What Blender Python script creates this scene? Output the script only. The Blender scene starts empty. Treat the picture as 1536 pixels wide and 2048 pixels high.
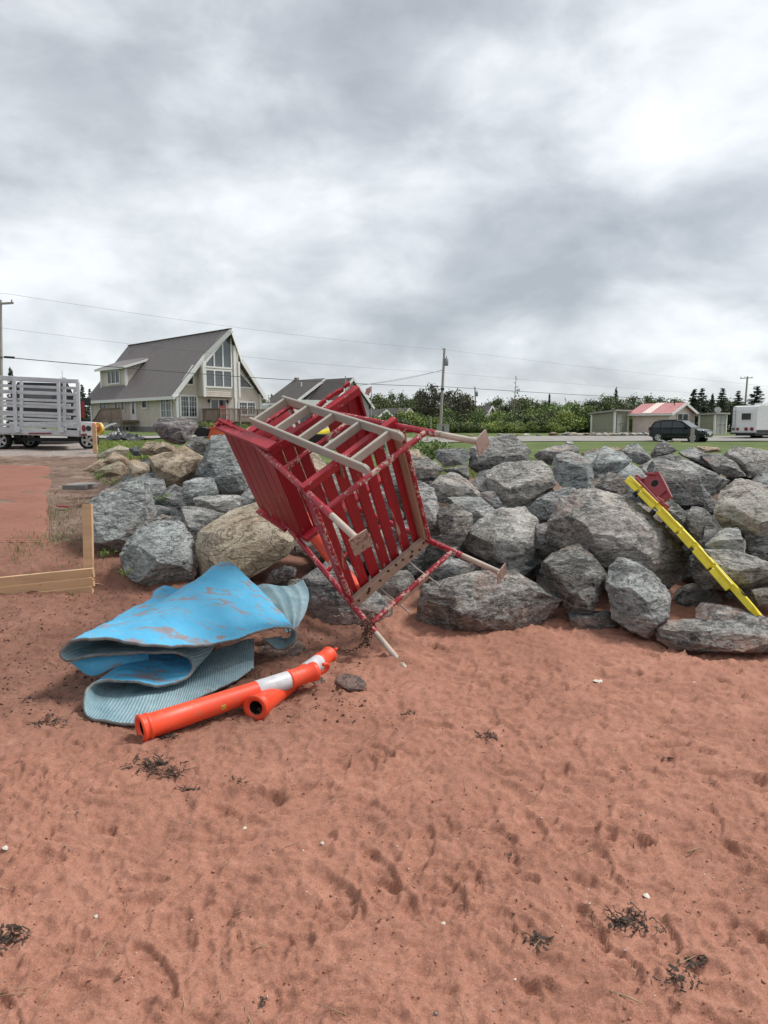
import bpy, bmesh, math, random
import numpy as np
from mathutils import Vector, Matrix

scene = bpy.context.scene
COL = scene.collection
FPX = 1400.0                       # focal length in pixels of the 1536 x 2048 photograph
PITCH = math.atan(169 / FPX)
CA, SA = math.cos(PITCH), math.sin(PITCH)
EYE = 1.6

# ------------------------------------------------------------------ camera, sky, sun, exposure
cam_d = bpy.data.cameras.new('camera')
cam_d.sensor_fit = 'VERTICAL'; cam_d.sensor_height = 36.0; cam_d.lens = 36.0 * FPX / 2048
cam_d.clip_start = 0.05; cam_d.clip_end = 8000
cam = bpy.data.objects.new('camera', cam_d); COL.objects.link(cam)
cam.location = (0, 0, EYE); cam.rotation_euler = (math.pi / 2 - PITCH, 0, 0)
scene.camera = cam

scene.view_settings.view_transform = 'Standard'
scene.view_settings.look = 'None'
scene.view_settings.exposure = 1.33
scene.view_settings.gamma = 1.0
scene.view_settings.use_curve_mapping = False

SUN_EL, SUN_AZ = math.radians(56), math.radians(70)      # azimuth from +Y towards +X
sun_d = bpy.data.lights.new('sun', 'SUN'); sun_d.energy = 1.5; sun_d.angle = math.radians(16)
sun_d.color = (1.0, 0.97, 0.93)
sun = bpy.data.objects.new('sun', sun_d); COL.objects.link(sun)
sdir = Vector((math.sin(SUN_AZ) * math.cos(SUN_EL), math.cos(SUN_AZ) * math.cos(SUN_EL), math.sin(SUN_EL)))
sun.rotation_euler = (-sdir).to_track_quat('-Z', 'Y').to_euler()
sun.location = (0, 0, 40)


def N(nt, typ, **kw):
    n = nt.nodes.new(typ)
    for k, v in kw.items():
        if k.startswith('i_'):
            key = k[2:]
            n.inputs[int(key) if key.isdigit() else key.replace('_', ' ')].default_value = v
        else:
            setattr(n, k, v)
    return n


def ramp(nt, fac, stops, interp='LINEAR'):
    n = nt.nodes.new('ShaderNodeValToRGB'); cr = n.color_ramp; cr.interpolation = interp
    while len(cr.elements) < len(stops): cr.elements.new(0.5)
    for e, (p, c) in zip(cr.elements, stops):
        e.position = p; e.color = (c[0], c[1], c[2], 1) if not isinstance(c, (int, float)) else (c, c, c, 1)
    nt.links.new(fac, n.inputs[0]); return n.outputs[0]


def mathn(nt, op, a, b=None, c=None, clamp=False):
    n = nt.nodes.new('ShaderNodeMath'); n.operation = op; n.use_clamp = clamp
    for i, v in enumerate((a, b, c)):
        if v is None: continue
        if isinstance(v, (int, float)): n.inputs[i].default_value = v
        else: nt.links.new(v, n.inputs[i])
    return n.outputs[0]


def mixc(nt, fac, a, b, blend='MIX'):
    n = nt.nodes.new('ShaderNodeMix'); n.data_type = 'RGBA'; n.blend_type = blend
    for i, v in ((0, fac), (6, a), (7, b)):
        if isinstance(v, (int, float)): n.inputs[i].default_value = v
        elif isinstance(v, tuple): n.inputs[i].default_value = (v[0], v[1], v[2], 1)
        else: nt.links.new(v, n.inputs[i])
    return n.outputs[2]


def noise(nt, vec, scale, detail=4, rough=0.55, dist=0.0, lac=2.0):
    n = N(nt, 'ShaderNodeTexNoise'); n.inputs['Scale'].default_value = scale
    n.inputs['Detail'].default_value = detail; n.inputs['Roughness'].default_value = rough
    n.inputs['Distortion'].default_value = dist; n.inputs['Lacunarity'].default_value = lac
    if vec is not None: nt.links.new(vec, n.inputs['Vector'])
    return n.outputs['Fac']


def pxdir(px, py):
    X, Y = (px - 768) / FPX, (py - 1024) / FPX
    v = Vector((X, CA - Y * SA, -SA - Y * CA)); return v.normalized()


def make_world():
    w = bpy.data.worlds.new('World'); scene.world = w; w.use_nodes = True
    nt = w.node_tree; nt.nodes.clear(); L = nt.links
    out = N(nt, 'ShaderNodeOutputWorld')
    sky = N(nt, 'ShaderNodeTexSky', sky_type='NISHITA', sun_disc=False)
    sky.sun_elevation = SUN_EL; sky.sun_rotation = SUN_AZ
    bg1 = N(nt, 'ShaderNodeBackground'); bg1.inputs[1].default_value = 0.10
    L.new(sky.outputs[0], bg1.inputs[0])
    tc = N(nt, 'ShaderNodeTexCoord')
    nrm = N(nt, 'ShaderNodeVectorMath', operation='NORMALIZE'); L.new(tc.outputs['Generated'], nrm.inputs[0])
    sep = N(nt, 'ShaderNodeSeparateXYZ'); L.new(nrm.outputs[0], sep.inputs[0])
    zz = mathn(nt, 'ADD', mathn(nt, 'ABSOLUTE', sep.outputs[2]), 0.28)
    cu = mathn(nt, 'DIVIDE', sep.outputs[0], zz); cv = mathn(nt, 'DIVIDE', sep.outputs[1], zz)
    cmb = N(nt, 'ShaderNodeCombineXYZ'); L.new(cu, cmb.inputs[0]); L.new(cv, cmb.inputs[1])
    P = cmb.outputs[0]
    big = noise(nt, P, 0.9, 3, 0.5, 0.4)
    med = noise(nt, P, 2.3, 4, 0.48, 0.6)
    mp = N(nt, 'ShaderNodeMapping'); L.new(P, mp.inputs[0])
    mp.inputs['Rotation'].default_value = (0, 0, 0.5); mp.inputs['Scale'].default_value = (1.2, 2.0, 1)
    stk = noise(nt, mp.outputs[0], 2.2, 3, 0.45, 0.6)
    m3 = N(nt, 'ShaderNodeMapping'); L.new(nrm.outputs[0], m3.inputs[0]); m3.inputs['Scale'].default_value = (1, 1, 1.9)
    puff = noise(nt, m3.outputs[0], 3.0, 7, 0.5, 0.25); puff2 = noise(nt, m3.outputs[0], 7.0, 8, 0.56, 0.3)
    base = mathn(nt, 'ADD', mathn(nt, 'MULTIPLY', big, 0.20), mathn(nt, 'ADD', mathn(nt, 'MULTIPLY', med, 0.14), mathn(nt, 'ADD', mathn(nt, 'MULTIPLY', stk, 0.05), mathn(nt, 'ADD', mathn(nt, 'MULTIPLY', puff, 0.42), mathn(nt, 'MULTIPLY', puff2, 0.27)))))
    base = mathn(nt, 'MULTIPLY_ADD', mathn(nt, 'SUBTRACT', base, 0.5), 1.6, 0.415)
    # thick and thin parts of the cloud deck
    wob = N(nt, 'ShaderNodeTexNoise'); wob.inputs['Scale'].default_value = 2.2; wob.inputs['Detail'].default_value = 4
    L.new(nrm.outputs[0], wob.inputs['Vector'])
    wv = N(nt, 'ShaderNodeVectorMath', operation='SUBTRACT'); L.new(wob.outputs['Color'], wv.inputs[0]); wv.inputs[1].default_value = (0.5, 0.5, 0.5)
    wsx = N(nt, 'ShaderNodeVectorMath', operation='SCALE'); L.new(wv.outputs[0], wsx.inputs[0]); wsx.inputs['Scale'].default_value = 0.28
    wd = N(nt, 'ShaderNodeVectorMath', operation='ADD'); L.new(nrm.outputs[0], wd.inputs[0]); L.new(wsx.outputs[0], wd.inputs[1])
    acc = base
    for px, py, rad, amp in CLOUDS:
        d = pxdir(px, py)
        s = N(nt, 'ShaderNodeVectorMath', operation='SUBTRACT'); L.new(wd.outputs[0], s.inputs[0]); s.inputs[1].default_value = d
        m = N(nt, 'ShaderNodeVectorMath', operation='MULTIPLY'); L.new(s.outputs[0], m.inputs[0]); m.inputs[1].default_value = (1, 1, 1.9)
        ln = N(nt, 'ShaderNodeVectorMath', operation='LENGTH'); L.new(m.outputs[0], ln.inputs[0])
        mr = N(nt, 'ShaderNodeMapRange', interpolation_type='SMOOTHSTEP'); L.new(ln.outputs['Value'], mr.inputs[0])
        mr.inputs[1].default_value = 0.0; mr.inputs[2].default_value = rad
        mr.inputs[3].default_value = amp; mr.inputs[4].default_value = 0.0
        acc = mathn(nt, 'ADD', acc, mr.outputs[0])
    col = ramp(nt, acc, [(0.30, (0.345, 0.368, 0.400)), (0.42, (0.450, 0.475, 0.505)), (0.52, (0.58, 0.61, 0.635)),
                         (0.62, (0.73, 0.755, 0.775)), (0.80, (0.93, 0.94, 0.96))])
    bg2 = N(nt, 'ShaderNodeBackground'); bg2.inputs[1].default_value = 0.51; L.new(col, bg2.inputs[0])
    mx = N(nt, 'ShaderNodeMixShader'); mx.inputs[0].default_value = 0.94
    L.new(bg1.outputs[0], mx.inputs[1]); L.new(bg2.outputs[0], mx.inputs[2]); L.new(mx.outputs[0], out.inputs[0])


# photograph position, angular size, how much thinner (+) or thicker (-) the deck is there
CLOUDS = [(1400, 250, 0.42, 0.16), (1250, 720, 0.20, 0.12), (230, 500, 0.26, 0.17), (40, 560, 0.22, 0.12),
          (910, 170, 0.18, 0.12), (860, 340, 0.14, 0.08), (640, 620, 0.22, 0.07), (520, 400, 0.24, 0.08), (150, 300, 0.34, -0.13),
          (760, 300, 0.24, -0.10), (880, 560, 0.30, -0.15), (1180, 470, 0.26, -0.12), (1450, 430, 0.22, -0.07),
          (820, 80, 0.30, -0.06), (1480, 620, 0.2, -0.03), (1450, 560, 0.2, 0.06), (520, 740, 0.3, 0.02)]
make_world()

# ------------------------------------------------------------------ helpers
RNG = random.Random(7)


def srgb(r, g, b):
    f = lambda c: (c / 255 / 12.92) if c / 255 <= 0.04045 else ((c / 255 + 0.055) / 1.055) ** 2.4
    return (f(r), f(g), f(b))


def at(px, py, d):
    """world point seen at photograph pixel (px, py), d metres in front of the camera"""
    X, Y = (px - 768) / FPX * d, (py - 1024) / FPX * d
    return Vector((X, d * CA - Y * SA, EYE - d * SA - Y * CA))


def lerp_tab(y, tab):
    xs = np.array([t[0] for t in tab], float); zs = np.array([t[1] for t in tab], float)
    return np.interp(y, xs, zs)


ZL = [(-50, 0), (3.4, 0), (4.8, .05), (6.0, .17), (6.16, .30), (7, .47), (9, .66), (13, .87), (16, 1.10), (25, 1.15), (56, 1.45), (100, 1.15), (6000, 1.15)]
ZM = [(-50, 0), (4.5, 0), (5.0, .04), (5.5, .13), (5.9, .235), (6.4, .32), (7.4, .55), (9.0, .95), (10.5, 1.10), (16, 1.10), (25, 1.10), (56, 1.25), (100, 1.1), (6000, 1.1)]
ZR = [(-50, 0), (5.0, 0), (5.7, .06), (6.6, .17), (8.0, .5), (9.4, .85), (10.5, .85), (20, .6), (45, .45), (57, .52), (75, 1.0), (110, 1.05), (6000, 1.05)]


def sst(a, b, x):
    t = np.clip((x - a) / (b - a), 0, 1); return t * t * (3 - 2 * t)


def ground_z(x, y):
    x = np.asarray(x, float); y = np.asarray(y, float)
    px = 768 + FPX * x / np.maximum(y, 0.6)
    a = sst(185, 260, px); b = sst(420, 720, px)
    z = lerp_tab(y, ZL) * (1 - a) + lerp_tab(y, ZM) * a
    return z * (1 - b) + lerp_tab(y, ZR) * b


def gz(x, y): return float(ground_z(x, y))


def G(px, d):
    """ground point in photograph column px at depth d"""
    z = 0.0
    for _ in range(4):
        y = (d - (EYE - z) * SA) / CA; x = (px - 768) / FPX * d; z = gz(x, y)
    return Vector((x, y, z))


def ground_at(px, py):
    """where the ray of a pixel meets the ground"""
    lo, hi = 1.0, 200.0
    v = at(px, py, 1.0) - Vector((0, 0, EYE))
    d = 1.0
    while d < 200:
        p = Vector((0, 0, EYE)) + v * d
        if p.z <= gz(p.x, p.y): break
        d *= 1.01
    return Vector((p.x, p.y, gz(p.x, p.y)))


_perm = np.random.RandomState(11).permutation(4096)
_grad = np.random.RandomState(5).normal(size=(4096, 3)); _grad /= np.linalg.norm(_grad, axis=1)[:, None]


def gnoise(P):
    P = np.asarray(P, float)
    I = np.floor(P).astype(np.int64); Fr = P - I
    U = Fr * Fr * Fr * (Fr * (Fr * 6 - 15) + 10)
    res = 0
    for dx in (0, 1):
        wx = U[:, 0] if dx else 1 - U[:, 0]
        for dy in (0, 1):
            wy = U[:, 1] if dy else 1 - U[:, 1]
            for dz in (0, 1):
                wz = U[:, 2] if dz else 1 - U[:, 2]
                h = _perm[(_perm[(_perm[(I[:, 0] + dx) & 4095] + I[:, 1] + dy) & 4095] + I[:, 2] + dz) & 4095]
                g = _grad[h]
                res = res + wx * wy * wz * (g[:, 0] * (Fr[:, 0] - dx) + g[:, 1] * (Fr[:, 1] - dy) + g[:, 2] * (Fr[:, 2] - dz))
    return res * 1.6


def fbm(P, oct=4, gain=0.5, ridged=False):
    a, s, t = 1.0, 0, np.asarray(P, float)
    for o in range(oct):
        n = gnoise(t + o * 17.3)
        if ridged: n = 1 - 2 * np.abs(n)
        s = s + a * n; a *= gain; t = t * 2.03
    return s


class MB:
    """collects shapes and links them as one mesh object"""
    def __init__(self): self.v = []; self.f = []; self.m = []; self.mi = 0; self.s = []; self.sm = False

    def add(self, vs, fs):
        o = len(self.v); self.v += [tuple(p) for p in vs]
        for f in fs: self.f.append(tuple(i + o for i in f)); self.m.append(self.mi); self.s.append(self.sm)
        return self

    def box(self, c, size, rot=None):
        hx, hy, hz = size[0] / 2, size[1] / 2, size[2] / 2
        vs = [Vector((sx * hx, sy * hy, sz * hz)) for sz in (-1, 1) for sy in (-1, 1) for sx in (-1, 1)]
        if rot is not None: vs = [rot @ p for p in vs]
        vs = [p + Vector(c) for p in vs]
        return self.add(vs, [(0, 2, 3, 1), (4, 5, 7, 6), (0, 1, 5, 4), (2, 6, 7, 3), (0, 4, 6, 2), (1, 3, 7, 5)])

    def bar(self, p, q, w, h, up=(0, 0, 1), ch=0.0):
        """beam from p to q, w across, h along up, edges chamfered by ch"""
        p, q = Vector(p), Vector(q); a = (q - p).normalized()
        up = Vector(up); up = (up - a * up.dot(a)).normalized(); sd = a.cross(up)
        w /= 2; h /= 2
        if ch <= 0: sec = [(-w, -h), (w, -h), (w, h), (-w, h)]
        else: sec = [(-w + ch, -h), (w - ch, -h), (w, -h + ch), (w, h - ch), (w - ch, h), (-w + ch, h), (-w, h - ch), (-w, -h + ch)]
        n = len(sec)
        vs = [p + sd * x + up * y for x, y in sec] + [q + sd * x + up * y for x, y in sec]
        fs = [tuple(range(n)), tuple(range(2 * n - 1, n - 1, -1))]
        fs += [(i, i + n, (i + 1) % n + n, (i + 1) % n) for i in range(n)]
        return self.add(vs, fs)

    def lathe(self, p, q, prof, n=12, cap=True):
        """prof: (t along p->q in 0..1, radius)"""
        p, q = Vector(p), Vector(q); a = (q - p).normalized()
        up = Vector((0, 0, 1)) if abs(a.z) < .9 else Vector((1, 0, 0))
        e1 = a.cross(up).normalized(); e2 = a.cross(e1)
        vs = []; fs = []
        for t, r in prof:
            c = p.lerp(q, t) if 0 <= t <= 1 else p + (q - p) * t
            for k in range(n):
                an = 2 * math.pi * k / n; vs.append(c + (e1 * math.cos(an) + e2 * math.sin(an)) * r)
        for j in range(len(prof) - 1):
            for k in range(n):
                k2 = (k + 1) % n; fs.append((j * n + k, j * n + k2, (j + 1) * n + k2, (j + 1) * n + k))
        o = self.sm; self.sm = True; self.add(vs, fs); self.sm = o
        if cap:
            m = (len(prof) - 1) * n
            self.add([vs[i] for i in range(n)] , [tuple(range(n - 1, -1, -1))])
            self.add([vs[m + i] for i in range(n)], [tuple(range(n))])
        return self

    def tube(self, p, q, r, r2=None, n=10): return self.lathe(p, q, [(0, r), (1, r if r2 is None else r2)], n)

    def path(self, pts, r, n=8, r_end=None):
        pts = [Vector(p) for p in pts]; vs = []; fs = []; prev = None
        for i, p in enumerate(pts):
            t = (pts[min(i + 1, len(pts) - 1)] - pts[max(i - 1, 0)]).normalized()
            if prev is None: prev = t.orthogonal().normalized()
            e1 = (prev - t * prev.dot(t)).normalized(); prev = e1; e2 = t.cross(e1)
            rr = r if r_end is None else r + (r_end - r) * i / (len(pts) - 1)
            for k in range(n):
                an = 2 * math.pi * k / n; vs.append(p + (e1 * math.cos(an) + e2 * math.sin(an)) * rr)
        for j in range(len(pts) - 1):
            for k in range(n):
                k2 = (k + 1) % n; fs.append((j * n + k, j * n + k2, (j + 1) * n + k2, (j + 1) * n + k))
        fs.append(tuple(range(n - 1, -1, -1))); m = (len(pts) - 1) * n; fs.append(tuple(range(m, m + n)))
        o = self.sm; self.sm = True; self.add(vs, fs); self.sm = o
        return self

    def prism(self, poly, ext):
        """closed 3-D polygon pushed along ext"""
        poly = [Vector(p) for p in poly]; e = Vector(ext); n = len(poly)
        vs = poly + [p + e for p in poly]
        fs = [tuple(range(n - 1, -1, -1)), tuple(range(n, 2 * n))] + [(i, (i + 1) % n, (i + 1) % n + n, i + n) for i in range(n)]
        return self.add(vs, fs)

    def mesh(self, name, mats, off=None):
        me = bpy.data.meshes.new(name)
        vs = self.v if off is None else [(a - off[0], b - off[1], c - off[2]) for a, b, c in self.v]
        me.from_pydata(vs, [], self.f)
        for m in (mats if isinstance(mats, (list, tuple)) else [mats]): me.materials.append(m)
        me.polygons.foreach_set('material_index', self.m)
        me.polygons.foreach_set('use_smooth', self.s)
        bm = bmesh.new(); bm.from_mesh(me); bmesh.ops.recalc_face_normals(bm, faces=bm.faces); bm.to_mesh(me); bm.free()
        me.update(); return me

    def build(self, name, mats, parent=None, off=None):
        """off: world point that becomes the mesh origin (world-space shapes under a root standing at off)"""
        return link(name, self.mesh(name, mats, off), parent)


def link(name, me, parent=None):
    o = bpy.data.objects.new(name, me); COL.objects.link(o)
    if parent is not None: o.parent = parent
    return o


def tag(o, label=None, cat=None, group=None, kind=None):
    if label: o['label'] = label
    if cat: o['category'] = cat
    if group: o['group'] = group
    if kind: o['kind'] = kind
    return o


def thing(name, label, cat, loc=(0, 0, 0), rz=0.0, group=None):
    o = bpy.data.objects.new(name, None); COL.objects.link(o)
    o.location = loc; o.rotation_euler = (0, 0, rz); o.empty_display_size = 0.2
    return tag(o, label, cat, group)


def tagged_mesh(name, mb, mats, loc, label, cat, group=None, world=False):
    o = mb.build(name, mats, None, loc if world else None); o.location = loc
    return tag(o, label, cat, group)


def copy_tree(o, parent=None):
    c = o.copy(); COL.objects.link(c)
    if parent is not None: c.parent = parent
    for ch in list(o.children): copy_tree(ch, c)
    return c

# ------------------------------------------------------------------ materials


def mat(name, base=(.5, .5, .5), rough=0.7, metal=0.0, spec=0.5):
    m = bpy.data.materials.new(name); m.use_nodes = True
    b = m.node_tree.nodes['Principled BSDF']
    b.inputs['Base Color'].default_value = (*base, 1); b.inputs['Roughness'].default_value = rough
    b.inputs['Metallic'].default_value = metal; b.inputs['Specular IOR Level'].default_value = spec
    return m, m.node_tree, b


def objcoord(nt, rnd=True):
    tc = N(nt, 'ShaderNodeTexCoord'); v = tc.outputs['Object']
    if rnd:
        oi = N(nt, 'ShaderNodeObjectInfo')
        cm = N(nt, 'ShaderNodeCombineXYZ')
        nt.links.new(mathn(nt, 'MULTIPLY', oi.outputs['Random'], 37.0), cm.inputs[0])
        nt.links.new(mathn(nt, 'MULTIPLY', oi.outputs['Random'], 91.0), cm.inputs[1])
        nt.links.new(mathn(nt, 'MULTIPLY', oi.outputs['Random'], 13.0), cm.inputs[2])
        a = N(nt, 'ShaderNodeVectorMath', operation='ADD'); nt.links.new(v, a.inputs[0]); nt.links.new(cm.outputs[0], a.inputs[1])
        return a.outputs[0], oi.outputs['Random']
    return v, None


def bump(nt, b, h, strength=0.5, dist=0.01):
    n = N(nt, 'ShaderNodeBump'); n.inputs['Strength'].default_value = strength; n.inputs['Distance'].default_value = dist
    nt.links.new(h, n.inputs['Height']); nt.links.new(n.outputs[0], b.inputs['Normal']); return n


def plain(name, base, rough=0.6, metal=0.0, var=0.12, scale=6.0, bmp=0.0, spec=0.5):
    """painted or moulded surface with slight unevenness of colour and gloss"""
    m, nt, b = mat(name, base, rough, metal, spec)
    v, r = objcoord(nt)
    n = noise(nt, v, scale, 6, 0.6)
    lo = tuple(c * (1 - var * 1.6) for c in base); hi = tuple(min(1, c * (1 + var)) for c in base)
    nt.links.new(ramp(nt, n, [(0.3, lo), (0.7, hi)]), b.inputs['Base Color'])
    nt.links.new(mathn(nt, 'ADD', mathn(nt, 'MULTIPLY', n, 0.25), rough - 0.12), b.inputs['Roughness'])
    if bmp: bump(nt, b, noise(nt, v, scale * 5, 5, 0.6), bmp, 0.004)
    return m


def rock_mat(name, dark, mid, light, rust=None, rustamt=0.0, vein=(0.5, 0.5, 0.48), veinamt=0.85, fol=3.2):
    m, nt, b = mat(name, mid, 0.82, 0, 0.35); L = nt.links
    v, rnd = objcoord(nt)
    rot = N(nt, 'ShaderNodeCombineXYZ')
    L.new(mathn(nt, 'MULTIPLY_ADD', rnd, 1.3, -0.4), rot.inputs[0]); L.new(mathn(nt, 'MULTIPLY', mathn(nt, 'FRACT', mathn(nt, 'MULTIPLY', rnd, 7.7)), 1.6), rot.inputs[1])
    mp = N(nt, 'ShaderNodeMapping'); L.new(v, mp.inputs[0]); L.new(rot.outputs[0], mp.inputs['Rotation'])
    mp.inputs['Scale'].default_value = (1, 1, fol)
    u = mp.outputs[0]
    n1 = noise(nt, u, 2.4, 8, 0.62, 0.7)
    n2 = noise(nt, u, 9.0, 8, 0.68, 0.9)
    n3 = noise(nt, v, 45.0, 4, 0.6)
    n4 = noise(nt, v, 1.3, 3, 0.5)
    f = mathn(nt, 'ADD', mathn(nt, 'MULTIPLY', n1, 0.40), mathn(nt, 'ADD', mathn(nt, 'MULTIPLY', n2, 0.42), mathn(nt, 'MULTIPLY', n3, 0.18)))
    f = mathn(nt, 'ADD', f, mathn(nt, 'MULTIPLY_ADD', rnd, 0.10, -0.05))
    c = ramp(nt, f, [(0.40, dark), (0.48, mid), (0.54, tuple(a * .55 + b_ * .45 for a, b_ in zip(mid, light))), (0.595, light)])
    # greenish and warm tints of the gneiss
    c = mixc(nt, mathn(nt, 'MULTIPLY', ramp(nt, n4, [(0.45, 0.0), (0.7, 1.0)]), 0.30), c, (mid[0] * .8, mid[1] * 1.02, mid[2] * .94))
    hue = mathn(nt, 'FRACT', mathn(nt, 'MULTIPLY', rnd, 5.3))
    c = mixc(nt, ramp(nt, hue, [(0.0, 0.7), (0.45, 0.0), (1.0, 0.0)]), c, (1.0, 0.88, 0.76), 'MULTIPLY')
    c = mixc(nt, ramp(nt, hue, [(0.5, 0.0), (1.0, 0.9)]), c, (0.86, 0.97, 1.0), 'MULTIPLY')
    # pale veins and lichen specks
    vn = noise(nt, u, 3.1, 5, 0.5, 1.6)
    vv = mathn(nt, 'SUBTRACT', 1.0, mathn(nt, 'MULTIPLY', mathn(nt, 'ABSOLUTE', mathn(nt, 'SUBTRACT', vn, 0.5)), 17.0), clamp=True)
    c = mixc(nt, mathn(nt, 'MULTIPLY', mathn(nt, 'MULTIPLY', vv, n2), veinamt), c, vein)
    sp = noise(nt, v, 70.0, 3, 0.7)
    c = mixc(nt, ramp(nt, sp, [(0.60, 0.0), (0.68, 0.75)]), c, light)
    dk = noise(nt, u, 30.0, 5, 0.7, 1.2)
    c = mixc(nt, ramp(nt, dk, [(0.36, 0.8), (0.47, 0.0)]), c, tuple(q * .45 for q in dark))
    ck = noise(nt, u, 1.7, 6, 0.6, 1.4)
    cl = mathn(nt, 'SUBTRACT', 1.0, mathn(nt, 'MULTIPLY', mathn(nt, 'ABSOLUTE', mathn(nt, 'SUBTRACT', ck, 0.47)), 60.0), clamp=True)
    c = mixc(nt, mathn(nt, 'MULTIPLY', cl, 0.5), c, tuple(q * .4 for q in dark))
    if rust:
        rn = noise(nt, v, 2.2, 6, 0.65, 0.6)
        c = mixc(nt, mathn(nt, 'MULTIPLY', ramp(nt, rn, [(0.56, 0.0), (0.66, 1.0)]), rustamt), c, rust)
    # red sand splashed and rubbed on to the lowest stones
    ge = N(nt, 'ShaderNodeNewGeometry'); gs = N(nt, 'ShaderNodeSeparateXYZ'); L.new(ge.outputs['Position'], gs.inputs[0])
    sz = mathn(nt, 'SUBTRACT', mathn(nt, 'MULTIPLY_ADD', n1, 0.9, -0.28), gs.outputs[2])
    c = mixc(nt, mathn(nt, 'MULTIPLY', ramp(nt, sz, [(0.0, 0.0), (0.14, 1.0)]), 0.5), c, (0.27, 0.135, 0.09))
    L.new(c, b.inputs['Base Color'])
    h = mathn(nt, 'ADD', mathn(nt, 'MULTIPLY', n2, 1.0), mathn(nt, 'ADD', mathn(nt, 'MULTIPLY', dk, 0.8), mathn(nt, 'MULTIPLY', n3, 0.35)))
    h = mathn(nt, 'SUBTRACT', h, mathn(nt, 'MULTIPLY', cl, 0.5))
    bump(nt, b, h, 1.0, 0.022)
    return m


def wood_mat(name, base, rough=0.7, var=0.25, axis=0):
    m, nt, b = mat(name, base, rough); L = nt.links
    v, r = objcoord(nt)
    mp = N(nt, 'ShaderNodeMapping'); L.new(v, mp.inputs[0]); s = [18, 18, 18]; s[axis] = 1.2; mp.inputs['Scale'].default_value = s
    n = noise(nt, mp.outputs[0], 1.0, 6, 0.6, 0.5); n2 = noise(nt, v, 3.0, 4)
    f = mathn(nt, 'ADD', mathn(nt, 'MULTIPLY', n, 0.65), mathn(nt, 'MULTIPLY', n2, 0.35))
    L.new(ramp(nt, f, [(0.3, tuple(c * (1 - 2 * var) for c in base)), (0.5, base), (0.7, tuple(min(1, c * (1 + var)) for c in base))]), b.inputs['Base Color'])
    bump(nt, b, n, 0.25, 0.004); return m


def chipped(name, paint, under, amount, scale=26.0, rough=0.42, grain=None):
    """paint worn through to what lies beneath"""
    m, nt, b = mat(name, paint, rough); L = nt.links
    v, r = objcoord(nt)
    if grain:
        mp = N(nt, 'ShaderNodeMapping'); L.new(v, mp.inputs[0]); mp.inputs['Scale'].default_value = grain; v = mp.outputs[0]
    n = noise(nt, v, scale, 6, 0.62, 0.4); n2 = noise(nt, v, scale * .22, 3)
    f = mathn(nt, 'ADD', mathn(nt, 'MULTIPLY', n, 0.62), mathn(nt, 'MULTIPLY', n2, 0.38))
    k = ramp(nt, f, [(0.60 - amount, 0.0), (0.625 - amount, 1.0)])
    pn = noise(nt, v, 7.0, 5)
    pc = ramp(nt, pn, [(0.3, tuple(c * .72 for c in paint)), (0.7, tuple(c * 1.15 for c in paint))])
    L.new(mixc(nt, k, pc, under), b.inputs['Base Color'])
    L.new(mathn(nt, 'MULTIPLY_ADD', k, 0.35, rough), b.inputs['Roughness'])
    bump(nt, b, mathn(nt, 'SUBTRACT', mathn(nt, 'MULTIPLY', n, 0.2), k), 0.5, 0.002)
    return m


def glass_mat(name, base=(0.03, 0.035, 0.04)):
    m, nt, b = mat(name, base, 0.08, 0, 0.8); return m


def grimy(name, base, rough, dirt, amt=0.5):
    """moulded plastic with scuffs and dried dirt"""
    m, nt, b = mat(name, base, rough); L = nt.links; v, r = objcoord(nt)
    n = noise(nt, v, 9, 7, .65, .5); n2 = noise(nt, v, 70, 4, .65); n3 = noise(nt, v, 2.5, 3)
    c = ramp(nt, n3, [(.3, tuple(q * .86 for q in base)), (.7, tuple(min(1, q * 1.05 + .01) for q in base))])
    k = mathn(nt, 'MULTIPLY', ramp(nt, mathn(nt, 'ADD', mathn(nt, 'MULTIPLY', n, .6), mathn(nt, 'MULTIPLY', n2, .4)), [(.50, 0.0), (.64, 1.0)]), amt)
    L.new(mixc(nt, k, c, dirt), b.inputs['Base Color']); L.new(mathn(nt, 'MULTIPLY_ADD', k, .4, rough), b.inputs['Roughness'])
    bump(nt, b, n2, .25, .002); return m


def leaf_mat(name, dark, light):
    m, nt, b = mat(name, light, 0.6, 0, 0.3); L = nt.links
    v, r = objcoord(nt)
    n = noise(nt, v, 0.9, 3); n2 = noise(nt, v, 9.0, 2)
    f = mathn(nt, 'ADD', mathn(nt, 'MULTIPLY', n, 0.5), mathn(nt, 'MULTIPLY', n2, 0.5))
    f = mathn(nt, 'ADD', f, mathn(nt, 'MULTIPLY_ADD', r, 0.16, -0.08))
    L.new(ramp(nt, f, [(0.32, dark), (0.62, light)]), b.inputs['Base Color'])
    return m


M = {}
M['gneiss'] = rock_mat('grey_gneiss', (0.052, 0.052, 0.050), (0.180, 0.177, 0.170), (0.50, 0.485, 0.46), (0.33, 0.16, 0.10), 0.35)
M['pale'] = rock_mat('pale_gneiss', (0.085, 0.083, 0.08), (0.275, 0.267, 0.255), (0.58, 0.57, 0.545), (0.34, 0.22, 0.12), 0.30)
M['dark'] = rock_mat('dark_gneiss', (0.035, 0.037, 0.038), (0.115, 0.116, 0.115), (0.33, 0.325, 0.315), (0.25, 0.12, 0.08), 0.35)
M['brownrock'] = rock_mat('brown_gneiss', (0.05, 0.042, 0.038), (0.145, 0.122, 0.108), (0.33, 0.29, 0.26), (0.33, 0.18, 0.10), 0.55)
M['sandstone'] = rock_mat('tan_sandstone', (0.17, 0.125, 0.080), (0.36, 0.28, 0.195), (0.54, 0.45, 0.345), (0.33, 0.18, 0.10), 0.45, (0.5, 0.42, 0.32), 0.3, 1.8)
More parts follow.
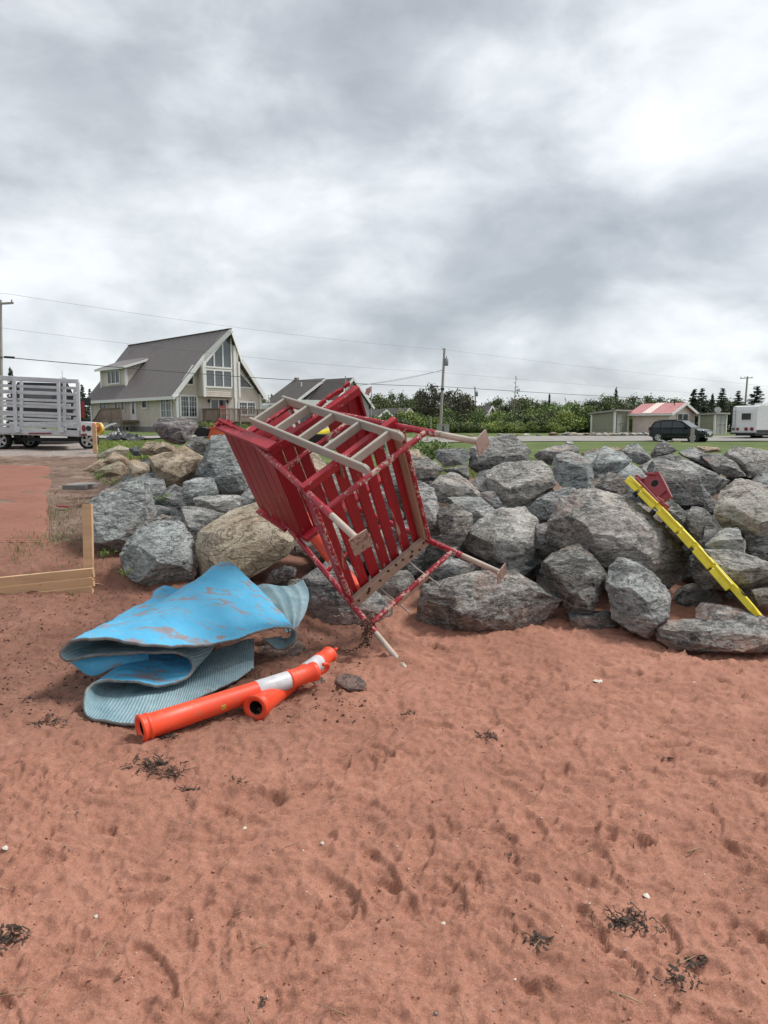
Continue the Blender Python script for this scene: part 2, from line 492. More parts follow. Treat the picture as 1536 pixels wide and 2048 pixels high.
M['purple'] = rock_mat('purple_rock', (0.035, 0.028, 0.03), (0.105, 0.085, 0.088), (0.27, 0.235, 0.23), (0.2, 0.14, 0.09), 0.4)
M['slate'] = rock_mat('slate_stone', (0.05, 0.055, 0.058), (0.11, 0.117, 0.122), (0.2, 0.2, 0.2), None, 0, veinamt=0.1)

RED = (0.31, 0.007, 0.016)
BEI = (0.46, 0.36, 0.29)
M['red_slat'] = chipped('red_painted_wood', RED, (0.40, 0.27, 0.22), -0.005, 30, .45, (1, .16, 1))
M['red_worn'] = chipped('worn_red_wood', (0.36, 0.018, 0.030), (0.46, 0.31, 0.26), 0.025, 32)
M['red_pipe'] = chipped('worn_red_pipe', (0.34, 0.014, 0.028), (0.46, 0.32, 0.27), 0.052, 40)
M['red_cross'] = chipped('scraped_red_pipe', (0.34, 0.018, 0.032), (0.50, 0.37, 0.31), 0.085, 40)
M['bare_pipe'] = chipped('bare_pipe', (0.47, 0.39, 0.32), (0.26, 0.17, 0.12), 0.0, 40, 0.6)
M['bare_plate'] = chipped('bare_plate', (0.38, 0.28, 0.23), (0.22, 0.13, 0.10), 0.04, 40, 0.65)
M['beige_wood'] = wood_mat('weathered_beige_wood', (0.40, 0.295, 0.225), 0.75, 0.16, 1)
M['ladder'] = wood_mat('weathered_ladder_paint', (0.42, 0.385, 0.33), 0.7, 0.1, 2)
M['bolt'] = plain('rusty_bolt', (0.09, 0.055, 0.04), 0.6, 0.5)
M['rod'] = plain('grey_steel_rod', (0.36, 0.33, 0.29), 0.5, 0.4)
M['chain'] = plain('rusty_chain', (0.12, 0.07, 0.05), 0.55, 0.7, 0.35, 30)
M['orange'] = grimy('orange_plastic', (0.84, 0.070, 0.020), 0.45, (0.42, 0.14, 0.08), 0.55)
M['orange_old'] = plain('faded_orange_plastic', (0.75, 0.16, 0.05), 0.5, 0, 0.15, 5)
M['reflective'] = plain('white_reflective_sheet', (0.56, 0.56, 0.57), 0.35, 0, 0.12, 14)
M['sticker'] = plain('yellow_sticker', (0.72, 0.48, 0.08), 0.5)
M['sticker_ink'] = plain('dark_sticker_print', (0.05, 0.04, 0.03), 0.6)
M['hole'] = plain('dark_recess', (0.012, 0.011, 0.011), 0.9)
M['yellow'] = grimy('yellow_plastic', (0.80, 0.66, 0.025), 0.42, (0.36, 0.28, 0.08), 0.5)
M['redplastic'] = grimy('red_plastic', (0.30, 0.035, 0.045), 0.5, (0.25, 0.11, 0.09), 0.5)
M['lumber'] = wood_mat('new_lumber', (0.60, 0.385, 0.215), 0.65, 0.13, 0)
M['white'] = plain('white_paint', (0.70, 0.70, 0.69), 0.5, 0, 0.06)
M['alu'] = plain('dull_aluminium', (0.52, 0.52, 0.53), 0.45, 0.35, 0.14, 3)
M['black'] = plain('black_plastic', (0.018, 0.018, 0.019), 0.5)
M['tyre'] = plain('tyre_rubber', (0.022, 0.022, 0.023), 0.85)
M['redlens'] = plain('red_lens', (0.20, 0.008, 0.010), 0.25)
M['glass'] = glass_mat('window_glass')
M['glass_pale'] = glass_mat('pale_window_glass', (0.10, 0.11, 0.12))
M['trim'] = plain('white_trim', (0.74, 0.73, 0.71), 0.55, 0, 0.05)
M['siding'] = plain('taupe_siding', (0.60, 0.53, 0.455), 0.7, 0, 0.07, 2)
M['siding2'] = plain('pale_grey_siding', (0.50, 0.50, 0.49), 0.7, 0, 0.05, 2)
M['roofmetal'] = plain('brown_metal_roof', (0.185, 0.160, 0.155), 0.5, 0.1, 0.08, 1.0)
M['shingle'] = plain('dark_shingle', (0.085, 0.076, 0.07), 0.85, 0, 0.2, 3)
M['concrete'] = plain('grey_concrete', (0.23, 0.215, 0.20), 0.85, 0, 0.12, 2)
M['deckwood'] = wood_mat('weathered_deck_wood', (0.21, 0.155, 0.125), 0.8, 0.2, 2)
M['greenbin'] = plain('green_plastic', (0.03, 0.10, 0.05), 0.5)
M['olive'] = plain('olive_siding', (0.29, 0.29, 0.215), 0.7, 0, 0.07, 2)
M['greydoor'] = plain('grey_door', (0.36, 0.35, 0.34), 0.65, 0, 0.08, 4)
M['greyroof'] = plain('grey_felt_roof', (0.33, 0.31, 0.285), 0.85, 0, 0.12, 3)
M['pinkwall'] = plain('pale_pink_render', (0.74, 0.60, 0.545), 0.8, 0, 0.08, 2)
M['redroof'] = plain('faded_red_roof', (0.47, 0.20, 0.195), 0.6, 0, 0.12, 1.5)
M['carpaint'] = plain('dark_green_car_paint', (0.010, 0.018, 0.019), 0.18, 0.2, 0.1, 1)
M['chrome'] = plain('bright_metal', (0.62, 0.63, 0.64), 0.25, 0.8)
M['pole'] = wood_mat('grey_pole_wood', (0.33, 0.30, 0.27), 0.85, 0.12, 2)
M['wire'] = plain('black_cable', (0.03, 0.03, 0.032), 0.6)
M['greymetal'] = plain('grey_metal', (0.27, 0.28, 0.29), 0.5, 0.4)
M['trunk'] = plain('bark', (0.11, 0.085, 0.07), 0.9, 0, 0.25, 5)
M['deadwood'] = plain('dead_grey_wood', (0.25, 0.22, 0.20), 0.9, 0, 0.2, 5)
M['leaf_olive'] = leaf_mat('olive_foliage', (0.047, 0.065, 0.026), (0.159, 0.183, 0.078))
M['leaf_green'] = leaf_mat('green_foliage', (0.059, 0.1, 0.028), (0.201, 0.277, 0.083))
M['leaf_bright'] = leaf_mat('bright_foliage', (0.088, 0.13, 0.031), (0.307, 0.366, 0.1))
M['leaf_spruce'] = leaf_mat('spruce_needles', (0.021, 0.035, 0.024), (0.078, 0.106, 0.061))
M['leaf_brown'] = leaf_mat('dry_needles', (0.057, 0.059, 0.038), (0.165, 0.156, 0.1))
M['weed'] = leaf_mat('weed_leaves', (0.065, 0.112, 0.026), (0.201, 0.283, 0.088))
M['dry'] = leaf_mat('dry_stalks', (0.189, 0.13, 0.071), (0.378, 0.283, 0.177))
M['kelp'] = plain('dried_seaweed', (0.050, 0.034, 0.023), 0.8, 0, 0.3, 30)
M['shell'] = plain('shell_white', (0.62, 0.58, 0.50), 0.6, 0, 0.2, 40)
M['tarp'] = plain('black_tarpaulin', (0.022, 0.024, 0.026), 0.45)
# ------------------------------------------------------------------ ground


def grid_mesh(name, X, Y, Z, mats, zone=None):
    r, c = X.shape
    me = bpy.data.meshes.new(name)
    me.vertices.add(r * c); co = np.stack([X, Y, Z], -1).reshape(-1, 3).astype(np.float32)
    me.vertices.foreach_set('co', co.ravel())
    idx = np.arange(r * c).reshape(r, c)
    q = np.stack([idx[:-1, :-1], idx[:-1, 1:], idx[1:, 1:], idx[1:, :-1]], -1).reshape(-1, 4)
    me.loops.add(q.size); me.polygons.add(len(q))
    me.loops.foreach_set('vertex_index', q.ravel().astype(np.int32))
    me.polygons.foreach_set('loop_start', np.arange(0, q.size, 4, dtype=np.int32))
    me.polygons.foreach_set('loop_total', np.full(len(q), 4, np.int32))
    me.polygons.foreach_set('use_smooth', np.ones(len(q), bool))
    if zone is not None:
        a = me.color_attributes.new('zone', 'FLOAT_COLOR', 'POINT')
        a.data.foreach_set('color', np.concatenate([zone.reshape(-1, 3), np.ones((r * c, 1))], 1).astype(np.float32).ravel())
    me.materials.append(mats); me.update(calc_edges=True); me.validate()
    return link(name, me)


def ground_mat():
    m, nt, b = mat('lawn_gravel_and_soil', (.2, .2, .2), 0.95, 0, 0.2); L = nt.links
    v, _ = objcoord(nt, False)
    at_ = N(nt, 'ShaderNodeVertexColor', layer_name='zone'); sp = N(nt, 'ShaderNodeSeparateColor'); L.new(at_.outputs[0], sp.inputs[0])
    n = noise(nt, v, 3.0, 8, 0.65, 0.4); nf = noise(nt, v, 24.0, 6, 0.7); nl = noise(nt, v, 0.35, 4)
    soil = ramp(nt, n, [(0.30, (0.085, 0.054, 0.040)), (0.5, (0.185, 0.122, 0.092)), (0.68, (0.28, 0.20, 0.155))])
    soil = mixc(nt, ramp(nt, nf, [(0.35, 0.65), (0.5, 0.0)]), soil, (0.05, 0.035, 0.022))
    grav = ramp(nt, nf, [(0.3, (0.13, 0.115, 0.105)), (0.5, (0.28, 0.25, 0.23)), (0.68, (0.42, 0.38, 0.35))])
    grav = mixc(nt, mathn(nt, 'MULTIPLY', ramp(nt, n, [(0.45, 0.0), (0.65, 1.0)]), 0.5), grav, (0.27, 0.16, 0.115))
    grass = ramp(nt, mathn(nt, 'ADD', mathn(nt, 'MULTIPLY', nf, 0.5), mathn(nt, 'MULTIPLY', nl, 0.5)), [(0.32, (0.042, 0.062, 0.020)), (0.5, (0.090, 0.125, 0.036)), (0.68, (0.165, 0.185, 0.070))])
    nz = mathn(nt, 'MULTIPLY_ADD', n, 0.7, -0.35)
    gm = ramp(nt, mathn(nt, 'ADD', sp.outputs[0], nz), [(0.42, 0.0), (0.58, 1.0)])
    vm = ramp(nt, mathn(nt, 'ADD', sp.outputs[1], nz), [(0.42, 0.0), (0.58, 1.0)])
    L.new(mixc(nt, gm, mixc(nt, vm, soil, grav), grass), b.inputs['Base Color'])
    bump(nt, b, mathn(nt, 'ADD', nf, n), 0.8, 0.015)
    return m


def build_ground():
    ys = np.concatenate([np.geomspace(0.4, 7, 60, endpoint=False), np.geomspace(7, 130, 240, endpoint=False), np.geomspace(130, 5000, 24)])
    ys = np.concatenate([np.linspace(-30, 0.2, 8), ys])
    pxs = np.linspace(-1500, 3100, 260)
    Y = np.repeat(ys[:, None], len(pxs), 1)
    X = (pxs[None] - 768) / FPX * np.maximum(Y, 6.0) * 1.02
    Z = ground_z(X, Y)
    P = np.stack([X, Y, 0 * X], -1).reshape(-1, 3)
    Z = Z + (fbm(P * 1.1, 4).reshape(X.shape) * 0.02 + fbm(P * .12, 3).reshape(X.shape) * 0.02 * (Y > 14))
    Z = np.where(Y < 6.0, -0.35, Z - 0.02 * (Y < 7.2))
    px = 768 + FPX * X / np.maximum(Y, .6)
    zone = np.zeros(X.shape + (3,))
    left = 1 - sst(300, 520, px)
    grass_r = (1 - left) * sst(10.5, 12.5, Y)
    grass_l = left * np.maximum(sst(19.5, 21.5, Y), sst(195, 215, px) * sst(10.5, 12, Y))
    zone[..., 0] = np.clip(grass_r + grass_l, 0, 1)
    zone[..., 1] = left * sst(13.0, 16.5, Y)
    o = grid_mesh('ground', X, Y, Z, ground_mat(), zone); tag(o, kind='structure')


build_ground()


def ribbon(name, pts, m, dz, wob=0.0):
    """pts: (px, near depth, far depth)"""
    rows = []
    pts2 = []
    for (a, b_) in zip(pts[:-1], pts[1:]):
        for t in np.linspace(0, 1, 14, endpoint=False): pts2.append(tuple(a[i] + (b_[i] - a[i]) * t for i in range(3)))
    pts2.append(pts[-1]); vs = []; fs = []; K = 7
    for i, (px, d0, d1) in enumerate(pts2):
        for k in range(K):
            e = wob * math.sin(i * 1.7 + k) if k in (0, K - 1) else 0
            p = G(px, d0 + (d1 - d0) * k / (K - 1) + e); p.z += dz; vs.append(p)
        if i:
            for k in range(K - 1): a0 = (i - 1) * K + k; fs.append((a0, a0 + K, a0 + K + 1, a0 + 1))
    mb = MB(); mb.sm = True; mb.add(vs, fs); return tag(mb.build(name, m), kind='structure')


def road_mat():
    m, nt, b = mat('worn_asphalt', (.2, .2, .2), 0.9, 0, 0.3); v, _ = objcoord(nt, False)
    n = noise(nt, v, 1.2, 5); n2 = noise(nt, v, 30, 4)
    f = mathn(nt, 'ADD', mathn(nt, 'MULTIPLY', n, .6), mathn(nt, 'MULTIPLY', n2, .4))
    nt.links.new(ramp(nt, f, [(0.3, (0.17, 0.16, 0.15)), (0.7, (0.34, 0.32, 0.30))]), b.inputs['Base Color']); return m


M['road'] = road_mat()
ribbon('road', [(-900, 22, 26), (-300, 23, 27), (150, 25, 29.5), (420, 31, 37), (640, 42, 52), (820, 50, 62), (1100, 54, 66), (1536, 55, 66), (2300, 58, 70)], M['road'], 0.06, 0.25)


# ---- beach sand: fine sheet with footprints
def sand_mat():
    m, nt, b = mat('red_sand', (.3, .12, .08), 0.92, 0, 0.25); L = nt.links
    v, _ = objcoord(nt, False)
    n = noise(nt, v, 1.6, 7, 0.6, 0.3); nm = noise(nt, v, 11.0, 6, 0.65, 0.5); nf = noise(nt, v, 130.0, 3, 0.7); ng = noise(nt, v, 420.0, 2, 0.6)
    f = mathn(nt, 'ADD', mathn(nt, 'MULTIPLY', n, 0.35), mathn(nt, 'ADD', mathn(nt, 'MULTIPLY', nm, 0.35), mathn(nt, 'MULTIPLY', nf, 0.30)))
    dry = ramp(nt, f, [(0.34, (0.195, 0.088, 0.060)), (0.5, (0.318, 0.148, 0.100)), (0.64, (0.43, 0.215, 0.150))])
    damp_and_gap_shade = ramp(nt, f, [(0.34, (0.110, 0.050, 0.035)), (0.5, (0.205, 0.098, 0.068)), (0.66, (0.30, 0.155, 0.11))])  # damp soil tone, also used for the shade painted between the boulders
    za = N(nt, 'ShaderNodeVertexColor', layer_name='zone'); sp = N(nt, 'ShaderNodeSeparateColor'); L.new(za.outputs[0], sp.inputs[0])
    k = ramp(nt, mathn(nt, 'ADD', sp.outputs[0], mathn(nt, 'MULTIPLY_ADD', n, 0.6, -0.3)), [(0.25, 0.0), (0.75, 1.0)])
    c = mixc(nt, k, dry, damp_and_gap_shade)
    # dark organic crumbs and pale grains
    c = mixc(nt, mathn(nt, 'MULTIPLY', ramp(nt, noise(nt, v, 60.0, 5, 0.7, 0.8), [(0.30, 1.0), (0.37, 0.0)]), mathn(nt, 'MULTIPLY_ADD', sp.outputs[0], 0.6, 0.25)), c, (0.06, 0.03, 0.022))
    c = mixc(nt, ramp(nt, ng, [(0.68, 0.0), (0.76, 0.55)]), c, (0.55, 0.33, 0.25))
    c = mixc(nt, ramp(nt, ng, [(0.26, 0.45), (0.34, 0.0)]), c, (0.10, 0.045, 0.03))
    g2 = noise(nt, v, 210.0, 2, 0.7)
    c = mixc(nt, ramp(nt, g2, [(0.28, 0.55), (0.42, 0.0)]), c, (0.13, 0.052, 0.034))
    c = mixc(nt, ramp(nt, g2, [(0.58, 0.0), (0.72, 0.5)]), c, (0.58, 0.34, 0.25))
    L.new(c, b.inputs['Base Color'])
    h = mathn(nt, 'ADD', mathn(nt, 'MULTIPLY', nm, 0.5), mathn(nt, 'ADD', mathn(nt, 'MULTIPLY', nf, 0.25), mathn(nt, 'MULTIPLY', ng, 0.12)))
    bump(nt, b, h, 1.0, 0.010)
    return m


HOLES = [(492, 1622, .17, .13, .035), (1155, 1688, .10, .055, .03), (1265, 1705, .08, .05, .035), (960, 1690, .16, .08, .03), (870, 1465, .11, .07, .035),
         (1050, 2010, .06, .045, .018), (1040, 1780, .09, .05, .03), (1290, 1700, .05, .035, .02), (210, 1675, .05, .03, .03), (600, 1900, .07, .05, .02),
         (870, 1770, .12, .07, .02), (1380, 1960, .12, .06, .02), (140, 2000, .13, .06, .02), (430, 1700, .12, .05, .02), (1250, 1360, .13, .09, .03),
         (1020, 1370, .14, .07, .03), (1330, 1500, .15, .07, .035), (1480, 1580, .12, .07, .03), (1160, 1560, .15, .07, .02)]


def build_sand():
    ys = np.geomspace(1.05, 6.9, 470)
    us = np.linspace(-1, 1, 760)
    Y = np.repeat(ys[:, None], len(us), 1)
    X = us[None] * (0.80 * Y + 1.0)
    P = np.stack([X, Y, 0 * X], -1).reshape(-1, 3)
    wob = np.stack([fbm(P * 2.0, 3), fbm(P * 2.0 + 40, 3), 0 * P[:, 0]], -1)
    fade = (1 - sst(5.4, 6.9, Y) * .5)
    h = fbm(P * 0.9, 3).reshape(X.shape) * 0.022
    h += (fbm((P + wob * .10) * 3.3, 3, .55).reshape(X.shape)) * 0.010
    h += (fbm((P + wob * .06) * np.array([5.0, 8.5, 1]), 4, .6, True).reshape(X.shape)) * 0.0085
    h += fbm((P + wob * .04) * 20, 4, .70).reshape(X.shape) * 0.0058
    h += np.maximum(-.2, fbm((P + wob * .12) * np.array([6.5, 10., 1]) + 31, 5, .65, True).reshape(X.shape)) * 0.0105
    h -= np.maximum(0, fbm((P + wob * .05) * np.array([8.0, 13., 1]) + 9, 3).reshape(X.shape) - .35) * 0.012
    # thin pushed-up ridges, little scarps and overlapping scuffs
    Pw = P + wob * .09
    n1 = fbm(Pw * np.array([1.7, 5.8, 1]) + 3, 3, .5).reshape(X.shape); m1 = sst(-.1, .5, fbm(P * 1.3 + 60, 2).reshape(X.shape))
    h += .0065 * np.exp(-(n1 / .055) ** 2) * m1
    n2 = fbm((P + wob * .05) * np.array([4.0, 12., 1]) + 15, 3, .5).reshape(X.shape)
    h += .0042 * np.exp(-(n2 / .07) ** 2) * sst(-.3, .4, fbm(P * 2.1 + 90, 2).reshape(X.shape))
    n3 = fbm((P + wob * .07) * np.array([1.3, 4.6, 1]) + 27, 4, .5).reshape(X.shape) * 2.6
    f3 = n3 - np.floor(n3); h += .0075 * (sst(.0, .10, f3) - f3)
    rng = np.random.RandomState(4)
    pr = []
    for _ in range(420):
        y = rng.uniform(1.2, 6.4); x = rng.uniform(-1, 1) * (0.66 * y + .3)
        pr.append((x, y, rng.uniform(.09, .145), rng.uniform(.038, .06), rng.uniform(0, math.pi), rng.uniform(.003, .015)))
    for px, py, a, b_, dp in HOLES:
        p = ground_at(px, py); pr.append((p.x, p.y, a, b_, rng.uniform(-.3, .3), dp * .6))
    xs_half = 0.80 * ys + 1.0
    for x, y, a, b_, th, dp in pr:
        R_ = 2.1 * a
        r0, r1 = np.searchsorted(ys, y - R_), np.searchsorted(ys, y + R_)
        if r1 - r0 < 2: continue
        hw = .80 * y + 1.0
        c0 = int(max(0, ((x - R_) / (hw - R_ if hw > R_ else hw) + 1) / 2 * 760 - 12)); c1 = int(min(760, ((x + R_) / (hw + R_) + 1) / 2 * 760 + 30))
        c0 = max(0, min(c0, int(((x - R_) / hw + 1) / 2 * 760) - 14)); c1 = max(c1, int(((x + R_) / hw + 1) / 2 * 760) + 14); c1 = min(c1, 760)
        if c1 - c0 < 2: continue
        dx = X[r0:r1, c0:c1] - x; dy = Y[r0:r1, c0:c1] - y
        u = dx * math.cos(th) + dy * math.sin(th); v = -dx * math.sin(th) + dy * math.cos(th)
        w = wob[:, 0].reshape(X.shape)[r0:r1, c0:c1]
        q = np.sqrt((u / a) ** 2 + (v / b_) ** 2) * (1 + .45 * w)
        h[r0:r1, c0:c1] += -dp * (1 - sst(.82, 1.0, q)) + dp * .6 * np.exp(-((q - 1.08) / .10) ** 2)
    # drag lines
    for _ in range(70):
        y = rng.uniform(1.3, 6.0); x = rng.uniform(-1, 1) * .65 * y; th = rng.normal(0.1, .35); ln = rng.uniform(.15, .6); cv = rng.uniform(-1.2, 1.2)
        dx = X - x; dy = Y - y; u = dx * math.cos(th) + dy * math.sin(th); v = -dx * math.sin(th) + dy * math.cos(th) - cv * u * u + wob[:, 1].reshape(X.shape) * .03
        s = rng.choice([-1, 1]) * rng.uniform(.004, .009)
        h += s * np.exp(-(v / .016) ** 2) * np.exp(-(u / ln) ** 4)
    q = at(798, 1326, 4.68)
    h += .05 * np.exp(-(((X - q.x) / .22) ** 2 + ((Y - q.y - .05) / .16) ** 2))
    Z = ground_z(X, Y) + h * fade
    px = 768 + FPX * X / Y
    damp_and_gap_shade = np.clip((1 - sst(430, 800, px)) * sst(3.1, 4.6, Y) * 0.9 + 0.32 * (1 - sst(500, 900, px)) * sst(2.0, 3.4, Y) + .95 * sst(4.3, 5.2, Y) * (1 - sst(640, 860, px)) + 1.3 * sst(5.75, 6.1, Y), 0, 1)  # damp soil at left; last term paints dark gap shade under the boulders
    zone = np.stack([damp_and_gap_shade, damp_and_gap_shade, damp_and_gap_shade], -1)
    o = grid_mesh('sand', X, Y, Z, sand_mat(), zone); tag(o, kind='structure')


build_sand()

# ------------------------------------------------------------------ rocks


def pile_depth(py, side):
    k = (py - 855) / FPX
    if side == 'L': return 3.41 / (0.336 + k)
    return 3.70 / (0.397 + k)


ROCKROOT = {}


def make_rock(idx, poly, kind, label, side='R', d=None, th=1.0, ridge=0.45, detail=None, group=None, seed=None, lean=None, name=None, cat='rock'):
    rng = np.random.RandomState(100 + idx if seed is None else seed)
    P2 = np.array(poly, float); P2 = P2.mean(0) + (P2 - P2.mean(0)) * 1.05
    cy = P2[:, 1].mean(); cx = P2[:, 0].mean(); y0, y1 = P2[:, 1].min(), P2[:, 1].max(); x0, x1 = P2[:, 0].min(), P2[:, 0].max()
    if d is None: d = pile_depth(cy, side)
    A = 0.5 * abs(np.dot(P2[:, 0], np.roll(P2[:, 1], 1)) - np.dot(P2[:, 1], np.roll(P2[:, 0], 1)))
    size = math.sqrt(A) * d / FPX
    t = size * 0.5 * th
    if lean is None: lean = 0.75
    sl = lean * (y1 - y0) * d / FPX / max(1, (y1 - y0))      # metres deeper per pixel higher
    pts = []
    dd = lambda y: d + (cy - y) * sl
    for x, y in P2: pts.append(at(x, y, dd(y) + rng.uniform(-.12, .12) * size))

    def inside(u, v):
        """a pixel at fraction u across and v down inside the outline"""
        y = y0 + (y1 - y0) * v; xs = []
        for i in range(len(P2)):
            a, b_ = P2[i], P2[(i + 1) % len(P2)]
            if (a[1] - y) * (b_[1] - y) <= 0 and a[1] != b_[1]: xs.append(a[0] + (b_[0] - a[0]) * (y - a[1]) / (b_[1] - a[1]))
        if len(xs) < 2: return cx, y
        return min(xs) + (max(xs) - min(xs)) * u, y
    for u in (.10, .38, .66, .92):
        x, y = inside(np.clip(u + rng.uniform(-.10, .10), .04, .96), np.clip(ridge + rng.uniform(-.14, .14), .12, .85)); pts.append(at(x, y, dd(y) - t * rng.uniform(.55, 1.0)))
    for u in (.2, .55, .85):
        x, y = inside(u + rng.uniform(-.1, .1), rng.uniform(.70, .9)); pts.append(at(x, y, dd(y) - t * rng.uniform(.25, .75)))
    for x, y in P2:
        qx, qy = cx + (x - cx) * .72, cy + (y - cy) * .72; pts.append(at(qx, qy, dd(qy) + t * rng.uniform(.8, 1.3)))
    org = at(cx, cy, d)
    bm = bmesh.new()
    for p in pts: bm.verts.new(p - org)
    r = bmesh.ops.convex_hull(bm, input=bm.verts)
    junk = [e for e in set(r['geom_interior'] + r['geom_unused']) if isinstance(e, bmesh.types.BMVert)]
    bmesh.ops.delete(bm, geom=junk, context='VERTS')
    view = (org - Vector((0, 0, EYE))).normalized()
    for kk in range(15):
        nd = -view * .8 + Vector(rng.normal(size=3)) * .75 + Vector((0, 0, .25)); nd.normalize()
        if nd.dot(view) > -.20: continue
        hs = max(v.co.dot(nd) for v in bm.verts)
        bmesh.ops.bisect_plane(bm, geom=bm.verts[:] + bm.edges[:] + bm.faces[:], plane_co=nd * hs * (rng.uniform(.66, .86) if kk < 6 else rng.uniform(.84, .96)), plane_no=nd, clear_outer=True)
        be = [e for e in bm.edges if e.is_boundary]
        if be: bmesh.ops.holes_fill(bm, edges=be, sides=0)
    bmesh.ops.triangulate(bm, faces=bm.faces)
    L = detail or max(0.020, min(0.045, 0.0040 * d))
    L = max(L, size / 30)
    for _ in range(9):
        es = [e for e in bm.edges if e.calc_length() > L * 1.35]
        if not es: break
        bmesh.ops.subdivide_edges(bm, edges=es, cuts=1, use_grid_fill=False)
        bmesh.ops.triangulate(bm, faces=bm.faces)
    me = bpy.data.meshes.new('rock'); bm.normal_update()
    V = np.array([v.co for v in bm.verts]); Nn = np.array([v.normal for v in bm.verts])
    off = rng.uniform(0, 80, 3)
    s = size
    soft = .45 if kind == 'sandstone' else 1.0
    h = fbm(V / s * 1.7 + off, 3) * .012 * s
    ax = rng.normal(size=3) * np.array([.5, .5, .25]) + np.array([0.1, 0.1, .75]); ax /= np.linalg.norm(ax)
    lay = (V @ ax + fbm(V * 2.2 / s + off, 2) * .07 * s) * (7.0 / s)
    fr = lay - np.floor(lay); stepn = gnoise(np.stack([np.floor(lay) * 3.7 + off[0], 0 * lay, 0 * lay + .5], 1))
    h += (stepn * .022 + (np.minimum(fr, .2) * 5 - 1) * .013) * s * soft
    h += fbm(V / s * 5.5 + off, 4, .55, True) * .009 * s * soft
    h += fbm(V * 24 + off, 3, .6) * .006 * soft
    V2 = V + Nn * h[:, None]
    for v, c in zip(bm.verts, V2): v.co = c
    for f in bm.faces: f.smooth = True
    bm.to_mesh(me); bm.free(); me.set_sharp_from_angle(angle=math.radians(24)); me.materials.append(M[kind])
    o = link(name or 'rock', me); o.location = org
    tag(o, label, cat, group)
    return o


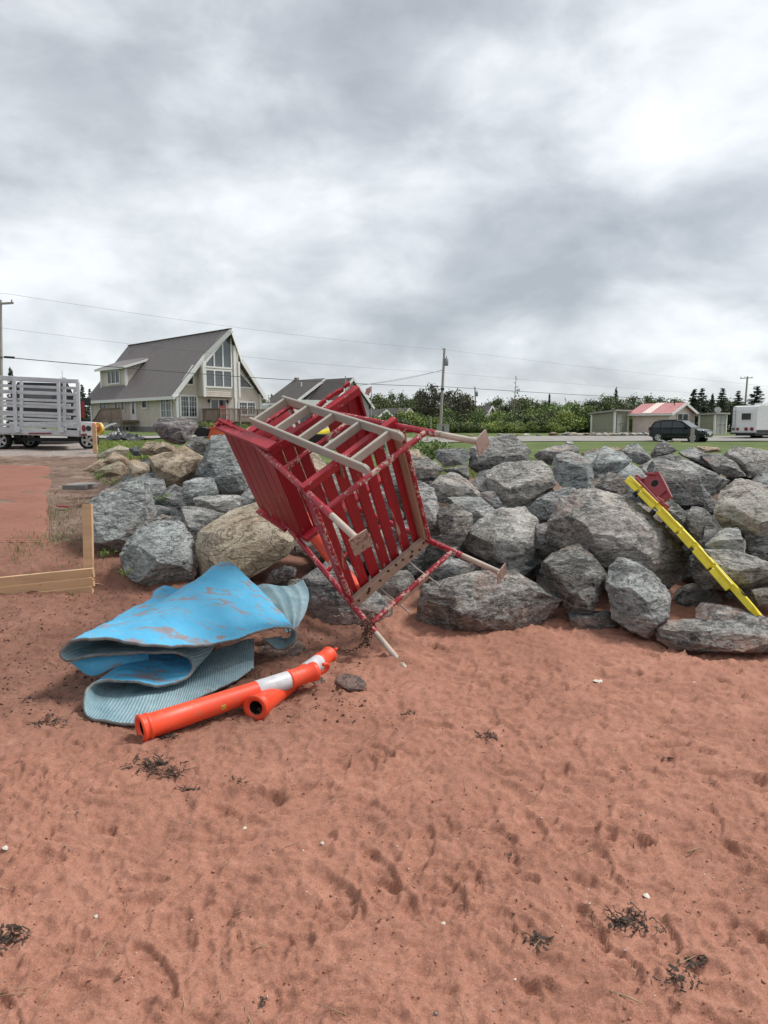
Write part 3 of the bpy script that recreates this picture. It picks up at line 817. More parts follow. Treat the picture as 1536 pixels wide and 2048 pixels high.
GR = 'boulders piled into the sea wall'
ROCKS = [
 # right-hand sea wall, from the sand upwards
 ([(812,1230),(829,1195),(855,1172),(920,1164),(961,1144),(1026,1144),(1069,1169),(1110,1195),(1124,1212),(1118,1235),(1069,1272),(989,1254),(920,1260),(832,1249)], 'gneiss', 'long grey boulder with rusty pink stains lying on the sand below the chair feet', 'R', 5.55, .8, .38),
 ([(926,1086),(943,1058),(972,1029),(1004,1018),(1046,1016),(1071,1043),(1071,1084),(1061,1144),(1018,1131),(985,1112),(930,1102)], 'pale', 'grey boulder with a tan upper edge and pointed top in the middle of the wall', 'R', None, 1.1, .5),
 ([(975,943),(1009,927),(1081,923),(1101,943),(1108,969),(1061,995),(1035,1015),(1004,1016),(981,986)], 'pale', 'large pale faceted boulder just below the topmost footed red leg', 'R', None, 1.0, .6),
 ([(1049,1018),(1098,986),(1141,975),(1170,992),(1175,1029),(1158,1049),(1112,1046),(1075,1043)], 'pale', 'speckled grey boulder with a dark broken right end', 'R', None, 1.0, .5),
 ([(938,932),(943,897),(989,874),(1026,871),(1041,891),(1058,903),(1046,924),(1009,927),(975,943),(943,949)], 'gneiss', 'tall grey boulder right behind the square foot plate of the highest leg', 'R', None, 1.0, .5),
 ([(872,900),(932,897),(943,912),(932,929),(889,932),(873,920)], 'gneiss', 'flat-topped grey rock under the highest red leg', 'R', 8.3, 1.0, .4),
 ([(812,929),(855,916),(886,937),(866,962),(817,956)], 'gneiss', 'rounded grey rock right of the beige side board of the chair', 'R', 7.9, 1.0, .4),
 ([(886,940),(935,929),(939,960),(920,957)], 'dark', 'small dark rock wedged left of the black gap under the wall top', 'R', None, 1.0, .4),
 ([(855,980),(880,952),(906,946),(938,960),(958,983),(955,1000),(920,1003),(875,995)], 'gneiss', 'humped grey rock with a pale streak on its right end', 'R', 7.2, 1.0, .45),
 ([(877,1015),(909,1009),(943,1029),(943,1055),(920,1089),(892,1092),(880,1061)], 'gneiss', 'upright dark-faced rock between the chair side board and the tan-edged boulder', 'R', 6.5, 1.0, .3),
 ([(883,995),(961,995),(995,1018),(963,1040),(943,1045),(909,1011)], 'pale', 'flat pale ledge rock lying below the humped rock', 'R', 6.9, .9, .35),
 ([(822,957),(866,975),(877,1020),(886,1083),(846,1076),(820,1010)], 'gneiss', 'steep grey slab rock beside the beige edge of the slatted platform', 'R', 6.7, 1.0, .3),
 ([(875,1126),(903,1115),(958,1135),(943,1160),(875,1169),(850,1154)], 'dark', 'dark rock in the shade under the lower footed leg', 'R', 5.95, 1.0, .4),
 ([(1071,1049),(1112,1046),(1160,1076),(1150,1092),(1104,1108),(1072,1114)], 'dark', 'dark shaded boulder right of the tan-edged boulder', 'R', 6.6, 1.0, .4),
 ([(1075,1140),(1104,1110),(1158,1090),(1178,1098),(1201,1133),(1212,1150),(1185,1224),(1125,1224),(1098,1170)], 'brownrock', 'brownish boulder with rusty face standing on the sand in the middle right', 'R', 5.75, 1.0, .4),
 ([(1209,1172),(1217,1135),(1236,1115),(1278,1127),(1312,1156),(1336,1185),(1336,1236),(1294,1272),(1225,1238)], 'pale', 'pale pointed boulder leaning forward on the sand left of the yellow board', 'R', 5.4, 1.1, .62),
 ([(1297,1262),(1331,1240),(1487,1243),(1570,1257),(1570,1302),(1474,1309),(1442,1293),(1341,1299),(1299,1277)], 'gneiss', 'long low slab with a pinkish top half sunk in the sand at the right edge', 'R', 5.0, .8, .45),
 ([(1378,1215),(1392,1201),(1474,1217),(1550,1241),(1550,1257),(1487,1246),(1384,1236)], 'gneiss', 'thin flat slab lying behind the low pinkish slab at the foot of the yellow board', 'R', 5.45, .9, .5),
 ([(1085,1080),(1120,1010),(1156,985),(1196,983),(1252,1000),(1289,1027),(1315,1048),(1349,1090),(1368,1109),(1373,1164),(1340,1205),(1290,1180),(1217,1150),(1130,1090)], 'gneiss', 'biggest boulder of the wall, dark and rounded, left of the yellow board', 'R', 6.25, .85, .35),
 ([(1135,1227),(1217,1222),(1238,1252),(1205,1264),(1170,1264),(1146,1260)], 'dark', 'low dark rock half buried in red sand below the rusty-faced boulder', 'R', 5.5, .8, .4),
 ([(1389,1127),(1410,1101),(1460,1101),(1536,1127),(1570,1140),(1570,1170),(1536,1176),(1389,1178)], 'pale', 'long horizontal pale slab running off the right edge behind the yellow board', 'R', 5.95, 1.0, .35),
 ([(1408,1090),(1439,1059),(1474,1056),(1490,1085),(1487,1112),(1460,1110)], 'pale', 'pale rock with an orange rust spot resting on the long slab', 'R', 6.3, 1.0, .5),
 ([(1429,1032),(1442,982),(1482,955),(1536,979),(1575,990),(1575,1090),(1492,1098),(1474,1056),(1434,1050)], 'pale', 'big blocky pale boulder cut by the right edge of the picture', 'R', 6.6, .95, .45),
 ([(1294,937),(1315,916),(1349,910),(1384,934),(1429,953),(1455,961),(1447,973),(1413,989),(1402,1008),(1347,1010),(1326,997),(1315,966)], 'gneiss', 'large grey boulder directly behind the red head block', 'R', 7.6, .9, .4),
 ([(1402,969),(1434,1006),(1426,1034),(1410,1016)], 'dark', 'narrow dark rock standing between two big boulders at the right', 'R', 7.0, .9, .4),
 ([(1315,1006),(1341,998),(1373,1027),(1368,1045),(1340,1052)], 'gneiss', 'small grey rock right under the red head block', 'R', 6.7, .8, .45),
 ([(1360,1048),(1384,1014),(1405,1016),(1408,1048),(1407,1082),(1381,1074)], 'dark', 'dark rock in the gap right of the yellow board with dry plants on it', 'R', 6.7, .9, .4),
 ([(1183,974),(1215,945),(1241,950),(1252,963),(1236,982),(1233,1000),(1193,987)], 'brownrock', 'dark brown rock left of the top end of the yellow board', 'R', 7.3, .9, .4),
 ([(1101,943),(1110,914),(1141,903),(1170,917),(1187,946),(1184,972),(1161,985),(1121,971)], 'gneiss', 'grey boulder with a white crack down its face near the wall top', 'R', 7.9, 1.0, .4),
 ([(1058,912),(1095,897),(1130,889),(1153,892),(1158,906),(1110,916),(1104,931),(1084,925)], 'gneiss', 'broad light-topped rock on the crest right of the tall boulder', 'R', 8.7, 1.0, .5),
 ([(1245,901),(1259,890),(1276,888),(1293,907),(1304,918),(1287,932),(1262,921)], 'gneiss', 'pointed hump on the wall crest left of the parked car', 'R', 8.6, 1.0, .5),
 ([(1302,907),(1316,887),(1330,883),(1344,896),(1355,901),(1327,912),(1304,917)], 'dark', 'dark peaked rock on the crest just below the parked car', 'R', 8.7, 1.0, .5),
 ([(1160,907),(1185,898),(1199,898),(1187,915),(1174,923)], 'sandstone', 'small tan rock on the crest with grass behind it', 'R', 8.8, 1.0, .5),
 ([(1174,934),(1205,901),(1242,904),(1262,921),(1259,937),(1225,937),(1188,960)], 'pale', 'light grey boulder on the crest with a ridged back', 'R', 8.3, 1.0, .45),
 ([(1203,906),(1219,894),(1244,896),(1248,907)], 'sandstone', 'flat tan rock behind the ridged crest boulder', 'R', 9.0, .9, .5),
 ([(1350,906),(1384,893),(1398,907),(1441,927),(1463,934),(1441,943),(1401,920)], 'gneiss', 'sloping grey slab on the crest right of the dark peaked rock', 'R', 8.3, 1.0, .45),
 ([(1401,909),(1441,910),(1469,924),(1492,952),(1455,954),(1432,943)], 'gneiss', 'grey rock on the upper wall in front of the caravan', 'R', 8.1, 1.0, .5),
 ([(1441,912),(1469,894),(1503,897),(1545,904),(1550,943),(1497,954),(1469,926)], 'pale', 'pale crest boulder at the right edge below the caravan', 'R', 8.3, 1.0, .45),
 ([(1394,892),(1412,893),(1435,895),(1443,903),(1398,906)], 'sandstone', 'flat tan stone lying on the crest below the grey shed', 'R', 8.9, .9, .5),
 ([(1509,960),(1536,947),(1565,947),(1565,987),(1530,980)], 'gneiss', 'grey rock at the right edge above the big blocky boulder', 'R', 7.5, 1.0, .4),
 ([(1490,1060),(1520,1050),(1570,1060),(1570,1110),(1520,1120),(1488,1112)], 'gneiss', 'shaded grey rock at the right edge on top of the long slab', 'R', 6.4, .9, .4),
 ([(950,985),(985,980),(1005,1010),(1000,1022),(965,1012)], 'dark', 'dark sliver of rock under the large pale faceted boulder', 'R', 7.3, .8, .4),
 ([(800,905),(838,898),(850,925),(815,932)], 'sandstone', 'tan stone beside the green bush at the platform corner', 'R', 8.6, .9, .5),
 ([(1120,1062),(1160,1050),(1180,1075),(1150,1100),(1120,1085)], 'dark', 'shadowed rock under the speckled boulder', 'R', 6.7, .9, .4),
 ([(1504,1180),(1570,1172),(1570,1215),(1510,1212)], 'brownrock', 'low brown rock in the sand beyond the foot of the yellow board', 'R', 5.75, .9, .4),
 # left-hand heap
 ([(307,853),(320,838),(351,832),(389,840),(402,851),(391,864),(371,875),(362,892),(338,886),(322,873)], 'purple', 'dark purplish boulder perched on top of the left heap', 'L', None, .9, .5),
 ([(369,897),(384,875),(406,872),(422,884),(417,906),(402,914),(369,903)], 'brownrock', 'reddish brown rock below the dark purplish boulder', 'L', 9.2, 1.0, .45),
 ([(300,915),(327,906),(377,903),(410,913),(395,944),(373,977),(353,977),(313,964),(302,935)], 'sandstone', 'large tan block with a cream top in the left heap', 'L', None, 1.1, .35),
 ([(279,902),(295,882),(315,883),(357,892),(346,908),(287,909)], 'sandstone', 'long tan rock lying behind the large tan block', 'L', 9.3, 1.0, .45),
 ([(344,902),(369,891),(404,914),(377,908),(355,908)], 'sandstone', 'tan slab under the reddish brown rock', 'L', 9.0, .8, .4),
 ([(192,916),(206,903),(238,891),(257,897),(251,911),(212,916)], 'sandstone', 'flat mossy tan rock at the far left end of the heap', 'L', 10.2, .9, .45),
 ([(204,925),(229,903),(257,917),(258,931),(238,927)], 'sandstone', 'pinkish tan rock in the middle of the small left stones', 'L', 9.3, 1.0, .45),
 ([(163,942),(200,919),(215,920),(225,927),(202,938),(183,945)], 'sandstone', 'low cream stone at the outer left foot of the heap', 'L', 9.3, .8, .4),
 ([(187,945),(212,932),(238,923),(257,934),(257,947),(218,955),(198,954)], 'sandstone', 'rounded tan slab with a dark underside near the weeds', 'L', 8.8, .9, .5),
 ([(256,923),(272,920),(298,929),(303,957),(287,965),(261,962)], 'sandstone', 'upright squarish tan stone left of the large tan block', 'L', None, 1.0, .3),
 ([(256,898),(275,892),(284,903),(281,912),(264,911)], 'slate', 'small greenish grey stone among the tan rocks', 'L', 9.8, 1.0, .5),
 ([(183,1003),(212,975),(258,962),(301,965),(313,975),(320,1020),(300,1060),(272,1063),(244,1108),(200,1094),(184,1088)], 'pale', 'big pale boulder right beside the wooden stake', 'L', 6.9, .85, .52),
 ([(244,1109),(275,1061),(312,1046),(367,1044),(386,1083),(392,1118),(386,1171),(358,1180),(324,1171),(281,1166),(256,1146)], 'pale', 'light-topped boulder with a dark layered front left of the tan boulder', 'L', 6.2, .95, .45),
 ([(367,966),(393,953),(424,953),(437,990),(388,994),(375,1012),(367,1001)], 'gneiss', 'grey block with a notch above the white-topped slab', 'L', 7.7, .9, .45),
 ([(384,995),(455,993),(481,988),(480,1010),(455,1028),(424,1017),(389,1010)], 'pale', 'narrow slab with a nearly white top edge', 'L', 7.3, .8, .35),
 ([(364,1015),(413,1015),(444,1028),(424,1050),(397,1094),(384,1077),(371,1050)], 'gneiss', 'grey rock standing behind the tan boulder, under the white-topped slab', 'L', 6.9, .9, .4),
 ([(395,948),(411,909),(424,875),(459,873),(488,917),(501,964),(477,990),(453,992),(433,948),(406,951)], 'gneiss', 'tall dark grey boulder left of the red side wall of the chair', 'L', 8.3, .8, .4),
 ([(462,1021),(499,971),(545,985),(550,1010),(520,1020)], 'gneiss', 'grey rock above the tan boulder, partly behind the red side wall', 'L', 7.4, .9, .4),
 ([(393,1168),(395,1097),(400,1066),(424,1048),(473,1017),(519,1002),(566,1037),(606,1088),(597,1098),(521,1124),(488,1160),(442,1175)], 'sandstone', 'biggest tan boulder, behind the blue mat and under the chair', 'L', 6.25, .8, .30),
 ([(533,1161),(546,1139),(570,1130),(594,1139),(587,1156),(555,1168)], 'brownrock', 'small rounded reddish stone in the dark gap under the tan boulder', 'L', 5.9, 1.0, .4),
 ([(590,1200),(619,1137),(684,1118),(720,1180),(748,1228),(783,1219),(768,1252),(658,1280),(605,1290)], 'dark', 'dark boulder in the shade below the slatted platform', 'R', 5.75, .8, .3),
 ([(307,1040),(324,1029),(346,1032),(340,1048),(307,1051)], 'gneiss', 'fist-sized grey stone between the two pale left boulders', 'L', 7.0, .8, .4),
 ([(500,1190),(540,1168),(600,1160),(620,1200),(590,1230),(520,1225)], 'gneiss', 'low grey rock behind the curled right end of the blue mat', 'R', 5.9, .9, .4),
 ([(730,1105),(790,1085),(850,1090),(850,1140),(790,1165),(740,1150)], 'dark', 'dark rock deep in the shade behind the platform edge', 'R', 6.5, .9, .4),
 ([(640,960),(720,930),(770,990),(740,1080),(660,1060)], 'gneiss', 'grey rock seen between the slats of the lower platform', 'R', 7.3, .8, .4),
 ([(560,930),(630,905),(660,945),(640,1000),(570,1000)], 'sandstone', 'tan rock seen through the upper end of the chair', 'R', 7.8, .8, .4),
 ([(580,1050),(640,1030),(690,1060),(680,1120),(600,1120)], 'gneiss', 'grey rock behind the orange post stuck in the chair', 'R', 6.6, .8, .4),
 ([(700,875),(760,868),(775,900),(720,915)], 'gneiss', 'grey crest rock visible between the ladder rungs', 'R', 9.0, .9, .4),
 ([(500,880),(560,872),(580,900),(520,912)], 'gneiss', 'grey crest rock behind the red seat slats', 'L', 9.3, .9, .4),
]
for i, rk in enumerate(ROCKS):
    poly, kind, label, side, d, th, ridge = rk
    make_rock(i, poly, kind, label, side, d, th, ridge, group=GR)

# smaller stones wedged deep between the boulders
rr = random.Random(21)


def gap_label(px, py):
    best = None
    for poly, kind, label, *_ in ROCKS:
        cx, cy = np.mean(poly, 0); e = abs(px - cx) + abs(py - cy)
        if best is None or e < best[0]: best = (e, label, px - cx, py - cy)
    w = best[1].split(',')[0].split(); dx, dy = best[2], best[3]
    if len(w) > 10:
        for cut in range(min(10, len(w) - 1), 2, -1):
            if w[cut] in ('in', 'on', 'with', 'under', 'below', 'behind', 'beside', 'near', 'right', 'left', 'at', 'lying', 'wedged', 'between', 'above', 'standing', 'running', 'deep', 'resting', 'cut'): w = w[:cut]; break
        else: w = w[:10]
    rel = ('right of' if dx > 0 else 'left of') if abs(dx) > abs(dy) else ('below' if dy > 0 else 'above')
    return 'dark stone wedged ' + rel + ' the ' + ' '.join(w)


for i in range(130):
    left = i % 5 == 0
    px = rr.uniform(285, 560) if left else rr.uniform(600, 1590)
    py = rr.uniform(945, 1110) if left else rr.uniform(920, 1225)
    d = pile_depth(py, 'L' if left else 'R') + rr.uniform(.30, .60)
    s = rr.uniform(30, 58); n = 8
    poly = [(px + s * rr.uniform(.75, 1.25) * math.cos(2 * math.pi * k / n), py + .75 * s * rr.uniform(.75, 1.2) * math.sin(2 * math.pi * k / n)) for k in range(n)]
    make_rock(300 + i, poly, rr.choice(['dark', 'gneiss', 'dark', 'gneiss', 'brownrock']), gap_label(px, py), d=d, th=1.1, ridge=.4, group='stones wedged in the gaps of the sea wall', detail=0.06)
# loose stones on the sand
make_rock(400, [(667,1356),(690,1347),(720,1354),(738,1371),(716,1391),(684,1373)], 'slate', 'flat dark slate stone lying on the sand right of the orange posts', d=4.27, th=.5, ridge=.75, lean=2.2, name='slate_stone', cat='stone')
make_rock(401, [(614,1362),(626,1353),(644,1352),(652,1362),(640,1373),(620,1373)], 'gneiss', 'small grey stone beside the hooked end of the front orange post', d=4.32, th=.7, ridge=.5, name='stone', cat='stone')
make_rock(402, [(210,1246),(214,1240),(226,1240),(229,1248),(222,1254),(212,1253)], 'gneiss', 'little grey stone on the soil left of the blue mat', d=5.05, th=.8, ridge=.5, name='stone', cat='stone')
make_rock(403, [(500,1350),(512,1300),(560,1276),(610,1290),(640,1318),(600,1345),(540,1362)], 'brownrock', 'dark brown rock in the shade under the blue mat, behind the orange posts', d=4.85, th=.6, ridge=.5, name='rock', cat='rock')
# ------------------------------------------------------------------ tipped lifeguard chair
CH_R = Matrix(((0.7171426732562682, 0.20934517539930866, -0.6647412908281581), (-0.5819072279897943, 0.7047589538169268, -0.40583099318325155), (0.3835236162325427, 0.6778564852178546, 0.6272321908512107)))
CH_T = Vector((0.358326128556571, 0.3028908177325273, 4.417111761889499))
CAM_M = Matrix(((1, 0, 0), (0, -SA, CA), (0, -CA, -SA)))


def leg_pt(l, h):
    hw = .5 - .17005 * h
    x = hw if l in 'AC' else -hw
    return Vector((x, -.6071 + .11064 * h, h)) if l in 'AB' else Vector((x, .6071 - .06635 * h, h))


def build_chair():
    root = thing('lifeguard_chair', 'tall red slatted lifeguard chair tipped over against the boulders with its feet in the air', 'lifeguard chair')
    rot = (CAM_M @ CH_R); loc = CAM_M @ CH_T + Vector((0, 0, EYE))
    root.matrix_world = Matrix.Translation(loc) @ rot.to_4x4()
    r = random.Random(3)
    for l in 'ABCD':
        mb = MB(); split = {'A': .37, 'B': .37, 'C': .36, 'D': .36}[l]
        mb.tube(leg_pt(l, split), leg_pt(l, 1.74), .0215, .0215, 14); leg = mb.build('leg', M['red_pipe'], root)
        end = 0.0 if l != 'D' else -.16
        MB().tube(leg_pt(l, end), leg_pt(l, split), .0205, .0205, 14).build('leg_sleeve', M['bare_pipe'], leg)
        # square foot plate
        p = leg_pt(l, end); a = (leg_pt(l, 1) - p).normalized()
        MB().bar(p - a * .004, p + a * .004, .118, .118, (0, 1, 0), .002).build('foot_plate', M['bare_plate'], leg)
        MB().lathe(leg_pt(l, split - .03), leg_pt(l, split + .015), [(0, .0225), (1, .0235)], 14).build('collar', M['red_pipe'], leg)

    def pipe(a, b, rad=.019): return MB().tube(a, b, rad, rad, 12).build('crossbar', M['red_cross'], root)
    pipe(leg_pt('A', .419), leg_pt('B', .419)); pipe(leg_pt('C', .415), leg_pt('D', .415))
    pipe(leg_pt('A', 1.033), leg_pt('B', 1.033)); pipe(leg_pt('C', 1.028), leg_pt('D', 1.028))
    pipe(leg_pt('A', .62), leg_pt('C', .62), .016); pipe(leg_pt('B', .62), leg_pt('D', .62), .016)
    pipe(leg_pt('A', 1.70), leg_pt('C', 1.70), .016)
    # lower platform
    pf = MB().bar((-.40, -.555, .69), (.405, -.555, .69), .045, .060, (0, 1, 0), .004).build('platform', M['red_worn'], root)
    MB().bar((-.365, .588, .667), (.395, .588, .667), .092, .045, (0, 0, 1), .004).build('back_board', M['beige_wood'], pf)
    mb = MB()
    for x in (-.33, -.24, -.215, -.225, -.11, -.02, .06, .13, .205, .215, .23, .30, .35):
        y = .572 + .03 * r.random() * (1 if r.random() > .5 else -1)
        mb.lathe((x, y, .6435), (x, y, .634), [(0, .010), (1, .009)], 8)
    mb.build('bolts', M['bolt'], pf)
    MB().bar((.382, -.50, .68), (.382, .54, .68), .032, .10, (0, 0, 1), .004).build('side_board', M['beige_wood'], pf)
    MB().bar((-.372, -.50, .70), (-.372, .54, .70), .026, .07, (0, 0, 1), .003).build('side_board', M['red_worn'], pf)
    slat = None
    for k in range(7):
        x = -.315 + .1085 * k
        w = (.070, .078, .080, .080, .078, .080, .052)[k]
        MB().bar((x, -.55 + .01 * r.random(), .708), (x + .012 * (r.random() - .5), .60, .712 + .006 * r.random()), w, .022, (0, 0, 1), .003).build('slat', M['red_slat'], pf)
    # seat deck above it
    st = MB().bar((-.25, -.435, 1.362), (.62, -.430, 1.362), .05, .062, (0, 1, 0), .004).build('seat_deck', M['red_worn'], root)
    MB().bar((-.24, .46, 1.37), (.62, .46, 1.37), .04, .08, (0, 0, 1), .004).build('rear_board', M['red_worn'], st)
    for x, w in ((-.165, .09), (-.065, .088), (.032, .084), (.355, .094), (.458, .098), (.560, .098)):
        MB().bar((x, -.41, 1.405), (x, .50 if x < .2 else .10, 1.405), w, .022, (0, 0, 1), .003).build('slat', M['red_slat'], st)
    MB().bar((.618, -.43, 1.40), (.618, .10, 1.40), .022, .09, (0, 0, 1), .003).build('side_board', M['red_slat'], st)
    mb = MB()
    for x in (.30, .33, .40, .46, .50, .57): mb.box((x, -.470 - .012 * r.random(), 1.40 + .02 * r.random()), (.05, .03, .02))
    mb.build('broken_edge', M['red_worn'], st)
    # side wall on the near side
    sw = MB().bar((-.243, -.545, 1.235), (-.243, -.395, 2.05), .088, .024, (0, 1, 0), .003).build('side_wall', M['red_worn'], root)
    MB().bar((-.235, .50, 1.62), (-.235, .53, 2.05), .075, .026, (0, 1, 0), .003).build('rear_batten', M['red_worn'], sw)
    for k in range(6):
        h = 1.435 + .112 * k
        MB().bar((-.222 + .004 * r.random(), -.53 + .111 * (h - 1.2), h), (-.222, .50, h + .004), .108, .022, (1, 0, 0), .003).build('board', M['red_slat'], sw)
    mb = MB()
    for h in (2.03, 1.99, 1.93): mb.box((-.24 + .03 * r.random(), -.42, h), (.07, .02, .03))
    mb.build('splinter', M['red_worn'], sw)
    # top rails of the seat back
    MB().bar((-.19, -.415, 1.725), (.235, -.405, 1.725), .075, .022, (0, 1, 0), .003).build('back_rail', M['red_worn'], root)
    MB().bar((-.19, -.30, 1.77), (.22, -.29, 1.77), .11, .022, (0, .8, .6), .003).build('back_rail', M['red_worn'], root)
    MB().bar((-.19, -.16, 1.80), (.22, -.15, 1.80), .11, .022, (0, .8, .6), .003).build('back_rail', M['red_slat'], root)
    # ladder on the front
    ly = lambda h: -.607 + .1106 * h - .085
    near = lambda h: Vector((-.10 - .027 * (h - .4), ly(h), h)); far = lambda h: Vector((.24 - .058 * (h - .42), ly(h), h))
    lad = MB()
    for f, h0 in ((near, .40), (far, .45)):
        rail = MB(); up = (0, 1, 0)
        rail.bar(f(h0), f(1.675), .020, .072, up, .004)
        # rounded lower tip
        c = f(h0); a = (c - f(1)).normalized(); e = Vector((0, 1, 0)); sd = a.cross(e).normalized()
        poly = [c + e * .036 - sd * .0101] + [c + e * (.036 * math.cos(t)) + a * (.045 * math.sin(t)) - sd * .0101 for t in (0.4, .8, 1.2, 1.57, 1.95, 2.35, 2.75)] + [c - e * .036 - sd * .0101]
        rail.prism(poly, sd * .0202)
        if f is near: lad = rail.build('ladder', M['ladder'], root)
        else: rail.build('ladder_rail', M['ladder'], lad)
    for h in (.535, .815, 1.09, 1.37, 1.645):
        MB().bar(near(h) + Vector((.0105, .003, 0)), far(h) - Vector((.0105, -.003, 0)), .022, .064, (0, 1, .0), .004).build('rung', M['ladder'], lad)
    for f in (near, far):
        for h in (1.37, .66):
            p = f(h) + Vector((0, .036, 0))
            MB().bar(p, p + Vector((.0, .13, .02)), .035, .006, (1, 0, 0)).build('bracket', M['bare_plate'], lad)
    # rear step with its two hooked rods
    stp = MB().bar((-.125, .70, .485), (.208, .70, .487), .05, .026, (0, 0, 1), .003).build('rear_step', M['beige_wood'], root)
    for x in (-.10, .218):
        MB().path([(x, .60, .70), (x, .70, .70), (x - .004, .72, .62), (x - .006, .725, .50), (x - .012, .725, .40), (x - .014, .735, .375), (x - .015, .76, .372)], .0065, 7).build('hook_rod', M['rod'], stp)
    return root


chair = build_chair()


def ch_w(x, y, h): return CAM_M @ (CH_R @ Vector((x, y, h)) + CH_T) + Vector((0, 0, EYE))


# ------------------------------------------------------------------ chain round the lowest leg
def build_chain():
    k = ch_w(*leg_pt('D', .42)); pts = []
    ax = (ch_w(*leg_pt('D', 1)) - k).normalized(); e1 = ax.orthogonal().normalized(); e2 = ax.cross(e1)
    for t in np.linspace(0, 4.6 * math.pi, 46): pts.append(k + ax * (.05 - t * .006) + (e1 * math.cos(t) + e2 * math.sin(t)) * (.036 + .010 * math.sin(t * 2.3)))
    tail = [(735, 1262, 4.86), (733, 1275, 4.84), (729, 1284, 4.83), (720, 1293, 4.80), (708, 1300, 4.78), (694, 1302, 4.78), (682, 1300, 4.80), (672, 1296, 4.82)]
    for q in tail: pts.append(at(*q))
    strand2 = [(668, 1288, 4.9), (655, 1275, 5.0), (640, 1262, 5.05), (628, 1250, 5.1), (616, 1240, 5.12), (606, 1232, 5.15)]
    strand3 = [(726, 1262, 4.84), (722, 1275, 4.80), (724, 1287, 4.78), (735, 1296, 4.76), (742, 1290, 4.75)]
    root = thing('chain', 'rusty steel chain wrapped round the lowest chair leg and trailing over the sand', 'chain', k)
    lk = MB(); lk.path([(math.cos(a) * .010 + (.007 if math.cos(a) > 0 else -.007), math.sin(a) * .0095, 0) for a in np.linspace(0, 2 * math.pi, 13)], .0032, 5)
    me = lk.mesh('link', M['chain'])

    def string(P):
        P = [Vector(p) for p in P]; seg = [(b - a).length for a, b in zip(P, P[1:])]; tot = sum(seg); n = int(tot / .026); i0 = 0
        for i in range(n):
            s = tot * (i + .5) / n; j = 0
            while j < len(seg) - 1 and s > seg[j]: s -= seg[j]; j += 1
            p = P[j].lerp(P[j + 1], min(1, s / max(seg[j], 1e-6))); t = (P[j + 1] - P[j]).normalized()
            q = t.to_track_quat('X', 'Z').to_matrix().to_4x4() @ Matrix.Rotation(math.pi / 2 * (i % 2) + .4, 4, 'X')
            o = link('link', me, root); o.matrix_local = Matrix.Translation(p - k) @ q
    string(pts); string(strand2); string(strand3)
    r = random.Random(4)
    for kk in range(4):
        q0 = Vector((734 + r.uniform(-8, 8), 1246 + r.uniform(-8, 10), 0)); P_ = []
        for j in range(6): P_.append(at(q0.x + r.uniform(-9, 9), q0.y + j * (7 + kk), 4.80 + r.uniform(-.035, .03)))
        string(P_)
    root2 = thing('chain', 'short rusty chain hanging between the pale layered boulder and the tan boulder', 'chain', at(389, 1100, 5.95))
    P = [at(388 + 2 * math.sin(i), 1085 + 14 * i, 5.95 - .01 * i) for i in range(7)]
    kk = root2.location
    seg = [(b - a).length for a, b in zip(P, P[1:])]
    for i in range(16):
        s = i / 15 * (len(P) - 1.001); j = int(s); p = P[j].lerp(P[j + 1], s - j); t = (P[j + 1] - P[j]).normalized()
        o = link('link', me, root2); o.matrix_local = Matrix.Translation(p - kk) @ t.to_track_quat('X', 'Z').to_matrix().to_4x4() @ Matrix.Rotation(math.pi / 2 * (i % 2), 4, 'X')


build_chain()


# ------------------------------------------------------------------ orange tubular delineator posts
def delineator(p, q, label, hook_up=(0, 0, 1), roll=0.0, marks=True):
    p, q = Vector(p), Vector(q); a = (q - p).normalized(); Lg = (q - p).length
    root = thing('delineator_post', label, 'traffic post', p, 0, 'orange tubular traffic posts')
    rel = lambda t: a * (Lg * t)
    o = Vector((0, 0, 0))
    MB().lathe(o, rel(1), [(0.012, .040), (0.0, .055), (-.002, .074), (.012, .075), (.016, .069), (.030, .067), (.034, .071), (.044, .071), (.049, .064), (.30, .059), (.615, .054)], 28, False).build('tube', M['orange'], root)
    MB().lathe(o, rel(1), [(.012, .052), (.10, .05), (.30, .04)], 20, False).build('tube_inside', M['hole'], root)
    MB().lathe(o, rel(1), [(.612, .0545), (.616, .0555), (.80, .0535), (.803, .052)], 28, False).build('reflective_band', M['reflective'], root)
    top = MB().lathe(o, rel(1), [(.798, .052), (.803, .058), (.812, .060), (.82, .055), (.94, .052), (.948, .058), (.966, .059), (.976, .054), (.985, .03), (.985, .0)], 28, False).build('top_collar', M['orange'], root)
    up = Vector(hook_up); up = (up - a * up.dot(a)).normalized()
    b = rel(.975)
    pts = [b + a * (.035 * math.cos(t) + .052) + up * (.034 * math.sin(t)) for t in np.linspace(-2.9, 1.9, 16)]
    MB().path([b - a * .005] + pts, .0115, 9).build('hook', M['orange'], top)
    if marks:
        sd = a.cross(up).normalized()
        n = (up * .35 - sd * .93) if (up * 0 - sd).y < 0 else (up * .35 + sd * .93)
        n.normalize(); c = rel(.40) + n * .0565; w = a.cross(n).normalized()
        lb = MB(); vs = []
        for i in range(5):
            an = (i - 2) * .11; d_ = (n * math.cos(an) + w * math.sin(an))
            vs += [rel(.388) + d_ * .0582, rel(.412) + d_ * .0582]
        lb.add(vs, [(2 * i, 2 * i + 1, 2 * i + 3, 2 * i + 2) for i in range(4)]); st = lb.build('sticker', M['sticker'], root)
        pr = MB()
        for tt in (.393, .400, .407):
            vs = []
            for i in range(4):
                an = (i - 1.5) * .085; d_ = (n * math.cos(an) + w * math.sin(an)); vs += [rel(tt - .0012) + d_ * .0586, rel(tt + .0012) + d_ * .0586]
            pr.add(vs, [(2 * i, 2 * i + 1, 2 * i + 3, 2 * i + 2) for i in range(3)])
        pr.build('print', M['sticker_ink'], st)
    return root


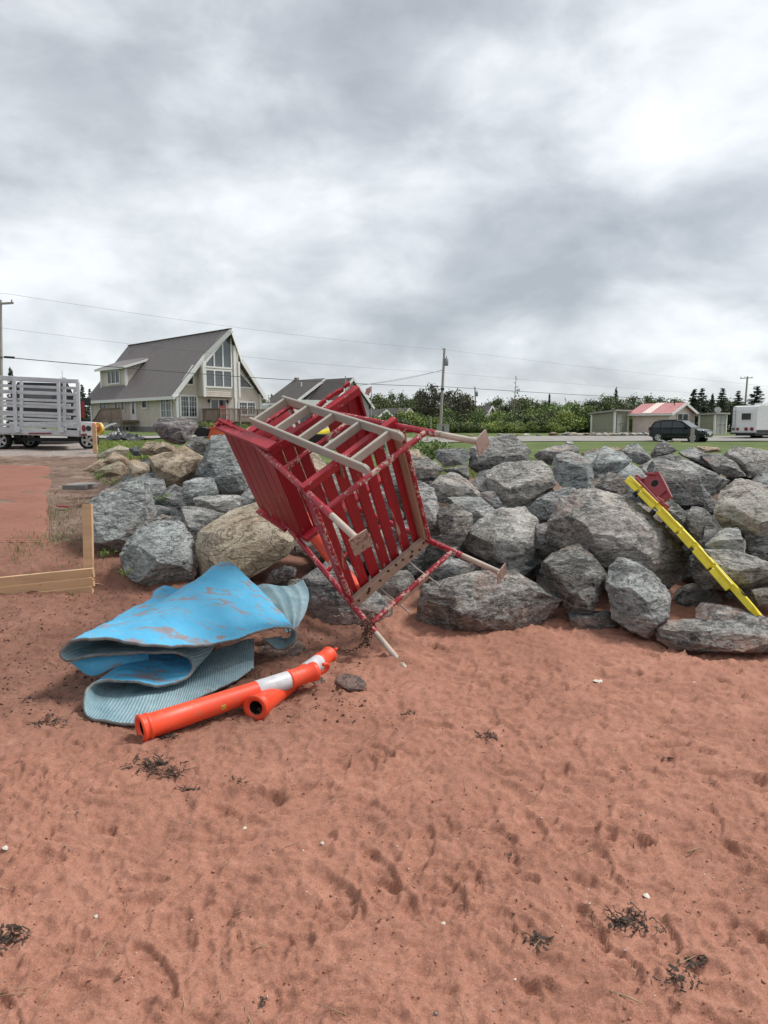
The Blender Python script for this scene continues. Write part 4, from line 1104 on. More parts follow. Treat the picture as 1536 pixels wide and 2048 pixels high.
def on_sand(px, d, dz):
    p = G(px, d); p.z += dz; return p


delineator(on_sand(281, 3.58, .072), on_sand(640, 4.24, .150), 'orange traffic post in front, white band near its hooked end, resting across the other', (.0, -.5, .8))
delineator(on_sand(510, 3.84, .072), on_sand(662, 4.78, .070), 'orange traffic post lying underneath with its open flared end towards the sand', (.6, .2, .5), marks=False)
delineator(ch_w(.0, .70, 1.84), ch_w(-.22, .73, .82), 'orange traffic post stuck inside the tipped red chair behind its slats', marks=False)

# ------------------------------------------------------------------ folded blue beach mat


def spline(P, n):
    """Catmull-Rom through points, n samples spaced evenly along the curve"""
    P = np.array(P, float); Q = np.vstack([2 * P[0] - P[1], P, 2 * P[-1] - P[-2]]); out = []
    for i in range(1, len(Q) - 2):
        for t in np.linspace(0, 1, 16, endpoint=False):
            a, b_, c, d = Q[i - 1], Q[i], Q[i + 1], Q[i + 2]
            out.append(.5 * ((2 * b_) + (c - a) * t + (2 * a - 5 * b_ + 4 * c - d) * t * t + (-a + 3 * b_ - 3 * c + d) * t ** 3))
    out.append(Q[-2]); out = np.array(out)
    s = np.concatenate([[0], np.cumsum(np.linalg.norm(np.diff(out, axis=0), axis=1))]); u = np.linspace(0, s[-1], n)
    return np.stack([np.interp(u, s, out[:, k]) for k in range(out.shape[1])], 1), u


def mat_blue():
    m, nt, b = mat('blue_mat_top', (.03, .35, .72), 0.55, 0, 0.3); L = nt.links
    v, _ = objcoord(nt, False)
    mp = N(nt, 'ShaderNodeMapping'); L.new(v, mp.inputs[0]); mp.inputs['Scale'].default_value = (2.2, 6.0, 6.0); mp.inputs['Rotation'].default_value = (0, 0, 0.35)
    n = noise(nt, mp.outputs[0], 1.9, 6, 0.6, 1.0); n2 = noise(nt, v, 40, 4, .6); n3 = noise(nt, v, 2.0, 4)
    c = ramp(nt, n3, [(0.3, (0.055, 0.325, 0.535)), (0.7, (0.12, 0.44, 0.655))])
    k = ramp(nt, mathn(nt, 'ADD', mathn(nt, 'MULTIPLY', n, .8), mathn(nt, 'MULTIPLY', n2, .2)), [(0.535, 0.0), (0.60, 0.85)])
    c = mixc(nt, k, c, (0.27, 0.19, 0.17))
    c = mixc(nt, ramp(nt, n2, [(0.60, 0.0), (0.75, 0.3)]), c, (0.3, 0.5, 0.62))
    L.new(c, b.inputs['Base Color'])
    bump(nt, b, mathn(nt, 'ADD', mathn(nt, 'MULTIPLY', n, .6), mathn(nt, 'MULTIPLY', n2, .4)), .7, .008); return m


def mat_ribbed():
    m, nt, b = mat('ribbed_mat_underside', (.2, .3, .33), 0.7, 0, 0.3); L = nt.links
    uvn = N(nt, 'ShaderNodeUVMap'); v, _ = objcoord(nt, False)
    w = N(nt, 'ShaderNodeTexWave', wave_type='BANDS', bands_direction='X'); w.inputs['Scale'].default_value = 14.5; w.inputs['Distortion'].default_value = 0.25; w.inputs['Detail'].default_value = 1
    L.new(uvn.outputs[0], w.inputs[0])
    n = noise(nt, v, 5, 5, .6, .4); n2 = noise(nt, v, 50, 4, .6)
    c = ramp(nt, n, [(0.35, (0.17, 0.285, 0.33)), (0.65, (0.30, 0.42, 0.455))])
    c = mixc(nt, mathn(nt, 'MULTIPLY', ramp(nt, w.outputs['Fac'], [(0.0, 1.0), (0.45, 0.0)]), .40), c, (0.10, 0.15, 0.165))
    c = mixc(nt, ramp(nt, mathn(nt, 'ADD', mathn(nt, 'MULTIPLY', n, .5), mathn(nt, 'MULTIPLY', n2, .5)), [(0.58, 0.0), (0.68, 0.7)]), c, (0.20, 0.12, 0.09))
    L.new(c, b.inputs['Base Color'])
    bump(nt, b, mathn(nt, 'ADD', w.outputs['Fac'], mathn(nt, 'MULTIPLY', n2, .25)), .6, .006); return m


M['mat_blue'] = mat_blue(); M['mat_rib'] = mat_ribbed()
M['mat_edge'] = plain('mat_edge', (0.20, 0.205, 0.195), 0.75, 0, 0.3, 18)


def sheet(name, F_, B_, parent, off, bulge=None, nu=260, nv=46, th=.016, curves=None):
    """thick sheet spanned between a front curve and a back curve of world points; upper side blue, underside ribbed"""
    cs = [spline(c, nu)[0] for c in ([F_, B_] if curves is None else curves)]
    _, u = spline(cs[0], nu)
    T = np.linspace(0, len(cs) - 1, nv); S = np.zeros((nv, nu, 3))
    C = np.array(cs)
    for j, t in enumerate(T):
        if len(cs) == 2: S[j] = C[0] * (1 - t) + C[1] * t
        else:
            i = min(int(t), len(cs) - 2); f = t - i
            a = C[max(i - 1, 0)]; b_ = C[i]; c = C[i + 1]; d = C[min(i + 2, len(cs) - 1)]
            S[j] = .5 * ((2 * b_) + (c - a) * f + (2 * a - 5 * b_ + 4 * c - d) * f * f + (-a + 3 * b_ - 3 * c + d) * f ** 3)
    if bulge is not None: S = S + bulge(T / (len(cs) - 1), u / u[-1])
    P = S.reshape(-1, 3)
    S = S + (fbm(P * 4.0, 4, .55).reshape(nv, nu, 1) * np.array([0, .004, .011])) + (fbm(P * np.array([5., 14., 9.]) + 7, 3, .5, True).reshape(nv, nu, 1) * np.array([0, 0, .0035]))
    du = np.gradient(S, axis=1); dv = np.gradient(S, axis=0)
    n = np.cross(dv, du); n /= np.linalg.norm(n, axis=2, keepdims=True) + 1e-9
    top = S + n * th / 2; bot = S - n * th / 2
    vs = np.concatenate([top.reshape(-1, 3), bot.reshape(-1, 3)]) - np.array(off)
    idx = np.arange(nu * nv).reshape(nv, nu); q = []
    mats = []
    A = np.stack([idx[:-1, :-1], idx[:-1, 1:], idx[1:, 1:], idx[1:, :-1]], -1).reshape(-1, 4)
    q += A.tolist(); mats += [0] * len(A)
    q += (A[:, ::-1] + nu * nv).tolist(); mats += [1] * len(A)
    rim = list(idx[0]) + list(idx[1:, -1]) + list(idx[-1, ::-1][1:]) + list(idx[::-1, 0][1:])
    for a, b_ in zip(rim, rim[1:]): q.append([b_, a, a + nu * nv, b_ + nu * nv]); mats.append(2)
    me = bpy.data.meshes.new(name); me.from_pydata(vs.tolist(), [], q)
    for k in ('mat_blue', 'mat_rib', 'mat_edge'): me.materials.append(M[k])
    me.polygons.foreach_set('material_index', mats); me.polygons.foreach_set('use_smooth', [True] * len(q))
    uv = me.uv_layers.new(name='UVMap'); uu = np.tile(u, nv); vv = np.repeat(np.linspace(0, 1, nv), nu)
    li = np.empty(len(me.loops), np.int32); me.loops.foreach_get('vertex_index', li); li = li % (nu * nv)
    uv.data.foreach_set('uv', np.stack([uu[li], vv[li]], 1).ravel())
    me.update(); return link(name, me, parent)


def build_mat():
    root = thing('beach_mat', 'bright blue foam beach mat with ribbed grey underside, folded over itself on the sand', 'mat', G(380, 4.6))
    off = root.location
    c4 = lambda X, Y, d: at(90 + X / 2.518, 1100 + Y / 2.518, d)

    def cz(X, Y, z):
        p = at(90 + X / 2.518, 1100 + Y / 2.518, 1.0); v = p - Vector((0, 0, EYE)); return Vector((0, 0, EYE)) + v * ((EYE - z) / -v.z)
    # front edge as (pixel of the enlarged crop, height above the beach): curl on the right, top, folds, lowest layer
    Fr = [(1100, 452, .20), (1150, 486, .15), (1200, 496, .13), (1255, 470, .17), (1266, 425, .23), (1225, 396, .28), (1120, 402, .31), (960, 452, .31), (800, 481, .32), (640, 486, .34),
          (470, 478, .37), (290, 452, .39), (160, 462, .37), (90, 500, .31), (78, 535, .27), (120, 560, .245), (220, 540, .26), (380, 521, .275), (560, 518, .27), (690, 530, .245), (738, 560, .215), (742, 605, .17),
          (690, 655, .135), (560, 682, .13), (400, 666, .16), (290, 668, .165), (220, 700, .145), (196, 760, .10), (200, 820, .06), (250, 862, .045), (380, 878, .045), (470, 882, .045), (560, 850, .045), (760, 760, .05), (960, 660, .06), (1050, 600, .07)]
    Bk = [(1180, 440, 4.78), (1200, 450, 4.78), (1225, 450, 4.78), (1245, 430, 4.80), (1245, 400, 4.82), (1230, 375, 4.84), (1165, 290, 4.94), (1060, 190, 5.08), (975, 100, 5.18), (900, 70, 5.22),
          (830, 110, 5.18), (740, 205, 5.10), (660, 205, 5.08), (600, 192, 5.08), (556, 215, 5.08), (565, 250, 5.06), (640, 290, 5.02), (730, 320, 4.98), (820, 345, 4.95), (900, 370, 4.92), (930, 400, 4.88), (920, 425, 4.84),
          (860, 440, 4.80), (760, 455, 4.74), (640, 470, 4.66), (560, 482, 4.60), (500, 505, 4.55), (470, 540, 4.50), (470, 570, 4.46), (500, 590, 4.45), (600, 580, 4.48), (700, 560, 4.52), (800, 535, 4.58), (900, 500, 4.66), (1000, 470, 4.72), (1052, 460, 4.76)]
    F_ = [cz(*p) for p in Fr]; B_ = [c4(*p) for p in Bk]
    for p in B_: p.z = max(p.z, gz(p.x, p.y) + .04)
    mid = []
    for i, (a, b_) in enumerate(zip(F_, B_)):
        p = a.lerp(b_, .5)
        if 6 <= i <= 13: p = p + Vector((0, 0, -.012 + .02 * math.sin(i * 1.9)))
        mid.append(p)

    def bulge(t, s):
        T, S_ = np.meshgrid(t, s, indexing='ij')
        w = np.exp(-((S_ - .27) / .12) ** 4)
        z = .014 * np.sin(T * 9 + S_ * 21) * w * np.sin(np.pi * T)
        return np.stack([0 * z, 0 * z, z], -1)
    sheet('folded_sheet', None, None, root, off, bulge, 420, 60, .017, [F_, mid, B_])
    # loose end standing up behind, ribbed side towards the beach
    E1 = [c4(1050, 205, 5.12), c4(1100, 178, 5.14), c4(1180, 190, 5.16), c4(1255, 175, 5.18), c4(1300, 148, 5.2)]
    E2 = [c4(1110, 260, 5.06), c4(1160, 240, 5.08), c4(1220, 235, 5.1), c4(1285, 225, 5.12), c4(1328, 215, 5.14)]
    E3 = [c4(1170, 350, 4.98), c4(1210, 330, 4.99), c4(1255, 315, 5.0), c4(1300, 300, 5.02), c4(1318, 295, 5.04)]
    E4 = [c4(1220, 420, 4.92), c4(1235, 415, 4.92), c4(1250, 408, 4.93), c4(1262, 400, 4.94), c4(1272, 392, 4.95)]
    sheet('loose_end', None, None, root, off, None, 60, 40, .015, [E4, E3, E2, E1])
    # outer side of the left fold hanging below the front edge
    H1 = [cz(98, 556, .235), cz(170, 558, .24), cz(250, 545, .25), cz(330, 534, .255), cz(470, 524, .26)]
    H2 = [cz(128, 585, .20), cz(190, 598, .20), cz(262, 592, .205), cz(330, 572, .225), cz(470, 560, .22)]
    H3 = [cz(185, 628, .15), cz(215, 648, .135), cz(262, 646, .14), cz(325, 625, .165), cz(470, 610, .17)]
    sheet('hanging_fold', None, None, root, off, lambda t, s_: np.stack([0 * np.outer(t, s_), .03 + .16 * np.outer(1 + 0 * t, s_), 0 * np.outer(t, s_)], -1), 60, 24, .014, [H1, H2, H3])
    return root


build_mat()

# ------------------------------------------------------------------ yellow spine board with red head block


def build_board():
    top = at(1246, 943, 6.62); bot = at(1500, 1216, 5.30)
    ax = (bot - top).normalized(); Lg = (bot - top).length
    wd = ((top + bot) / 2 - Vector((0, 0, EYE))).normalized() + Vector((0, 0, .03)); wd = (wd - ax * wd.dot(ax)).normalized()      # across the board, away from the beach
    nr = ax.cross(wd).normalized()
    if nr.z < 0: nr = -nr
    root = thing('spine_board', 'bright yellow plastic rescue board leaning on edge across the boulders', 'rescue board', bot)
    P = lambda s, w, t: ax * (-(1 - s) * Lg) + wd * w + nr * t
    mb = MB(); prof = [(0, .10), (.03, .16), (.12, .20), (.30, .21), (.70, .20), (.9, .15), (.975, .10), (1, .05)]
    vs = []; fs = []; n = len(prof)
    for s, w in prof:
        th = .024 if .02 < s < .98 else .014
        bow = .022 * math.sin(math.pi * s)
        vs += [P(s, .21 - w, -th + bow), P(s, .21 - w, th + bow), P(s, .21 + w, th + bow), P(s, .21 + w, -th + bow)]
    for i in range(n - 1):
        for k in range(4): fs.append((i * 4 + k, i * 4 + (k + 1) % 4, (i + 1) * 4 + (k + 1) % 4, (i + 1) * 4 + k))
    fs += [(3, 2, 1, 0), tuple(range(4 * n - 4, 4 * n))]
    mb.add(vs, fs); body = mb.build('body', M['yellow'], root)
    # thick side rim carrying the hand-grip sections
    for i, (s0, s1) in enumerate(((.06, .155), (.175, .30), (.335, .49), (.505, .60), (.625, .74), (.755, .875))):
        w = -.004
        a, b_ = P(s0, w, -.034 + .022 * math.sin(math.pi * s0)), P(s1, w, -.034 + .022 * math.sin(math.pi * s1))
        MB().bar(a, b_, .020, .044, nr, .005).build('grip', M['yellow'], root)
        MB().bar(a + nr * .045 + wd * -.006, b_ + nr * .045 + wd * -.006, .016, .020, nr, .004).build('rim', M['yellow'], root)
    for s in (.165, .318, .615, .90):
        MB().bar(P(s - .008, -.004, -.055), P(s + .012, -.004, -.05), .03, .045, nr, .004).build('strap_slot', M['hole'], root)
    for s in (.345, .61, .86):
        MB().bar(P(s, .16, .024 + .022 * math.sin(math.pi * s)), P(s + .06, .06, .026 + .022 * math.sin(math.pi * s)), .04, .008, nr).build('black_strap', M['black'], root)
    # red head immobiliser
    hb = thing('head_block', 'red plastic head block with a round ear hole on top of the yellow board', 'head block', top)
    o = hb.location; Q = lambda s, w, t: P(s, w, t) + bot - o
    MB().bar(Q(.085, .10, .045), Q(.295, .10, .045), .20, .022, nr, .004).build('base_plate', M['redplastic'], hb)
    poly = [Q(.105, .03, .06), Q(.12, .03, .205), Q(.135, .03, .22), Q(.255, .03, .165), Q(.255, .03, .06)]
    cs = MB().prism(poly, wd * .13).build('ear_block', M['redplastic'], hb)
    c = Q(.178, .0285, .132)
    MB().lathe(c, c + wd * .003, [(0, .034), (1, .034)], 24).build('ear_hole', M['hole'], cs)
    MB().bar(Q(.095, .028, .13), Q(.14, .028, .19), .018, .03, wd, .004).build('edge_rib', M['redplastic'], cs)
    MB().bar(Q(.14, .028, .222), Q(.31, .028, .15), .02, .014, wd, .003).build('edge_rib', M['redplastic'], cs)
    MB().bar(Q(.257, .05, .10), Q(.262, .05, .17), .10, .01, wd, .003).build('red_pad', M['redplastic'], cs)
    for s in (.07, .26, .30):
        MB().bar(Q(s, .02, .06), Q(s + .045, .02, .075), .03, .03, nr, .006).build('buckle', M['redplastic'], hb)


build_board()

# ------------------------------------------------------------------ new lumber retaining boards and stake


def build_frame():
    base = G(100, 6.08)
    root = thing('retaining_frame', 'new lumber edging of stacked boards holding back the soil at the left', 'board edging', base)
    o = root.location
    def row(y0l, y0r, dz, hh, xr, dl, dr):
        a, b_ = at(-160, y0l + 13 , dl), at(xr, y0r, dr)
        mb = MB().bar(a - o, b_ - o, .040, hh, (0, 0, 1), .003); return mb.build('board', M['lumber'], root)
    row(1167, 1145, 0, .082, 187.5, 6.02, 6.06); row(1187, 1163, 0, .082, 187.5, 6.015, 6.055); row(1205, 1181, 0, .082, 186, 6.01, 6.05)
    mb = MB()
    for px, py in ((184, 1152), (186, 1161), (80, 1170), (60, 1147), (20, 1178)):
        p = at(px, py, 6.018) - o; mb.lathe(p, p + Vector((0, .012, 0)), [(0, .004), (1, .004)], 6)
    mb.build('nails', M['bolt'], root)
    st = thing('wooden_stake', 'upright new lumber stake at the corner of the board edging', 'stake', at(176, 1130, 6.12))
    MB().bar(at(178, 1150, 6.12) - st.location, at(175, 1008, 6.12) - st.location, .082, .036, (0, 1, 0), .003).build('post', M['lumber'], st)
    p = at(190, 1172, 5.7); mbs = MB().bar((0, 0, 0), (.11, -.01, -.01), .02, .004, (0, 0, 1))
    tagged_mesh('wood_splinter', mbs, M['lumber'], ground_at(190, 1172) + Vector((0, 0, .02)), 'pale splinter of new wood on the soil by the edging corner', 'splinter')


build_frame()
# ------------------------------------------------------------------ grey timber house behind the wall


def window(parent, c, w, h, ax, nrm, cols=2, rows=1, fr=.07, name='window', grid=(0, 0), glass='glass', depth=.07):
    """framed window centred at c on a wall with outward normal nrm; ax runs along the wall"""
    c, ax, nrm = Vector(c), Vector(ax), Vector(nrm); up = Vector((0, 0, 1))
    mb = MB(); f = nrm * (depth / 2)
    mb.bar(c + f - ax * w / 2 + up * (h / 2), c + f + ax * w / 2 + up * (h / 2), depth, fr, up)
    mb.bar(c + f - ax * w / 2 - up * (h / 2), c + f + ax * w / 2 - up * (h / 2), depth, fr, up)
    for k in range(cols + 1):
        x = -w / 2 + w * k / cols
        mb.bar(c + f + ax * x - up * (h / 2 - fr / 2), c + f + ax * x + up * (h / 2 - fr / 2), depth * .96, fr if k in (0, cols) else fr * .8, ax)
    for k in range(1, rows):
        z = -h / 2 + h * k / rows; mb.bar(c + f - ax * (w / 2 - fr / 2) + up * z, c + f + ax * (w / 2 - fr / 2) + up * z, depth * .92, fr * .8, up)
    g = nrm * .028
    for k in range(1, grid[0]): x = -w / 2 + w * k / grid[0]; mb.bar(c + g + ax * x - up * h / 2, c + g + ax * x + up * h / 2, .02, .028, ax)
    for k in range(1, grid[1]): z = -h / 2 + h * k / grid[1]; mb.bar(c + g - ax * w / 2 + up * z, c + g + ax * w / 2 + up * z, .018, .028, up)
    o = mb.build(name, M['trim'], parent)
    for k in range(cols):
        a = -w / 2 + w * k / cols; b_ = a + w / cols; p = c + nrm * .012
        MB().prism([p + ax * a - up * h / 2, p + ax * b_ - up * h / 2, p + ax * b_ + up * h / 2, p + ax * a + up * h / 2], nrm * .006).build('pane', M[glass], o)
    return o


def laps(mb, p0, p1, z0, z1f, nrm, step=.16):
    """lapped boards on a wall from p0 to p1; z1f(t) is the wall top at fraction t"""
    p0, p1, nrm = Vector(p0), Vector(p1), Vector(nrm); z = z0; K = 24
    tops = [z1f(i / K) for i in range(K + 1)]
    while z < max(tops) - .02:
        ok = [i for i in range(K + 1) if tops[i] > z + .02]
        if not ok: break
        a, b_ = min(ok) / K, max(ok) / K
        zt = min(z + step, max(tops))
        ok2 = [i for i in range(K + 1) if tops[i] >= zt - .02] or ok
        a2, b2 = min(ok2) / K, max(ok2) / K
        A, B = p0.lerp(p1, a), p0.lerp(p1, b_); A2, B2 = p0.lerp(p1, a2), p0.lerp(p1, b2)
        u = lambda q, zz, o: Vector((q.x, q.y, zz)) + nrm * o
        mb.add([u(A, z, .0), u(B, z, .0), u(B, z, .028), u(A, z, .028), u(A2, zt, .006), u(B2, zt, .006)], [(0, 1, 2, 3), (3, 2, 5, 4)])
        z += step


def build_house():
    near = G(356, 55.0); near.z = 1.50
    root = thing('timber_house', 'taupe clapboard house with brown metal roof and a tall glazed prow gable', 'house', near, math.radians(47))
    W, D, EZ, RZ = 8.0, 14.8, 3.0, 7.75; X, Y = Vector((1, 0, 0)), Vector((0, 1, 0))
    NS, NG = Vector((-1, 0, 0)), Vector((0, -1, 0))
    top = lambda x: EZ + (RZ - EZ) * (1 - abs(x - 4) / 4) - .12
    core = MB()
    core.prism([(0.03, .03, -.6), (W - .03, .03, -.6), (W - .03, .03, EZ - .12), (4, .03, RZ - .25), (.03, .03, EZ - .12)], (0, D - .06, 0))
    wall = core.build('wall', M['siding'], root)
    s = MB(); laps(s, (0, 0, 0), (0, D, 0), .18, lambda t: EZ - .1, NS)
    laps(s, (0, 0, 0), (W, 0, 0), .18, lambda t: top(t * W), NG); tag(s.build('clapboards', M['siding'], wall), kind='stuff')
    MB().box((W / 2, D / 2, -.2), (W + .10, D + .10, .74)).build('foundation', M['concrete'], root)
    # roof with prow
    th = .16
    rf = MB(); yb = D + .35
    for sx in (-1, 1):
        ex = 4 + sx * 4.55; ez = EZ - .55 * (RZ - EZ) / 4
        kx = 4 + sx * 1.75; kz = RZ - 1.75 * (RZ - EZ) / 4
        rf.prism([(ex, -.35, ez), (kx, -.55, kz), (4, -1.75, RZ), (4, yb, RZ), (ex, yb, ez)], (0, 0, th))
    roof = rf.build('roof', M['roofmetal'], root)
    rb = MB()
    for k in range(38):
        y = -.4 + k * .41; ys = y
        yt = max(y, -2.0 + 1.6 * 0)
        rb.bar((4 - 4.5, y, EZ - .5 * (RZ - EZ) / 4 + th + .02), (4 - .05, y, RZ - .05 * (RZ - EZ) / 4 + th + .02), .035, .03, (0, 0, 1))
    tag(rb.build('roof_ribs', M['roofmetal'], roof), kind='stuff')
    fa = MB()
    for sx in (-1, 1):
        ex = 4 + sx * 4.57; ez = EZ - .56 * (RZ - EZ) / 4
        kx = 4 + sx * 1.75; kz = RZ - 1.75 * (RZ - EZ) / 4
        fa.bar((ex, -.40, ez + .02), (kx, -.60, kz + .02), .05, .34, (0, 0, 1)); fa.bar((kx, -.60, kz + .02), (4, -1.80, RZ + .02), .05, .34, (0, 0, 1))
        fa.bar((ex + sx * .03, -.6, ez + .04), (ex + sx * .03, yb, ez + .04), .05, .24, (0, 0, 1))
    fa.build('fascia', M['trim'], roof)
    sf = MB()
    for sx in (-1, 1): sf.prism([(4 + sx * 4.45, -.5, EZ - .56), (4 + sx * 4.45, yb, EZ - .56), (4 + sx * 4.0, yb, EZ - .4), (4 + sx * 4.0, -.5, EZ - .4)], (0, 0, .03))
    sf.build('soffit', M['trim'], roof)
    MB().bar((4, -1.75, RZ + th + .02), (4, yb, RZ + th + .02), .22, .05, (0, 0, 1)).build('ridge_cap', M['roofmetal'], roof)
    for y in (9.0, 13.6):
        MB().tube((3.2, y, RZ - .7), (3.2, y, RZ - .25), .06).build('vent_pipe', M['greymetal'], roof)
    cb = MB()
    for x, y in ((-.02, -.02), (W + .02, -.02), (-.02, D + .02)): cb.box((x, y, EZ / 2), (.20, .20, EZ - .1))
    cb.build('corner_board', M['trim'], wall)
    MB().path([(-.48, -.3, EZ - .62), (-.42, -.1, EZ - .75), (-.13, -.04, EZ - 1.0), (-.13, -.06, .1)], .04, 6).build('downpipe', M['trim'], root)
    # dormer on the left slope
    y0, y1, xf, zt = 9.1, 13.7, .55, 5.35
    d = MB(); d.prism([(xf, y0, EZ + .5), (xf, y0, zt), (2.65, y0, 6.13), (2.65, y0, 5.6)], (0, y1 - y0, 0))
    dm = d.build('dormer', M['siding'], root)
    dl = MB(); laps(dl, (xf, y0, 0), (xf, y1, 0), 3.72, lambda t: zt, NS)
    laps(dl, (xf, y0, 0), (2.6, y0, 0), 3.75, lambda t: zt + .3 * t, NG); tag(dl.build('clapboards', M['siding'], dm), kind='stuff')
    MB().prism([(.12, y0 - .4, zt - .1), (3.05, y0 - .4, 6.35), (3.05, y1 + .4, 6.35), (.12, y1 + .4, zt - .1)], (0, 0, .12)).build('dormer_roof', M['roofmetal'], dm)
    q = MB(); q.bar((.09, y0 - .42, zt - .09), (.09, y1 + .42, zt - .09), .05, .20, (0, 0, 1)); q.bar((.1, y0 - .43, zt - .09), (2.75, y0 - .43, 6.16), .05, .20, (0, 0, 1))
    q.build('fascia', M['trim'], dm)
    for yy in (y0 - .02, y1): MB().box((xf - .02, yy, 4.5), (.20, .20, 1.6)).build('corner_board', M['trim'], dm)
    window(dm, (xf - .03, 11.3, 4.55), 2.3, 1.15, Y, NS, 3, 1, .12)
    # long side openings

    def side(px):
        t = (px - 768) / FPX; a = near
        for_y = lambda y: (a.x - math.sin(math.radians(47)) * y, a.y + math.cos(math.radians(47)) * y)
        lo, hi = 0, 16
        for _ in range(40):
            m_ = (lo + hi) / 2; x, yy = for_y(m_)
            if x / (yy * CA) > t: lo = m_
            else: hi = m_
        return lo
    for a, b_, z, h, cols, nm in ((203, 218, 1.85, 1.25, 2, 'window'), (233, 240, 2.0, .95, 1, 'window'), (246, 253, 2.0, .95, 1, 'window'), (287, 298, 2.0, .62, 1, 'window'), (325, 346, 1.75, 1.75, 2, 'window')):
        ya, yb_ = side(b_), side(a); window(root, (-.035, (ya + yb_) / 2, z), yb_ - ya, h, Y, NS, cols, 1, .13, grid=(2 * cols, 3) if h > 1.2 and cols == 2 else (0, 0), glass='glass_pale' if a == 325 else 'glass')
    ya, yb_ = side(276), side(264); dr = MB().box((-.05, (ya + yb_) / 2, 1.72), (.08, yb_ - ya, 2.05)).build('door', M['trim'], root)
    MB().box((-.10, (ya + yb_) / 2, 1.85), (.03, .3, 1.2)).build('door_glass', M['glass'], dr)
    for px in (261, 279): MB().lathe((-.10, side(px), 2.4), (-.10, side(px), 2.7), [(0, .05), (.3, .11), (.8, .11), (1, .04)], 8).build('wall_lamp', M['black'], root)
    window(root, (-.035, side(206), .02), .9, .42, Y, NS, 1, 1, .10, 'basement_window')
    window(root, (-.035, side(256), .0), .7, .42, Y, NS, 1, 1, .10, 'basement_window')
    # side landing with sloping rail
    st = MB(); yl, yr = side(280), side(240)
    st.box((-.85, (yl + yr) / 2, .62), (1.6, yr - yl, .18))
    for y in (yl, (yl + yr) / 2, yr):
        st.box((-1.6, y, .0), (.14, .14, 1.3)); st.box((-1.6, y, 1.2), (.10, .10, 1.1))
    st.bar((-1.6, yl, 1.72), (-1.6, yr, 1.72), .10, .08, (0, 0, 1)); st.bar((-1.6, yr, 1.72), (-1.6, yr + 1.9, .5), .10, .08, (0, 0, 1))
    ld = st.build('side_landing', M['deckwood'], root)
    bl = MB()
    for k in range(26): y = yl + (yr - yl) * (k + .5) / 26; bl.box((-1.6, y, 1.2), (.04, .07, .95))
    for k in range(14): t = (k + .5) / 14; bl.box((-1.6, yr + 1.9 * t, 1.15 - 1.2 * t), (.04, .07, .95))
    tag(bl.build('balusters', M['deckwood'], ld), kind='stuff')
    # gable front: projecting bay with the tall glazing
    bx0, bx1, bp = 1.85, 5.15, -1.0
    bay = MB(); bay.prism([(bx0, bp, 2.55), (bx1, bp, 2.55), (bx1, bp, top(bx1) - .05), (4, bp, RZ - .3), (bx0, bp, top(bx0) - .05)], (0, 1.02, 0))
    by = bay.build('bay', M['siding'], root)
    q = MB(); laps(q, (bx0, bp, 0), (bx1, bp, 0), 2.56, lambda t: 3.3, NG); tag(q.build('clapboards', M['siding'], by), kind='stuff')
    for c_, s_ in (((bx0, bp - .02, 3.9), (.22, .16, 2.75)), ((4.72, bp - .06, 4.6), (.24, .16, 4.2)), ((bx1 + .02, bp, 4.0), (.16, .16, 2.9)), ((4.72, bp - .06, 1.2), (.22, .22, 2.7))): MB().box(c_, s_).build('trim_post', M['trim'], by)
    window(by, (3.2, bp - .01, 3.98), 2.45, 1.35, X, NG, 3, 1, .13, glass='glass_pale')
    # upper raked glazing
    fr = MB(); x0, x1 = 1.98, 4.43; z0 = 4.86; zt_ = lambda x: 5.15 + (x - x0) * 1.05; y = bp - .05
    fr.bar((x0, y, z0), (x1, y, z0), .08, .13, (0, 0, 1)); fr.bar((x0, y, zt_(x0)), (x1, y, zt_(x1)), .08, .13, (0, 0, 1))
    for x in (x0, x0 + .82, x0 + 1.64, x1): fr.bar((x, y, z0), (x, y, zt_(x)), .075, .12, (1, 0, 0))
    uw = fr.build('window', M['trim'], by)
    for k in range(3):
        a, b_ = x0 + .817 * k, x0 + .817 * (k + 1)
        MB().prism([(a, bp - .02, z0), (b_, bp - .02, z0), (b_, bp - .02, zt_(b_)), (a, bp - .02, zt_(a))], (0, .008, 0)).build('pane', M['glass_pale'], uw)
    # triangular windows either side
    for xs in ((.35, 1.5, 1), (7.3, 5.6, -1)):
        a, b_, sg = xs; z0 = 3.45; z1 = 5.0
        t = MB(); y = -.05
        t.bar((a, y, z0), (b_, y, z0), .08, .12, (0, 0, 1)); t.bar((b_, y, z0), (b_, y, z1), .075, .12, (1, 0, 0)); t.bar((a, y, z0), (b_, y, z1), .07, .12, (0, 0, 1))
        w_ = t.build('window', M['trim'], root)
        MB().prism([(a, -.032, z0), (b_, -.032, z0), (b_, -.032, z1)], (0, .008, 0)).build('pane', M['glass'], w_)
    window(root, (1.0, -.035, 1.75), 1.5, 1.7, X, NG, 2, 1, .14, grid=(6, 4))
    window(root, (3.75, -.035, 1.45), 1.5, 1.9, X, NG, 2, 1, .12, 'glass_door')
    window(root, (6.6, -.035, 1.7), 1.7, 1.1, X, NG, 2, 1, .13, grid=(6, 3))
    for x in (2.85, 4.6): MB().lathe((x, -.1, 2.1), (x, -.1, 2.35), [(0, .05), (.3, .10), (.8, .10), (1, .04)], 8).build('wall_lamp', M['black'], root)
    # front deck
    dk = MB(); dk.box((5.0, -1.3, .62), (5.6, 2.5, .16))
    for x in (2.3, 4.1, 5.9, 7.7): dk.box((x, -2.5, .2), (.16, .16, 1.0)); dk.box((x, -2.5, 1.05), (.11, .11, 1.0))
    dk.bar((2.2, -2.5, 1.58), (7.8, -2.5, 1.58), .14, .07, (0, 0, 1)); dk.bar((2.2, -2.5, 1.58), (2.2, -.1, 1.58), .14, .07, (0, 0, 1))
